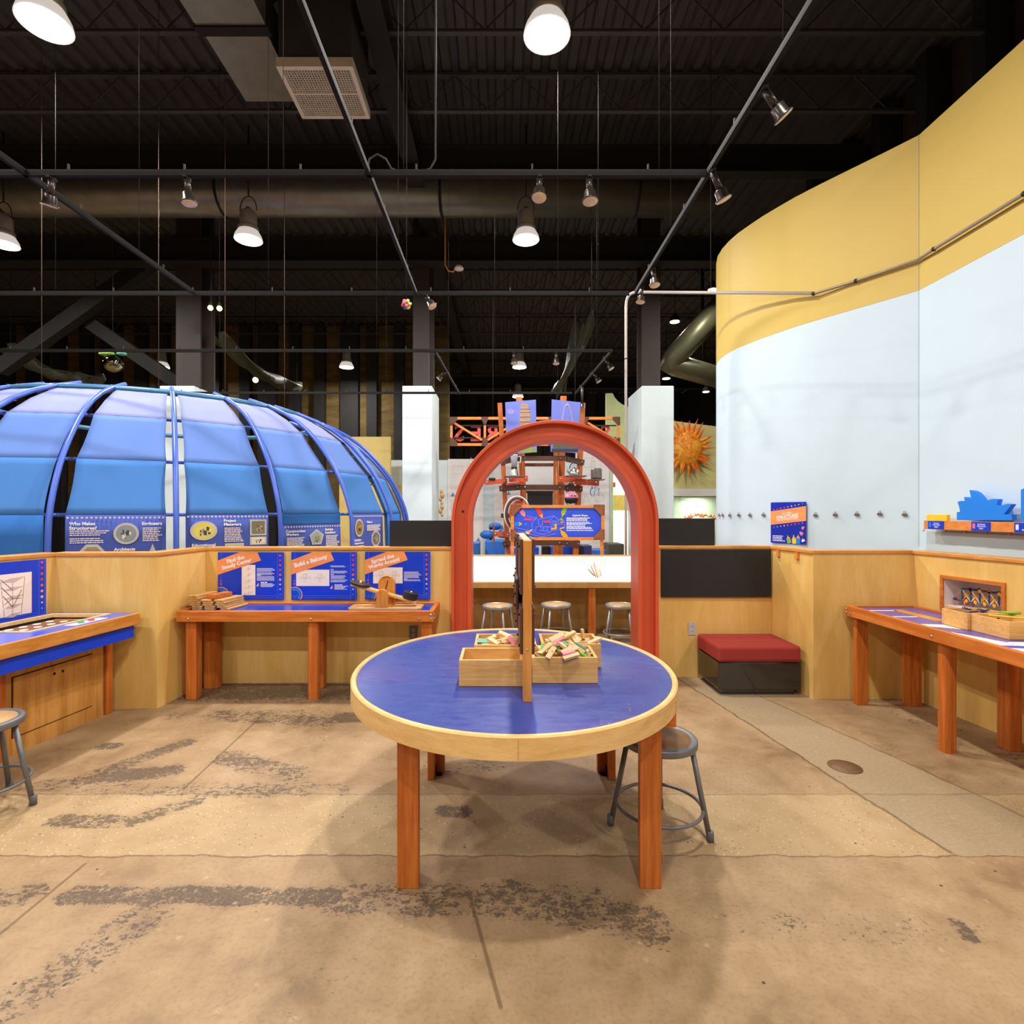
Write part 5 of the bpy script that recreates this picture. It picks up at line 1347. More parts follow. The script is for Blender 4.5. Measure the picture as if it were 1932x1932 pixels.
for nme, s0, s1, z0, z1 in (('frame_rail', h0-fw+.01, h1+fw-.01, zq-.008, zq+fw-.008), ('frame_stile', h0-fw+.01, h0+.010, rzt+.002, zq-.0085), ('frame_stile', h1-.010, h1+fw-.01, rzt+.002, zq-.0085)):
    wbox(s0, s1, -.012, -.0005, z0, z1).build(nme, M['firy'], ni, .002)
# the bridge: two truss sides of rods and connectors
br = thing('toy_bridge', 'toy truss bridge of yellow, white and indigo rods inside the niche', 'toy', wp((h0+h1)/2, .10, zn))
sA, sB = h0+.035, h1-.012; nb = 5; zl, zu = zb_+.046, zb_+.135; step = (sB-sA-.062)/nb
def wtube(mb, a, c, r): mb.tube([wp(*a), wp(*c)], r, 6)
for off in (.065, .135):
    mi, my, mw, mo = MB(), MB(), MB(), MB()
    s0 = sA+.055
    wtube(mi, (sA, off, zl), (s0+nb*step, off, zl), .0032); wtube(mi, (s0, off, zu), (s0+nb*step, off, zu), .0032)
    wtube(mo, (sA, off, zl+.006), (s0, off, zu), .0030)
    for i in range(nb+1):
        wtube(mi, (s0+i*step, off, zl), (s0+i*step, off, zu), .0034)
        if i < nb:
            a, c, m_ = s0+i*step, s0+(i+1)*step, s0+(i+.5)*step
            wtube(mw, (a, off, zu), (c, off, zl), .0030); wtube(mw if i % 2 else my, (a, off, zl), (m_, off, (zl+zu)/2), .0030)
            for q_, z in ((m_, zl+.004), (m_, (zl+zu)/2+.004), (a if i else c, zu)):
                my.obox(wp(q_, off, z), (.009,.022,.018), Matrix.Rotation(R(45), 3, 'X'))
    mi.build('indigo_rods', M['navy'], br); mw.build('white_rods', M['white'], br); mo.build('orange_rods', M['banner'], br); my.build('yellow_connectors', M['yelor'], br)
    mg = MB()
    for i in (0, 3, nb): mg.obox(wp(s0+i*step, off, zu), (.009,.020,.016))
    mg.build('green_connectors', pm('connector_green', S(24,140,96), .4), br)
mb = MB()
for s in (sA, s0+.02, sB-.015):
    for off in (.065, .135): wtube(mb, (s, off, zn+.0005), (s, off, zl), .0055)
mb.build('piers', pm('pier_coral', S(226,112,84), .5), br)
mb = MB()
for off in (.065, .135): mb.sphere(wp(sA, off, zl+.008), .013, 10)
for i in range(nb+1): wtube(mb, (s0+i*step, .065, zu), (s0+i*step, .135, zu), .0028); wtube(mb, (s0+i*step, .065, zl), (s0+i*step, .135, zl), .0028)
mb.build('hub', M['navy'], br)
# ===================================================================== tent
DC = Vector((-4.57, 7.4, 0)); dc = (Vector((0,0,0))-DC).normalized(); pr = Vector((-dc.y, dc.x, 0))
PROF = [(0,3.12),(.8,3.15),(1.49,3.13),(1.95,2.93),(2.40,2.55),(2.57,2.32),(2.70,2.08),(2.78,1.9),(2.85,1.70),(2.89,1.50)]
def rad(z):
    for (z0,r0),(z1,r1) in zip(PROF[:-1], PROF[1:]):
        if z0 <= z <= z1: return r0+(r1-r0)*(z-z0)/(z1-z0)
    return PROF[-1][1]
def dp(th, z, dr=0.0): a = R(th); return DC+(dc*cos(a)+pr*sin(a))*(rad(z)+dr)+Vector((0,0,z))
import bisect
def smooth_prof(th, dr, z0=0, z1=2.89):
    zs_ = [z0+(z1-z0)*i/26 for i in range(27)]; pts = [dp(th, z, dr) for z in zs_]
    for _ in range(2): pts = [pts[0]]+[(pts[i-1]+pts[i]*2+pts[i+1])/4 for i in range(1, len(pts)-1)]+[pts[-1]]
    return pts
STEP = 15.65; TH0 = 1.0
tent = thing('tent', 'large blue dome tent of curved tubes and cloth panels behind the left plywood wall', 'tent', tuple(DC))
tube_b = pm('tent_tube', S(72,104,204), .38, .1, .05)
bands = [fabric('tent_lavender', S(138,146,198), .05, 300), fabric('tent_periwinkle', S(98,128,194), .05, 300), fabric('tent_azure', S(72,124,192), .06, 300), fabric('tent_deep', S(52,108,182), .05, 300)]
prn = fabric('tent_print', S(74,92,172), .03, 300)
KS = list(range(-6, 7))
for k in KS:
    th = TH0+STEP*k
    rb_ = MB().tube(smooth_prof(th, .10), .023, 12).build('rib', tube_b, tent)
ringm = pm('ring_tube', S(74,128,168), .35, .2, .06)
MB().tube([dp(360*i/72, 2.78, .0) for i in range(72)], .034, 12, True).build('top_ring', ringm, tent)
for z in (1.478, 1.96, 2.40):
    for k in KS[:-1]:
        ths = [TH0+STEP*(k+i/4) for i in range(5)]; c = [dp(t_, z, -.045) for t_ in (ths[0], ths[-1])]
        MB().tube(c, .015, 8).build('hoop', tube_b, tent)
for k in KS:
    th = TH0+STEP*k; MB().tube([dp(th, 2.78, 0), dp(th, 2.795, .095)], .016, 8).build('rib_joint', tube_b, tent)
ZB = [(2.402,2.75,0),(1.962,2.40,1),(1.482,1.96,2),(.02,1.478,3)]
GAP = 1.35
def gore(k, z0, z1, mat, name, gl=None, gr=None, dr=.0):
    ta, tb = TH0+STEP*k+(GAP if gl is None else gl), TH0+STEP*(k+1)-(GAP if gr is None else gr)
    mb = MB(); nr = 8; nc = 10; v = []
    for i in range(nr+1):
        z = z0+(z1-z0)*i/nr; a, c = dp(ta, z, dr), dp(tb, z, dr)
        u = i/nr
        pinch = .016*4*u*(1-u) if z0 > 1.4 else 0
        for j in range(nc+1):
            w_ = j/nc; w2 = pinch+(1-2*pinch)*w_
            p = a.lerp(c, w2); outw = (p-DC); outw.z = 0; outw.normalize()
            rip = .004*sin(w_*21+k*2.1+z*4) if z0 > 2.3 else .0018*sin(w_*13+k+z*3)
            v.append(p+outw*(rip-.012*4*w_*(1-w_)*u*(1-u)))
    f = [(i*(nc+1)+j, i*(nc+1)+j+1, (i+1)*(nc+1)+j+1, (i+1)*(nc+1)+j) for i in range(nr) for j in range(nc)]
    mb.add(v, f, True); o = mb.build(name, mat, tent); so = o.modifiers.new('thick', 'SOLIDIFY'); so.thickness = .003; so.offset = 0
    return o
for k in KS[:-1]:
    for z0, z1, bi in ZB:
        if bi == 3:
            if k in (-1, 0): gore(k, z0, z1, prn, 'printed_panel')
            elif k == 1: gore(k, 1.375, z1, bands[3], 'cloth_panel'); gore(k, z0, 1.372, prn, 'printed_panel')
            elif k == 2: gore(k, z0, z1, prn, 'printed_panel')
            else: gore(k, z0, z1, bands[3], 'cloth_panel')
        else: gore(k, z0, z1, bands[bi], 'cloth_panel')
for th in (-3.0, 18.5, 47, -40):                                  # hanging wires to the ceiling
    p = dp(th, 2.84, .03); MB().tube([p, (p.x, p.y, HZ)], .0035, 6).build('hanging_wire', pm('wire_rust', S(112,90,72), .5, .3), tent)
# print on the lower panels
def gpan(k, ztop=1.474):
    ta, tb = TH0+STEP*k+GAP, TH0+STEP*(k+1)-GAP; a, c = dp(ta, ztop, .012), dp(tb, ztop, .012)
    u = (c-a); W_ = u.length; u.normalize(); n = Vector((u.y, -u.x, 0))
    return Pan(a, u, (0,0,-1), n), W_
frame_g = pm('photo_border', S(196,190,184), .5)
def photo(P, shape, a, b, w_, h_, cols, seed):
    """small printed picture: pale border, blocks of colour"""
    def outl(k):
        if shape == 'oval': return [(a+w_*k*cos(2*pi*i/20), b+h_*k*sin(2*pi*i/20)) for i in range(20)]
        if shape == 'rect': return [(a-w_*k,b-h_*k),(a+w_*k,b-h_*k),(a+w_*k,b+h_*k),(a-w_*k,b+h_*k)]
        n, off = dict(tri=(3,-pi/2), penta=(5,-pi/2), octo=(8,pi/8))[shape]
        return [(a+w_*k*cos(off+2*pi*i/n), b+h_*k*sin(off+2*pi*i/n)) for i in range(n)]
    mb = MB(); P.poly(mb, outl(1), .0005, .0016); o = mb.build('photo_border', frame_g, tent)
    mb = MB(); P.poly(mb, outl(.80), .0017, .0022); im = mb.build('photo', pm('photo_%d_0' % seed, S(*cols[0]), .5), o)
    rg = random.Random(seed)
    for i, c in enumerate(cols[1:]):
        mb = MB()
        for j in range(3):
            x, y = a+w_*rg.uniform(-.42,.30), b+h_*rg.uniform(-.40,.25); q, r_ = w_*rg.uniform(.10,.28), h_*rg.uniform(.15,.45)
            y1 = min(y+r_, b+h_*.55); 
            P.poly(mb, [(x,y),(x+q*.6,y-.1*r_),(x+q,y+.2*r_),(x+q*.9,y1),(x+.1*q,y1)], .0023+i*.0004, .0026+i*.0004)
        mb.build('photo_shape', pm('photo_%d_%d' % (seed, i+1), S(*c), .5), o)
def heading(P, lines, a, b, size, dy, w_=None):
    mb = MB()
    for i, s_ in enumerate(lines): P.text(mb, s_, a, b+i*dy, size, .0006, 0, 'L', .030, width=w_[i] if w_ else None)
    mb.build('heading_text', M['white'], tent)
def body(P, a, b, w_, rows, seed, pitch=.0165, h=.0075):
    mb = MB(); P.para(mb, a, b, w_, rows, pitch, h, .0006, seed); mb.build('body_text', M['cream'], tent)
def dots(P, W_, b, n=22):
    mb = MB()
    for i in range(n): P.disc(mb, .02+(W_-.04)*i/(n-1), b, .0085, .0005, .0012, 10)
    mb.build('dot_row', pm('dot_cream', S(232,206,190), .5), tent)
P, W_ = gpan(-1); fx = lambda x: (x-121)/(315-121)*W_; fy = lambda y: (y-968)/F*4.78*.93
dots(P, W_, fy(972.5))
heading(P, ['Who Makes', 'Structures?'], fx(129), fy(986.5), .038, fy(995)-fy(986.5)+.0, [fx(177)-fx(129), fx(180)-fx(129)])
body(P, fx(130), fy(997), fx(206)-fx(130), 3, 1); body(P, fx(130), fy(1011.5), fx(203)-fx(130), 3, 2)
photo(P, 'oval', fx(236), fy(1003.5), fx(236)-fx(211), fy(1024.5)-fy(1003.5), [(140,150,156),(66,60,62),(120,160,190),(226,214,190),(92,72,60)], 101)
photo(P, 'octo', fx(171), fy(1050), (fx(171)-fx(144))*1.05, fy(1050)-fy(1021), [(150,140,110),(120,170,90),(52,58,66),(226,220,200)], 102)
heading(P, ['Engineers'], fx(267), fy(987), .038, 0, [fx(307)-fx(267)]); body(P, fx(268), fy(992.5), fx(307.5)-fx(268), 8, 3, .0152)
heading(P, ['Architects'], fx(212), fy(1037), .038, 0, [fx(253.5)-fx(212)]); body(P, fx(213), fy(1041.5), fx(250)-fx(213), 2, 4)
photo(P, 'tri', fx(288), fy(1046), (fx(300)-fx(288))*1.35, fy(1046)-fy(1024), [(196,200,196),(120,180,150)], 103)
P, W_ = gpan(0); fx = lambda x: (x-345)/(505-345)*W_; fy = lambda y: (y-967)/F*4.86*.95
dots(P, W_, fy(970))
photo(P, 'oval', fx(377.5), fy(998), fx(377.5)-fx(352.5), fy(1017.5)-fy(998), [(214,206,92),(70,72,70),(168,164,190),(240,226,190),(60,66,60)], 104)
heading(P, ['Project', 'Managers'], fx(415), fy(981), .036, fy(988.5)-fy(981), [fx(438.5)-fx(415), fx(448.5)-fx(415)]); body(P, fx(416), fy(993), fx(454.5)-fx(416), 9, 6, .0152)
heading(P, ['Educational', 'Designers'], fx(356), fy(1029.5), .036, fy(1037)-fy(1029.5), [fx(399)-fx(356), fx(393)-fx(356)])
photo(P, 'rect', fx(483), fy(993.5), fx(483)-fx(466), fy(1010.5)-fy(993.5), [(120,124,98),(206,204,204),(90,86,60),(180,130,100)], 105)
photo(P, 'rect', fx(483), fy(1021.5), fx(483)-fx(466), fy(1030)-fy(1021.5), [(226,214,190),(60,58,58),(110,96,84)], 106)
photo(P, 'rect', fx(483), fy(1044), fx(483)-fx(466), fy(1052)-fy(1044), [(220,210,186),(110,100,90)], 107)
photo(P, 'rect', fx(435.5), fy(1040), fx(435.5)-fx(417), fy(1055)-fy(1040), [(190,186,160),(90,90,90),(170,120,110)], 108)
P, W_ = gpan(1, 1.369); fx = lambda x: (x-517)/(632-517)*W_; fy = lambda y: (y-976)/F*5.1
dots(P, W_, fy(979.5))
heading(P, ['Construction', 'Workers'], fx(521), fy(990.5), .036, fy(997)-fy(990.5), [fx(557.5)-fx(521), fx(544.5)-fx(521)]); body(P, fx(523), fy(1001), fx(560)-fx(523), 11, 11, .0135)
photo(P, 'penta', fx(580), fy(1003), (fx(580)-fx(565.5))*1.05, fy(1018)-fy(1000), [(150,170,170),(86,80,66),(120,160,110),(196,150,96)], 109)
heading(P, ['Exhibit', 'Installers'], fx(597.5), fy(989), .036, fy(995.5)-fy(989), [fx(614.5)-fx(597.5), fx(619)-fx(597.5)]); body(P, fx(599), fy(999), fx(628)-fx(599), 10, 12, .0135)
heading(P, ['Interior', 'Designers'], fx(564), fy(1027.5), .036, fy(1034)-fy(1027.5), [fx(583)-fx(564), fx(589)-fx(564)])
photo(P, 'tri', fx(544), fy(1042), (fx(551)-fx(544))*1.5, fy(1042)-fy(1026), [(190,190,180),(150,130,110)], 110); photo(P, 'rect', fx(617), fy(1040), fx(632)-fx(617), fy(1055)-fy(1040), [(96,150,130),(120,190,160),(80,120,110)], 111)
P, W_ = gpan(2); fx = lambda x: (x-640)/(713-640)*W_; fy = lambda y: (y-966)/F*5.75
dots(P, W_, fy(969.5), 24)
photo(P, 'oval', fx(658.5), fy(993.5), fx(658.5)-fx(649.5), fy(1012)-fy(993.5), [(150,120,60),(90,80,60),(214,180,90),(60,52,44)], 112)
photo(P, 'octo', fx(695.5), fy(1018), (fx(695.5)-fx(685))*1.05, fy(1036)-fy(1018), [(130,110,96),(60,66,60),(206,150,120),(110,160,150)], 113)
heading(P, ['Visitors'], fx(674), fy(984), .036, 0, [fx(687)-fx(674)]); body(P, fx(675), fy(988), fx(707)-fx(675), 6, 14, .0125)
heading(P, ['Building', 'Inspectors'], fx(648), fy(1020.5), .036, fy(1026.5)-fy(1020.5), [fx(663)-fx(648), fx(668)-fx(648)]); body(P, fx(650), fy(1030), fx(675)-fx(650), 3, 15)

# ============================================================ beyond the arch
lt2 = thing('light_table', 'glowing white sloped drawing table seen through the arch', 'table', (.6, 6.8, 0))
x0, x1 = -.72, 1.95; ya, yb = 6.46, 7.2; za, zb2 = .652, .922
def slab(mb, xa, xb, y0, y1, z0, z1, th_): mb.prism([(xa,y0,z0),(xb,y0,z0),(xb,y1,z1),(xa,y1,z1)], (0,0,th_))
mb = MB(); slab(mb, x0+.03, x1-.03, ya+.032, yb-.032, za+.012, zb2-.012, .008); mb.build('light_panel', glow('light_panel', (1,.95,.85), .80), lt2)
mb = MB(); mb.prism([(x0, ya, za-.058), (x0, ya+.03, za-.058), (x0, ya+.03, za+.014), (x0, ya, za+.008)], (x1-x0,0,0)); mb.build('front_fascia', M['plyd'], lt2, .002)
mb = MB(); mb.box(x0, x1, yb-.03, yb+.01, zb2-.10, zb2+.012); mb.build('top_ledge', M['capw'], lt2, .002)
for xe in (x0, x1-.03):
    mb = MB(); mb.prism([(xe, ya+.0305, za-.058), (xe, yb-.0305, za-.058), (xe, yb-.0305, zb2), (xe, ya+.0305, za+.012)], (.03,0,0)); mb.build('side_panel', M['plyd'], lt2)
MB().box(x0+.03, x1-.03, ya+.0305, yb-.0305, za-.05, za-.03).build('bottom_panel', M['plyd'], lt2)
MB().box(x0, x1, 6.95, 6.97, 0, za-.0505).build('back_panel', M['plyd'], lt2)
for xx in (-.70, at(1109,1100,6.56).x, 1.80): MB().box(xx, xx+.085, 6.50, 6.585, 0, za-.0585).build('leg', M['fir'], lt2, .003)
mb = MB()
for xx in (-.4,-.1,.4,.75,1.1,1.45):
    mb.lathe([(.006,0),(.004,.003)], (xx, ya+.055, za+.030), 8); mb.lathe([(.006,0),(.004,.003)], (xx, yb-.055, zb2-.012), 8)
mb.build('screw', M['chrome'], lt2)
# crayons in a little acrylic holder on the slope
def onslope(px, py):
    best = at(px, py, 6.6)
    for i in range(60):
        y = ya+.03+(yb-ya-.06)*i/59; p = at(px, py, y); z = za+(zb2-za)*(y-ya)/(yb-ya)
        if p.z <= z+.012: return p
    return best
for i, (cn, dx) in enumerate((('orange',0),('yel',6),('brownl',-6),('pink',12),('red',-12))):
    a = onslope(1127+dx*.55, 1091-abs(dx)*.3)+Vector((0,-.012,.012)); c = onslope(1120+dx*.9, 1064+abs(dx))+Vector((0,-.012,.016))
    o = MB().cyl(a, c, .006, .005, 8).build('crayon', M[cn], None, base=a); tag(o, '%s crayon standing in the bundle on the light table' % {'orange':'orange','yel':'yellow','brownl':'brown','pink':'pink','red':'dark red'}[cn], 'crayon', 'crayons on the light table')

# Exploring Shapes board on two posts
Yb = 7.24; sn = thing('exhibit_sign', 'blue exhibit board headed Exploring Shapes in an orange frame with brown corners', 'sign', tuple(at(1052,1046,Yb)))
s = Yb/F; P = Pan(at(964, 952.5, Yb), (1,0,0), (0,0,-1), (0,-1,0)); X_ = lambda x: (x-964)*s; Y_ = lambda y: (y-952.5)*s
zbot = 0.0
for xl, xr in ((963.5,970),(1133,1139)):
    p = at(xl, 1000, Yb); q = at(xr, 1000, Yb); MB().box(p.x, q.x, Yb+.0005, Yb+.035, zbot, at(0,1018,Yb).z).build('post', M['signw'], sn, .002)
for a in ((970,953,1133.5,958.5),(970,1013.5,1133.5,1019)):
    mb = MB(); P.rect(mb, X_(a[0]), Y_(a[1]), X_(a[2]), Y_(a[3]), 0, .034); mb.build('frame_rail', M['signw'], sn, .002)
for a in ((963.5,953,969.8,1018),(1133.7,953,1139.5,1018)):
    mb = MB(); P.rect(mb, X_(a[0]), Y_(a[1]), X_(a[2]), Y_(a[3]), 0, .034); mb.build('frame_stile', M['signw'], sn, .002)
mb = MB(); P.rect(mb, X_(969.9), Y_(958.6), X_(1133.6), Y_(1013.4), .004, .012); pn = mb.build('panel', pm('sign_blue', S(52,86,226), .4), sn)
for cx_, cy__, sx, sy in ((962.8,952,1,1),(1140,952,-1,1),(962.8,1018.5,1,-1),(1140,1018.5,-1,-1)):
    mb = MB(); P.poly(mb, [(X_(cx_+sx*a), Y_(cy__+sy*b)) for a, b in ((0,0),(21,0),(21,5.5),(7,20),(0,20))], .0345, .042); o = mb.build('corner_plate', M['brownl'], sn)
    mb = MB()
    for a, b in ((2.5,4),(2.5,10),(2.5,16),(10,2.5),(16,2.5)): P.disc(mb, X_(cx_+sx*a), Y_(cy__+sy*b), .006, .0421, .0445, 8)
    mb.build('screws', M['black'], o)
d = .0125
mb = MB(); P.text(mb, 'Exploring Shapes', X_(1094.5), Y_(974), .034, d, 0, 'C', .03, width=X_(1109)-X_(1080.5)); 
for j, (y, n_) in enumerate(((976.5,3),(984.5,3),(992,3),(1000,1))): P.para(mb, X_(1068.5), Y_(y), X_(1119)-X_(1068.5), n_, .0165, .010, d, 60+j, .3 if n_ > 1 else .0)
mb.build('sign_text', M['white'], sn)
mb = MB(); lw = .0035
def pl(*pts, w_=lw): P.line(mb, [(X_(950+a*200/1932), Y_(940+b*90/869)) for a, b in pts], w_, d, d+.0006)
for q in ([(515,455),(595,355),(640,410),(640,590)], [(515,455),(525,575),(590,590),(590,520),(640,520)], [(540,400),(620,330)], [(640,380),(930,320),(990,390),(990,470)], [(710,410),(710,470),(840,470),(840,400),(930,320)], [(660,510),(720,470),(990,470)], [(640,520),(870,520),(950,470)], [(640,580),(870,610),(980,570)], [(640,510),(640,590)], [(720,520),(720,600)], [(795,520),(795,605)], [(870,520),(870,610)], [(990,470),(1110,470),(1110,520)], [(1010,390),(1110,420),(1110,470)], [(200,530),(500,600),(720,660),(900,600)], [(260,600),(700,700),(960,640)], [(420,320),(580,350)], [(860,430),(920,405),(970,430),(920,450),(860,430)]): pl(*q)
mb.build('line_drawing', pm('sign_line', S(190,170,236), .5), pn)
for pts, mn in (([(730,405),(835,400),(835,445),(740,450)],'dot_red2'), ([(930,470),(970,470),(970,560),(870,580),(870,545),(930,530)],'yelor'), ([(370,370),(540,360),(500,410),(380,400)],'dot_magenta'), ([(1005,400),(1055,350),(1105,410)],'green'), ([(1020,435),(1060,415),(1100,435),(1060,460)],'pink'), ([(380,470),(410,440),(440,465),(420,500),(385,495)],'sky'), ([(1020,545),(1110,515),(1110,545),(1020,570)],'yelor')):
    mb = MB(); P.poly(mb, [(X_(950+a*200/1932), Y_(940+b*90/869)) for a, b in pts], d+.0008, d+.0014); mb.build('colour_patch', M[mn], pn)
def zp2(a, b): return (X_(950+a*200/1932), Y_(940+b*90/869))
for tip, an, L_, bm in (((400,350),-122,.11,'pink'), ((730,400),-117,.19,'dot_red2'), ((1060,355),-72,.14,'green'), ((365,465),178,.13,'sky'), ((525,560),140,.18,'white'), ((1020,560),52,.15,'yelor')):
    pencil(P, pn, zp2(*tip), R(an), L_, .058, d+.0015, M[bm])

# -------- truss sign STRUCTURES hanging over the walkway, seen from behind
Yt = 10.2; s = Yt/F; ts = thing('truss_sign', 'hanging timber truss sign with red STRUCTURES letters seen from behind', 'sign', tuple(at(1010,842,Yt)))
P = Pan(at(849, 786.5, Yt), (1,0,0), (0,0,-1), (0,-1,0)); Wt = (1170-849)*s; Ht = (841-786.5)*s; fwid = .05
for a in ((0,0,Wt,fwid),(0,Ht-fwid,Wt,Ht)):
    mb = MB(); P.rect(mb, *a, -.05, 0); mb.build('chord', M['signw'], ts, .002)
nv = 5; xs = [fwid/2+(Wt-fwid)*i/nv for i in range(nv+1)]
for i, x in enumerate(xs):
    mb = MB(); P.rect(mb, x-.022, fwid+.001, x+.022, Ht-fwid-.001, -.049, -.001); mb.build('strut', M['signw'], ts)
    for top in (1, 0):
        b0 = 0 if top else Ht; sg = 1 if top else -1; mb = MB()
        if 0 < i < nv: pts = [(x-.07,b0),(x+.07,b0),(x+.05,b0+sg*.07),(x+.02,b0+sg*.15),(x-.02,b0+sg*.15),(x-.05,b0+sg*.07)]
        else:
            e = 1 if i == 0 else -1; xx = 0 if i == 0 else Wt; pts = [(xx,b0),(xx+e*.14,b0),(xx+e*.14,b0+sg*.06),(xx+e*.05,b0+sg*.15),(xx,b0+sg*.15)]
        P.poly(mb, pts, .0005, .012); mb.build('gusset', M['brown'], ts)
for i in range(nv):
    a, c = xs[i], xs[i+1]; up = i % 2 == 0
    mb = MB(); P.line(mb, [(a+.05, fwid+.06 if up else Ht-fwid-.06), (c-.05, Ht-fwid-.06 if up else fwid+.06)], .04, -.045, -.005); mb.build('diagonal', M['signw'], ts)
mb = MB()
for b in (.155, .385): P.rect(mb, .06, b-.012, Wt-.06, b+.012, -.075, -.052)
mb.build('letter_rail', M['black'], ts)
word = 'STRUCTURES'; pos = [(1160-30)] 
centres = [1144-(1144-879)/9*i for i in range(10)]
centres[9], centres[8], centres[7] = 865.5, 897, 926
for ch, cx_ in zip(word, centres):
    mb = MB(); P.text(mb, ch, (cx_-849)*s, .44, .43, -.095, 0, 'C', .02, mirror=True, th=.012); 
    if not mb.v: continue
    vs_ = mb.v; m2 = MB(); nV = len(vs_); m2.add(vs_, mb.f); m2.add([v+Vector((0,.015,0)) for v in vs_], mb.f); o = m2.build('letter', pm('letter_red', S(222,84,70), .5), ts)
mb = MB()
for px in (930, 1085): q = at(px, 787, Yt+.02); mb.tube([q, (q.x, q.y, HZ)], .006, 6)
mb.build('hanging_cable', M['cablem'], ts)

# ----------------------------------------------- timber balance tower, Y about 9
Yw = 9.0; tw = thing('timber_tower', 'tall timber tower of orange posts and brown rails beyond the light table', 'tower', tuple(at(1030,1046,Yw)))
def post(xt, yt, xb, yb_, w_, Y, mat='tower'):
    a, c = at(xt, yt, Y), at(xb, yb_, Y); d_ = (c-a); k_ = -a.z/d_.z if d_.z else 1; c = a+d_*k_; c.z = 0.0
    MB().beam(a, c, w_, .09, (0,1,0)).build('post', M[mat], tw)
post(943,761,958,1040,.075,8.8); post(979,749,992,1045,.10,9.35); post(984,756,991,1045,.06,9.25,'tower'); post(1063,748,1056,1045,.10,9.35); post(1049,850,1047,1045,.075,9.2); post(1099,761,1086,1045,.085,8.8)
post(1049,856,1051,1045,.02,8.9,'signw')
def rail(pts, h_, Y, mat='brown', nm='rail', bolts=True):
    for (xa, ya_), (xb, yb_) in zip(pts[:-1], pts[1:]):
        a, c = at(xa, ya_, Y), at(xb, yb_, Y); o = MB().beam(a, c, .04, h_*Y/F).build(nm, M[mat], tw)
        if bolts:
            for q in (a.lerp(c,.12), a.lerp(c,.88)): MB().sphere(q+Vector((0,-.026,0)), .014, 8).build('bolt', M['chrome'], o)
rail([(945,872),(980,864)], 11, 8.75); rail([(980,865),(1068,865)], 9, 8.70); rail([(1068,866),(1102,873)], 10, 8.75); rail([(985,877),(1048,877)], 6, 9.5, bolts=False)
rail([(942,922),(982,919)], 11, 8.74); rail([(980,919.5),(1066,919.5)], 10, 8.68); rail([(1066,921),(1099,922.5)], 10, 8.74); rail([(985,928),(1045,928)], 5, 9.5, bolts=False)
rail([(949,1027),(980,1024)], 11, 8.74); rail([(978,1024),(1066,1024)], 10, 8.68); rail([(1066,1025),(1094,1026)], 11, 8.74); rail([(945,973),(965,973)], 8, 8.74, bolts=False)
rail([(914,911),(957,907)], 9, 8.70, 'orange', 'red_arm'); rail([(960,904),(996,903)], 11, 8.9, 'orange', 'red_arm'); rail([(956,915),(985,912)], 6, 9.1, 'orange', 'red_arm', False)
rail([(1053,904),(1092,904)], 11, 8.62, 'orange', 'red_arm'); rail([(1084,908),(1130,911.5)], 11, 8.55, 'orange', 'red_arm'); rail([(931,1007),(962,1009)], 9, 8.68, 'orange', 'red_arm')
def shelf(xa, xb, y, Y, dpt=.24):
    a, c = at(xa, y, Y), at(xb, y, Y); MB().box(a.x, c.x, Y-dpt/2, Y+dpt/2, a.z-.012, a.z).build('small_shelf', pm('shelf_grey', S(110,108,104), .5), tw); return a.z
z1_ = shelf(951, 990, 899, 8.52); z2_ = shelf(1066, 1105, 898, 8.4); z3_ = shelf(1110, 1139, 904.5, 8.32); 
mb = MB(); a = at(995,927,8.85); c = at(1043,953,8.85); MB().box(a.x, c.x, 8.85, 8.88, c.z-.1, a.z).build('dark_board', M['black'], tw)
# landmark photographs on the tower
def tposter(label, quad, Y, paint):
    a, b_, c, d_ = [at(x, y, Y) for x, y in quad]; t = thing('photo_board', label, 'poster', tuple(d_))
    mb = MB(); mb.prism([a, b_, c, d_], (0,.012,0)); o = mb.build('board', pm('photo_sky', S(122,138,236), .5, 0, .10, 3), t)
    P_ = Pan(Vector((a.x, Y, max(a.z, b_.z))), (1,0,0), (0,0,-1), (0,-1,0)); paint(P_, t, Y/F); return t
stone = wood('photo_stone', S(170,130,110), S(214,180,152), (1,1,14), 6, .6)
def paint_tower(P_, t, s_):
    X2 = lambda x: (x-953)*s_; Y2 = lambda y: (y-753.5)*s_
    mb = MB(); P_.poly(mb, [(X2(x), Y2(y)) for x, y in ((956,772),(964,770),(972,776),(966,782),(958,780))], .0006, .0012); mb.build('cloud', pm('photo_cloud', S(158,158,234), .6), t)
    mb = MB(); P_.poly(mb, [(X2(x), Y2(y)) for x, y in ((982,765),(984,761),(990.5,760),(996,763),(997,770),(1000,775),(1001.5,800),(1003,846),(981,846),(980.5,800),(981,777),(982.5,772))], .0013, .002); o = mb.build('tower_picture', stone, t)
    mb = MB()
    for y in (771, 777, 786, 795, 804, 813, 822, 831): P_.rect(mb, X2(981.5), Y2(y), X2(1001), Y2(y+1.4), .0021, .0025)
    mb.build('arcade_lines', pm('photo_shadow', S(120,90,86), .6), t)
    mb = MB(); P_.rect(mb, X2(961), Y2(846), X2(1012), Y2(853), .0006, .0014); mb.build('grass', pm('photo_grass', S(146,166,60), .6), t)
tposter('sky-blue photo board of a leaning round tower above the arch', [(953,759),(1011,754),(1013,853),(957,858)], 8.6, paint_tower)
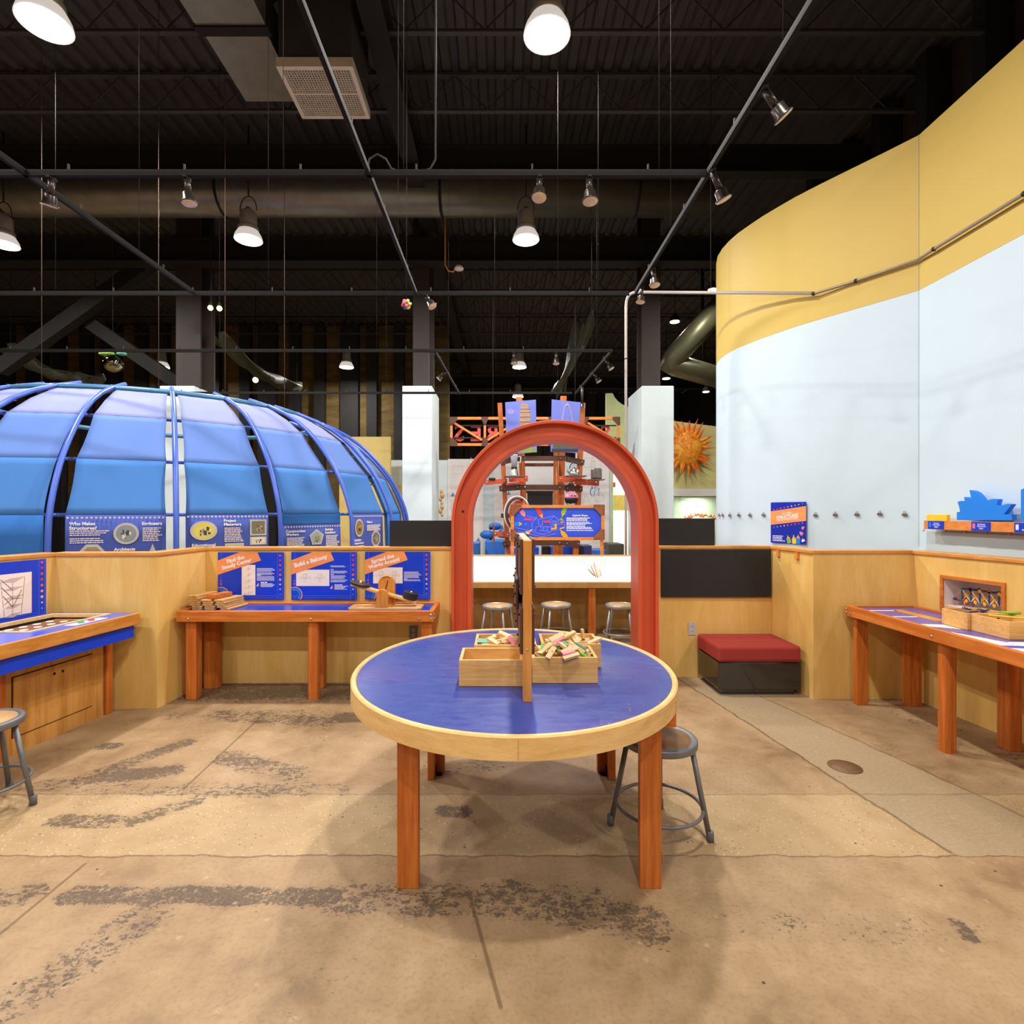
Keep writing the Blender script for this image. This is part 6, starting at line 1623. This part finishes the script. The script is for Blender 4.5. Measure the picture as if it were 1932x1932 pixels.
def paint_arch(P_, t, s_):
    X2 = lambda x: (x-1041)*s_; Y2 = lambda y: (y-753.5)*s_
    mb = MB(); n = 24; o_ = []; i_ = []
    for k in range(n+1):
        u = -1+2*k/n; o_.append((X2(1070+15*u), Y2(761+75*abs(u)**2.3))); i_.append((X2(1070.3+12.6*u), Y2(764.5+72*abs(u)**2.5)))
    P_.poly(mb, o_+i_[::-1], .001, .0016); mb.build('arch_picture', pm('photo_arch', S(198,176,190), .5), t)
    mb = MB(); P_.rect(mb, X2(1043), Y2(838), X2(1091), Y2(846), .0006, .0010); mb.build('trees', pm('photo_trees', S(96,104,70), .6), t)
    mb = MB(); P_.rect(mb, X2(1041), Y2(846.5), X2(1091), Y2(853), .0006, .0014); mb.build('river', pm('photo_river', S(52,58,76), .5), t)
tposter('sky-blue photo board of a tall slender arch above the archway', [(1041,753.5),(1095,759),(1092,855),(1039,852)], 8.6, paint_arch)
# things on the shelves
q = at(970, 898.5, 8.52); t = thing('blender', 'glass jug blender on the left tower shelf', 'appliance', (q.x, q.y, z1_))
b_ = Vector((q.x, q.y, z1_+.0005))
MB().lathe([(.075,0),(.075,.01),(.055,.10),(.050,.115)], b_, 20).build('base', M['chrome'], t); MB().lathe([(.046,.115),(.046,.15)], b_, 18).build('collar', M['black'], t)
gl = pm('jug_glass', S(196,200,204), .12, 0, .03); MB().lathe([(.040,.15),(.060,.33),(.061,.345),(.056,.345),(.037,.16)], b_, 18).build('jug', gl, t); MB().lathe([(.058,.346),(.058,.365),(.025,.375)], b_, 18).build('lid', M['black'], t)
MB().tube([b_+Vector((.056,0,.31)), b_+Vector((.105,0,.31)), b_+Vector((.10,0,.22)), b_+Vector((.05,0,.20))], .010, 8).build('handle', gl, t)
q = at(1084, 897.5, 8.4); t = thing('kettle', 'shiny steel kettle with hoop handle on the right tower shelf', 'kettle', (q.x, q.y, z2_)); b_ = Vector((q.x, q.y, z2_+.0005))
MB().lathe([(.075,0),(.085,.02),(.082,.05),(.055,.10),(.02,.118),(.001,.118)], b_, 22).build('body', M['chrome'], t)
MB().tube([b_+Vector((-.08,0,.04)), b_+Vector((-.115,0,.09)), b_+Vector((-.125,0,.115))], [.018,.012,.010], 10).build('spout', M['chrome'], t); MB().sphere(b_+Vector((0,0,.125)), .012, 10).build('lid_knob', M['black'], t)
MB().tube([b_+Vector((.075*cos(a), 0, .11+.10*sin(a))) for a in [pi*i/14 for i in range(15)]], .007, 8).build('handle', M['black'], t)
q = at(1125, 904, 8.32); t = thing('toaster', 'dull steel toaster on the far right tower shelf', 'appliance', (q.x, q.y, z3_)); b_ = Vector((q.x, q.y, z3_+.0005))
MB().box(q.x-.075, q.x+.075, q.y-.09, q.y+.09, z3_+.006, z3_+.165).build('body', pm('toaster_steel', S(150,144,136), .3, .85, .25, 30), t, .022, 3); MB().box(q.x-.07, q.x+.07, q.y-.085, q.y+.085, z3_+.0005, z3_+.0055).build('foot', M['black'], t)
MB().cyl((q.x-.02, q.y-.0905, z3_+.06), (q.x-.02, q.y-.105, z3_+.06), .012, None, 10).build('lever', M['chrome'], t)
mb = MB(); mb.box(q.x-.05, q.x-.015, q.y-.07, q.y+.07, z3_+.1652, z3_+.1662); mb.box(q.x+.015, q.x+.05, q.y-.07, q.y+.07, z3_+.1652, z3_+.1662); mb.build('slots', M['black'], t)
def helmet(label, px, py, Y, r, mat, dark_):
    q = at(px, py, Y); t = thing('helmet', label, 'helmet', tuple(q)); mb = MB()
    mb.lathe([(max(.001, r*cos(a)), r*.95*sin(a)) for a in [pi/2*i/8 for i in range(9)]], q, 20); mb.build('shell', mat, t)
    MB().lathe([(r*.97,0),(r*.94,-.03),(r*.80,-.075),(r*.5,-.08),(.001,-.078)], q, 20).build('padding', dark_, t)
    mb = MB(); mb.tube([q+Vector((-r*.8,-.02,-.06)), q+Vector((-.02,-.03,-.15)), q+Vector((.03,-.03,-.15)), q+Vector((r*.8,-.02,-.06))], .006, 6); mb.build('strap', dark_, t)
    mb = MB()
    for sx in (-.02, .03): mb.box(q.x+sx, q.x+sx+.02, q.y-r*.99, q.y-r*.9, q.z+.03, q.z+.045)
    mb.build('vent', dark_, t); MB().cyl((q.x, q.y+.02, q.z-.078), (q.x, q.y+.25, q.z-.078), .01, None, 8).build('peg', M['brown'], t)
helmet('pink helmet hung on the right side of the timber tower', 1078, 940, 8.5, .112, pm('helmet_pink', S(236,150,180), .3), M['black'])
helmet('grey helmet resting behind the middle rail of the timber tower', 1074, 917, 8.85, .085, pm('helmet_grey', S(118,116,118), .4), M['black'])
q = at(926, 1005, 8.3); t = thing('skateboard', 'skateboard hung upright at the left of the tower', 'skateboard', tuple(q))
a, c = at(931, 988, 8.3), at(932, 1026, 8.3); MB().beam(a, c, .02, .19, (0,1,0)).build('deck', M['brownl'], t, .006)
for k, py in enumerate((996, 1015)):
    for dy in (-.07, .07):
        w0 = at(926, py, 8.3)+Vector((0,dy,0)); MB().lathe([(.01,-.018),(.028,-.015),(.028,.015),(.01,.018)], w0, 12, Matrix.Rotation(R(90),3,'X')).build('wheel', M['black'], t)
    w0 = at(926, py, 8.3); mb = MB(); mb.cyl(w0+Vector((0,-.06,0)), w0+Vector((0,.06,0)), .008, None, 8); mb.beam(w0, w0+Vector((.035,0,0)), .03, .02); mb.build('truck', M['chrome'], t)
q = at(927,903,8.62); o = MB().box(-.06,.05,-.06,.06,0,.035).build('shoe', M['black'], None, .012); o.location = (at(929,903,8.7).x, 8.7, at(929,907.2,8.7).z+.012); tag(o, 'small black shoe on the left red arm of the tower', 'shoe')
t = thing('hoop', 'brown and white curved hoop on the left of the timber tower', 'hoop', tuple(at(975,972,8.4))); q = at(976,969,8.4); mb = MB()
mb.tube([q+Vector((.17*cos(a), 0, .24*sin(a))) for a in [R(60+i*11) for i in range(18)]], .022, 8); mb.build('rim', M['brown'], t)
mb = MB(); mb.tube([q+Vector((.20*cos(a), .02, .27*sin(a))) for a in [R(30+i*12) for i in range(18)]], .012, 8); mb.build('edge', M['white'], t)
mb = MB(); mb.lathe([(.001,0),(.15,0),(.15,.01),(.001,.01)], q+Vector((.02,.05,0)), 24, Matrix.Rotation(R(90),3,'X') @ Matrix.Diagonal(Vector((1,1.4,1)))); mb.build('disc', M['orange'], t)
# carts and tubs behind the light table
tarp = pm('blue_tarp', S(44,112,196), .45, 0, .10, 5, .3); glowblue = pm('bright_blue_tub', S(14,92,236), .35, 0, .08, 5)
def tub(name, label, cat, xa, xb, ytop, Y, dpt, mat, lidmat=None, wheels=False):
    a, c = at(xa, ytop, Y), at(xb, ytop, Y); t = thing(name, label, cat, ((a.x+c.x)/2, Y, 0)); z0 = .12 if wheels else 0
    MB().box(a.x, c.x, Y, Y+dpt, z0, a.z).build('body', mat, t, .02)
    if lidmat: MB().box(a.x-.01, c.x+.01, Y-.01, Y+dpt+.01, a.z+.0005, a.z+.03).build('lid', lidmat, t, .008)
    if wheels:
        MB().box(a.x, c.x, Y, Y+dpt, .085, .119).build('frame', M['signw'], t)
        for xx in (a.x+.06, c.x-.06):
            for yy in (Y+.05, Y+dpt-.05): MB().lathe([(.01,-.015),(.04,-.012),(.04,.012),(.01,.015)], (xx, yy, .042), 14, Matrix.Rotation(R(90),3,'Y')).build('caster', M['black'], t)
    return t
tub('cart', 'blue tarpaulin-covered cart left of the sign post beyond the light table', 'cart', 915, 953, 1020, 10.3, .6, tarp, None, True)
q = at(934,1018,10.35)
for i, (dx, dz, r_) in enumerate(((-.16,0,.11),(.15,.01,.10),(.0,.165,.10))):
    o = MB().sphere((0,0,0), r_, 14, (1.3,.9,.8)).build('blue_bag', tarp, None); o.location = (q.x+dx, 10.6, q.z+.085+dz); tag(o, ['left blue bag on top of the tarpaulin cart','right blue bag on top of the tarpaulin cart','uppermost blue bag on the tarpaulin cart'][i], 'bag', 'bags on the cart')
tub('storage_bin', 'tall blue bin at the left end behind the light table, by the arch leg', 'bin', 889, 904.5, 1024, 9.8, .5, pm('bin_blue', S(38,104,180), .4, 0, .1), None)
tub('storage_bin', 'bright blue tub left of the timber divider post, under the sign', 'bin', 957, 977, 1033, 9.55, .4, glowblue)
tub('storage_bin', 'bright blue tub right of the timber divider post, under the sign', 'bin', 1006, 1017, 1032, 9.55, .4, glowblue)
tub('storage_bin', 'wide bright blue tub in the middle beneath the sign', 'bin', 1038, 1089, 1030, 9.55, .5, glowblue)
tub('box', 'dark brown upright box between the blue tubs', 'box', 1024, 1037, 1030, 9.55, .4, M['black']); tub('box', 'narrow black upright box right of the wide blue tub', 'box', 1091.5, 1099, 1029, 9.25, .4, M['black'])
tub('storage_bin', 'rounded navy bin right of the wide blue tub', 'bin', 1100, 1117, 1029, 9.4, .4, M['navy']); tub('storage_bin', 'low blue bin by the right post of the sign', 'bin', 1118, 1143, 1037, 10.2, .5, tarp)
tub('storage_bin', 'large dark olive waste bin near the bright doorway', 'bin', 1149, 1178, 1026, 11.0, .6, pm('bin_olive', S(74,66,52), .5))

# pale walls beyond
def bigwall(name, xa, xb, ytop, Y, mat, th=.12):
    a, c = at(xa, ytop, Y), at(xb, ytop, Y); return struct(MB().box(a.x, c.x, Y, Y+th, 0, a.z), name, mat)
bigwall('wall_far_blue', 736, 1152, 868, 13.0, M['lblue'])
ink_b = pm('blueprint_ink', S(96,140,206), .6)
def sketch(label, xa, xb, ytop, ybot, Y, seed, boats=()):
    a, c = at(xa, ytop, Y), at(xb, ybot, Y); t = thing('drawing_panel', label, 'panel', ((a.x+c.x)/2, Y, c.z)); P_ = Pan(a, (1,0,0), (0,0,-1), (0,-1,0)); s_ = Y/F
    W2, H2 = (xb-xa)*s_, (ybot-ytop)*s_; mb = MB(); P_.rect(mb, 0, 0, W2, a.z, -.02, 0); mb.build('sheet', M['wwhite'], t); mb = MB(); rg = random.Random(seed)
    for i in range(9):
        x, y = W2*rg.uniform(.08,.7), H2*rg.uniform(.05,.85); w_, h_ = W2*rg.uniform(.12,.3), H2*rg.uniform(.04,.14)
        P_.line(mb, [(x,y),(x+w_,y),(x+w_,y+h_),(x,y+h_),(x,y)], .007, .0005, .002)
        if i % 3 == 0: P_.line(mb, [(x,y),(x+w_/2,y-h_*.6),(x+w_,y)], .007, .0005, .002)
    mb.build('line_drawing', pm('sketch_grey', S(206,196,200), .6), t); mb = MB()
    for bx, by, bs in boats:
        x, y = (bx-xa)*s_, (by-ytop)*s_; k = bs*s_
        P_.poly(mb, [(x-k,y),(x,y-k*1.6),(x+k*.5,y)], .0005, .002); P_.line(mb, [(x-k*1.1,y+.2*k),(x+k*.9,y+.2*k)], .02, .0005, .002)
    if boats: mb.build('blue_sketch', ink_b, t)
    return t
sketch('white drawing panel left of the tower, partly behind the arch', 845, 912, 866, 1046, 12.95, 1, ((855,935,4),(903,1020,4)))
sketch('white drawing panel between the tower posts', 932, 1046, 870, 1046, 12.95, 2, ((960,932,4),(948,1000,6)))
t = sketch('white drawing panel right of the tower with a blue town sketch', 1086, 1149, 850, 1046, 12.9, 3)
P_ = Pan(at(1086,850,12.9), (1,0,0), (0,0,-1), (0,-1,0)); s_ = 12.9/F; mb = MB(); rg = random.Random(8)
for i in range(22):
    x = 1112+rg.random()*18; y = 917+rg.random()*18; P_.rect(mb, (x-1086)*s_, (y-850)*s_, (x+1.2-1086)*s_, (y+2+4*rg.random()-850)*s_, .0008, .0025)
for x, y in ((1118,917),(1124,912),(1114,922)): P_.poly(mb, [((x-1-1086)*s_, (y+6-850)*s_), ((x-1086)*s_, (y-850)*s_), ((x+1-1086)*s_, (y+6-850)*s_)], .0008, .0025)
mb.build('town_sketch', ink_b, t)
gw = pm('pale_green_paint', S(206,218,160), .6, 0, .04); gw2 = pm('mint_paint', S(196,224,176), .6)
# pale green wall with a scooped top and a bright doorway
Yg = 16.0; a = at(1144, 742, Yg); xs_ = [1144,1156,1160,1166,1174,1184,1200,1216]; yt_ = [742,742,750,757,763,767,770,770]
top = [at(x, y, Yg) for x, y in zip(xs_, yt_)]; z0_ = at(0, 862, Yg).z
struct(MB().prism([(top[0].x, Yg, z0_), (top[-1].x, Yg, z0_)]+[tuple(p) for p in top[::-1]], (0,.15,0)), 'wall_green_upper', gw)
q1, q2 = at(1157, 862, Yg), at(1205, 862, Yg); struct(MB().box(top[0].x, q1.x, Yg, Yg+.15, 0, z0_), 'wall_green_jamb', gw2)
struct(MB().box(at(1204,0,Yg).x, at(1272,0,Yg).x, Yg, Yg+.15, 0, z0_), 'wall_green_side', gw)
Yd = 18.0; wdw = struct(MB().box(at(1148,0,Yd).x, at(1215,0,Yd).x, Yd, Yd+.05, 0, at(0,870,Yd).z), 'bright_room_glow', glow('bright_room', (1,.98,.92), 2.2))  # glowing sheet standing in for the overlit room beyond the doorway
MB().box(at(1157,0,17.9).x, at(1200,0,17.9).x, 17.88, 17.95, at(0,963,17.9).z, at(0,934,17.9).z).build('yellow_header', pm('header_yellow', S(246,222,120), .5), wdw)
t = thing('exit_sign', 'small red sign on the bright wall right of the tower', 'sign', tuple(at(1160,918,Yg-.1))); a, c = at(1157.5,910,15.9), at(1161.5,919,15.9); MB().box(a.x, c.x, 15.9, 15.99, c.z, a.z).build('box', pm('sign_coral', S(236,110,84), .5), t)
# sun sculpture wall, seen right of the column
Ys = 13.5; a, c = at(1262,793,Ys), at(1362,806,Ys); z0_ = at(0,923,Ys).z
struct(MB().prism([(a.x,Ys,z0_),(c.x,Ys,z0_),tuple(c),tuple(a)], (0,.15,0)), 'wall_sun', pm('sun_wall', S(204,196,130), .6, 0, .05, 2))
struct(MB().box(a.x, c.x, Ys-.25, Ys+.15, at(0,936,Ys).z, z0_-.002), 'trim_soffit', M['wwhite'])
sw = struct(MB().box(a.x, c.x, Ys+.3, Ys+.42, 0, at(0,937,Ys).z), 'wall_minds', pm('mint_wall', S(206,236,206), .6, 0, .03))
disk(at(1315,0,Ys+.1).x, Ys-.05, at(0,937,Ys).z-.02, 16, .5, (1,.97,.88))
sun = thing('sun_sculpture', 'orange papier-mache sun with pointed rays on the wall right of the column', 'sculpture', tuple(at(1300,848,Ys)))
q = at(1296,846,Ys-.24); r_ = 29*Ys/F
pap = wood('papier_orange', S(214,92,20), S(246,190,60), (1,1,1), 7, .6, S(240,150,36), 1.5); pap2 = wood('papier_ray', S(226,84,20), S(246,170,50), (1,1,1), 5, .6, S(236,120,30), 1)
mb = MB(); mb.sphere(q+Vector((0,.02,0)), r_, 22, (1,.42,1.12)); o = mb.build('face', pap, sun)
tx = bpy.data.textures.new('lump', 'CLOUDS'); tx.noise_scale = .12; dm = o.modifiers.new('lump', 'DISPLACE'); dm.texture = tx; dm.strength = .06; dm.texture_coords = 'LOCAL'
rg = random.Random(6)
for i in range(26):
    an = 2*pi*i/26+rg.uniform(-.08,.08); L_ = r_*(.55+rg.uniform(0,.42)); w_ = r_*.16*rg.uniform(.7,1.3)
    e = Vector((cos(an),0,sin(an)*1.08)); f_ = Vector((-sin(an),0,cos(an)))
    b0 = q+e*r_*.86; tip = q+e*(r_+L_)+f_*rg.uniform(-.05,.05)+Vector((0,rg.uniform(-.06,.04),0))
    v = [b0+f_*w_, b0-f_*w_, b0+Vector((0,-.05,0)), b0+Vector((0,.03,0)), tip]
    mb = MB(); mb.add(v, [(0,2,4),(2,1,4),(1,3,4),(3,0,4),(0,3,1,2)]); mb.build('ray', pap2, sun)
P_ = Pan(at(1272,937,Ys+.3), (1,0,0), (0,0,-1), (0,-1,0)); s_ = (Ys+.3)/F
wsn = thing('wall_lettering', 'coloured wall lettering Developing Creative Minds below the sun', 'sign', tuple(at(1300,962,Ys+.29)))
for txt, x, y, col, w_ in (('Developing',1280.5,946,(60,150,60),33),('Creative',1295,953.5,(226,110,90),25),('Minds',1310.5,960.5,(40,110,180),18)):
    mb = MB(); P_.text(mb, txt[0], (x-1272)*s_, (y-937)*s_, .12, .001, 0, 'L', .0); P_.text(mb, txt[1:], (x+7-1272)*s_, (y-1-937)*s_, .085, .001, 0, 'L', .0, width=(w_-7)*s_); mb.build('lettering', pm('word_%s' % txt, S(*col), .5), wsn)
gar = thing('garland', 'orange leafy arch garland low under the lettering', 'garland', tuple(at(1315,975,Ys))); q = at(1322,990,Ys-.05); rg = random.Random(2)
mb = MB()
for i in range(60):
    an = pi*i/59; c0 = q+Vector((.46*cos(an), 0, .24*sin(an)))+Vector((rg.uniform(-.04,.04), rg.uniform(-.05,.05), rg.uniform(-.04,.04))); mb.obox(c0, (.04,.02,.035), Matrix.Rotation(rg.uniform(0,3), 3, 'Y'))
lv = mb.build('leaves', pm('leaf_orange', S(240,150,90), .6), gar); mb = MB(); mb.tube([q+Vector((.46*cos(a_), .02, .24*sin(a_))) for a_ in [pi*i/24 for i in range(25)]], .012, 6)
for sx in (-1, 1): mb.tube([(q.x+sx*.46, q.y+.02, q.z), (q.x+sx*.46, q.y+.02, 0)], .012, 6)
mb.build('hoop', M['brownl'], gar)
t = thing('wall_sculpture', 'small tan mask sculpture on the side of the left boxed column', 'sculpture', tuple(at(832,945,10.6))); q = at(831,949,10.5); mb = MB()
for i in range(7): mb.sphere(q+Vector((.02+.02*sin(i*2.2), .0, .22-.075*i)), .05+.012*sin(i*1.7), 10, (.7,1,1))
mb.build('body', M['blockd'], t)
# yellow wall and low things behind the tent
bigwall('wall_yellow', 640, 736, 824, 12.0, pm('yellow_wall_far', S(232,204,124), .6, 0, .03))
bigwall('wall_yellow_side', 736, 757, 915, 12.6, pm('yellow_wall_far', S(232,204,124), .6))
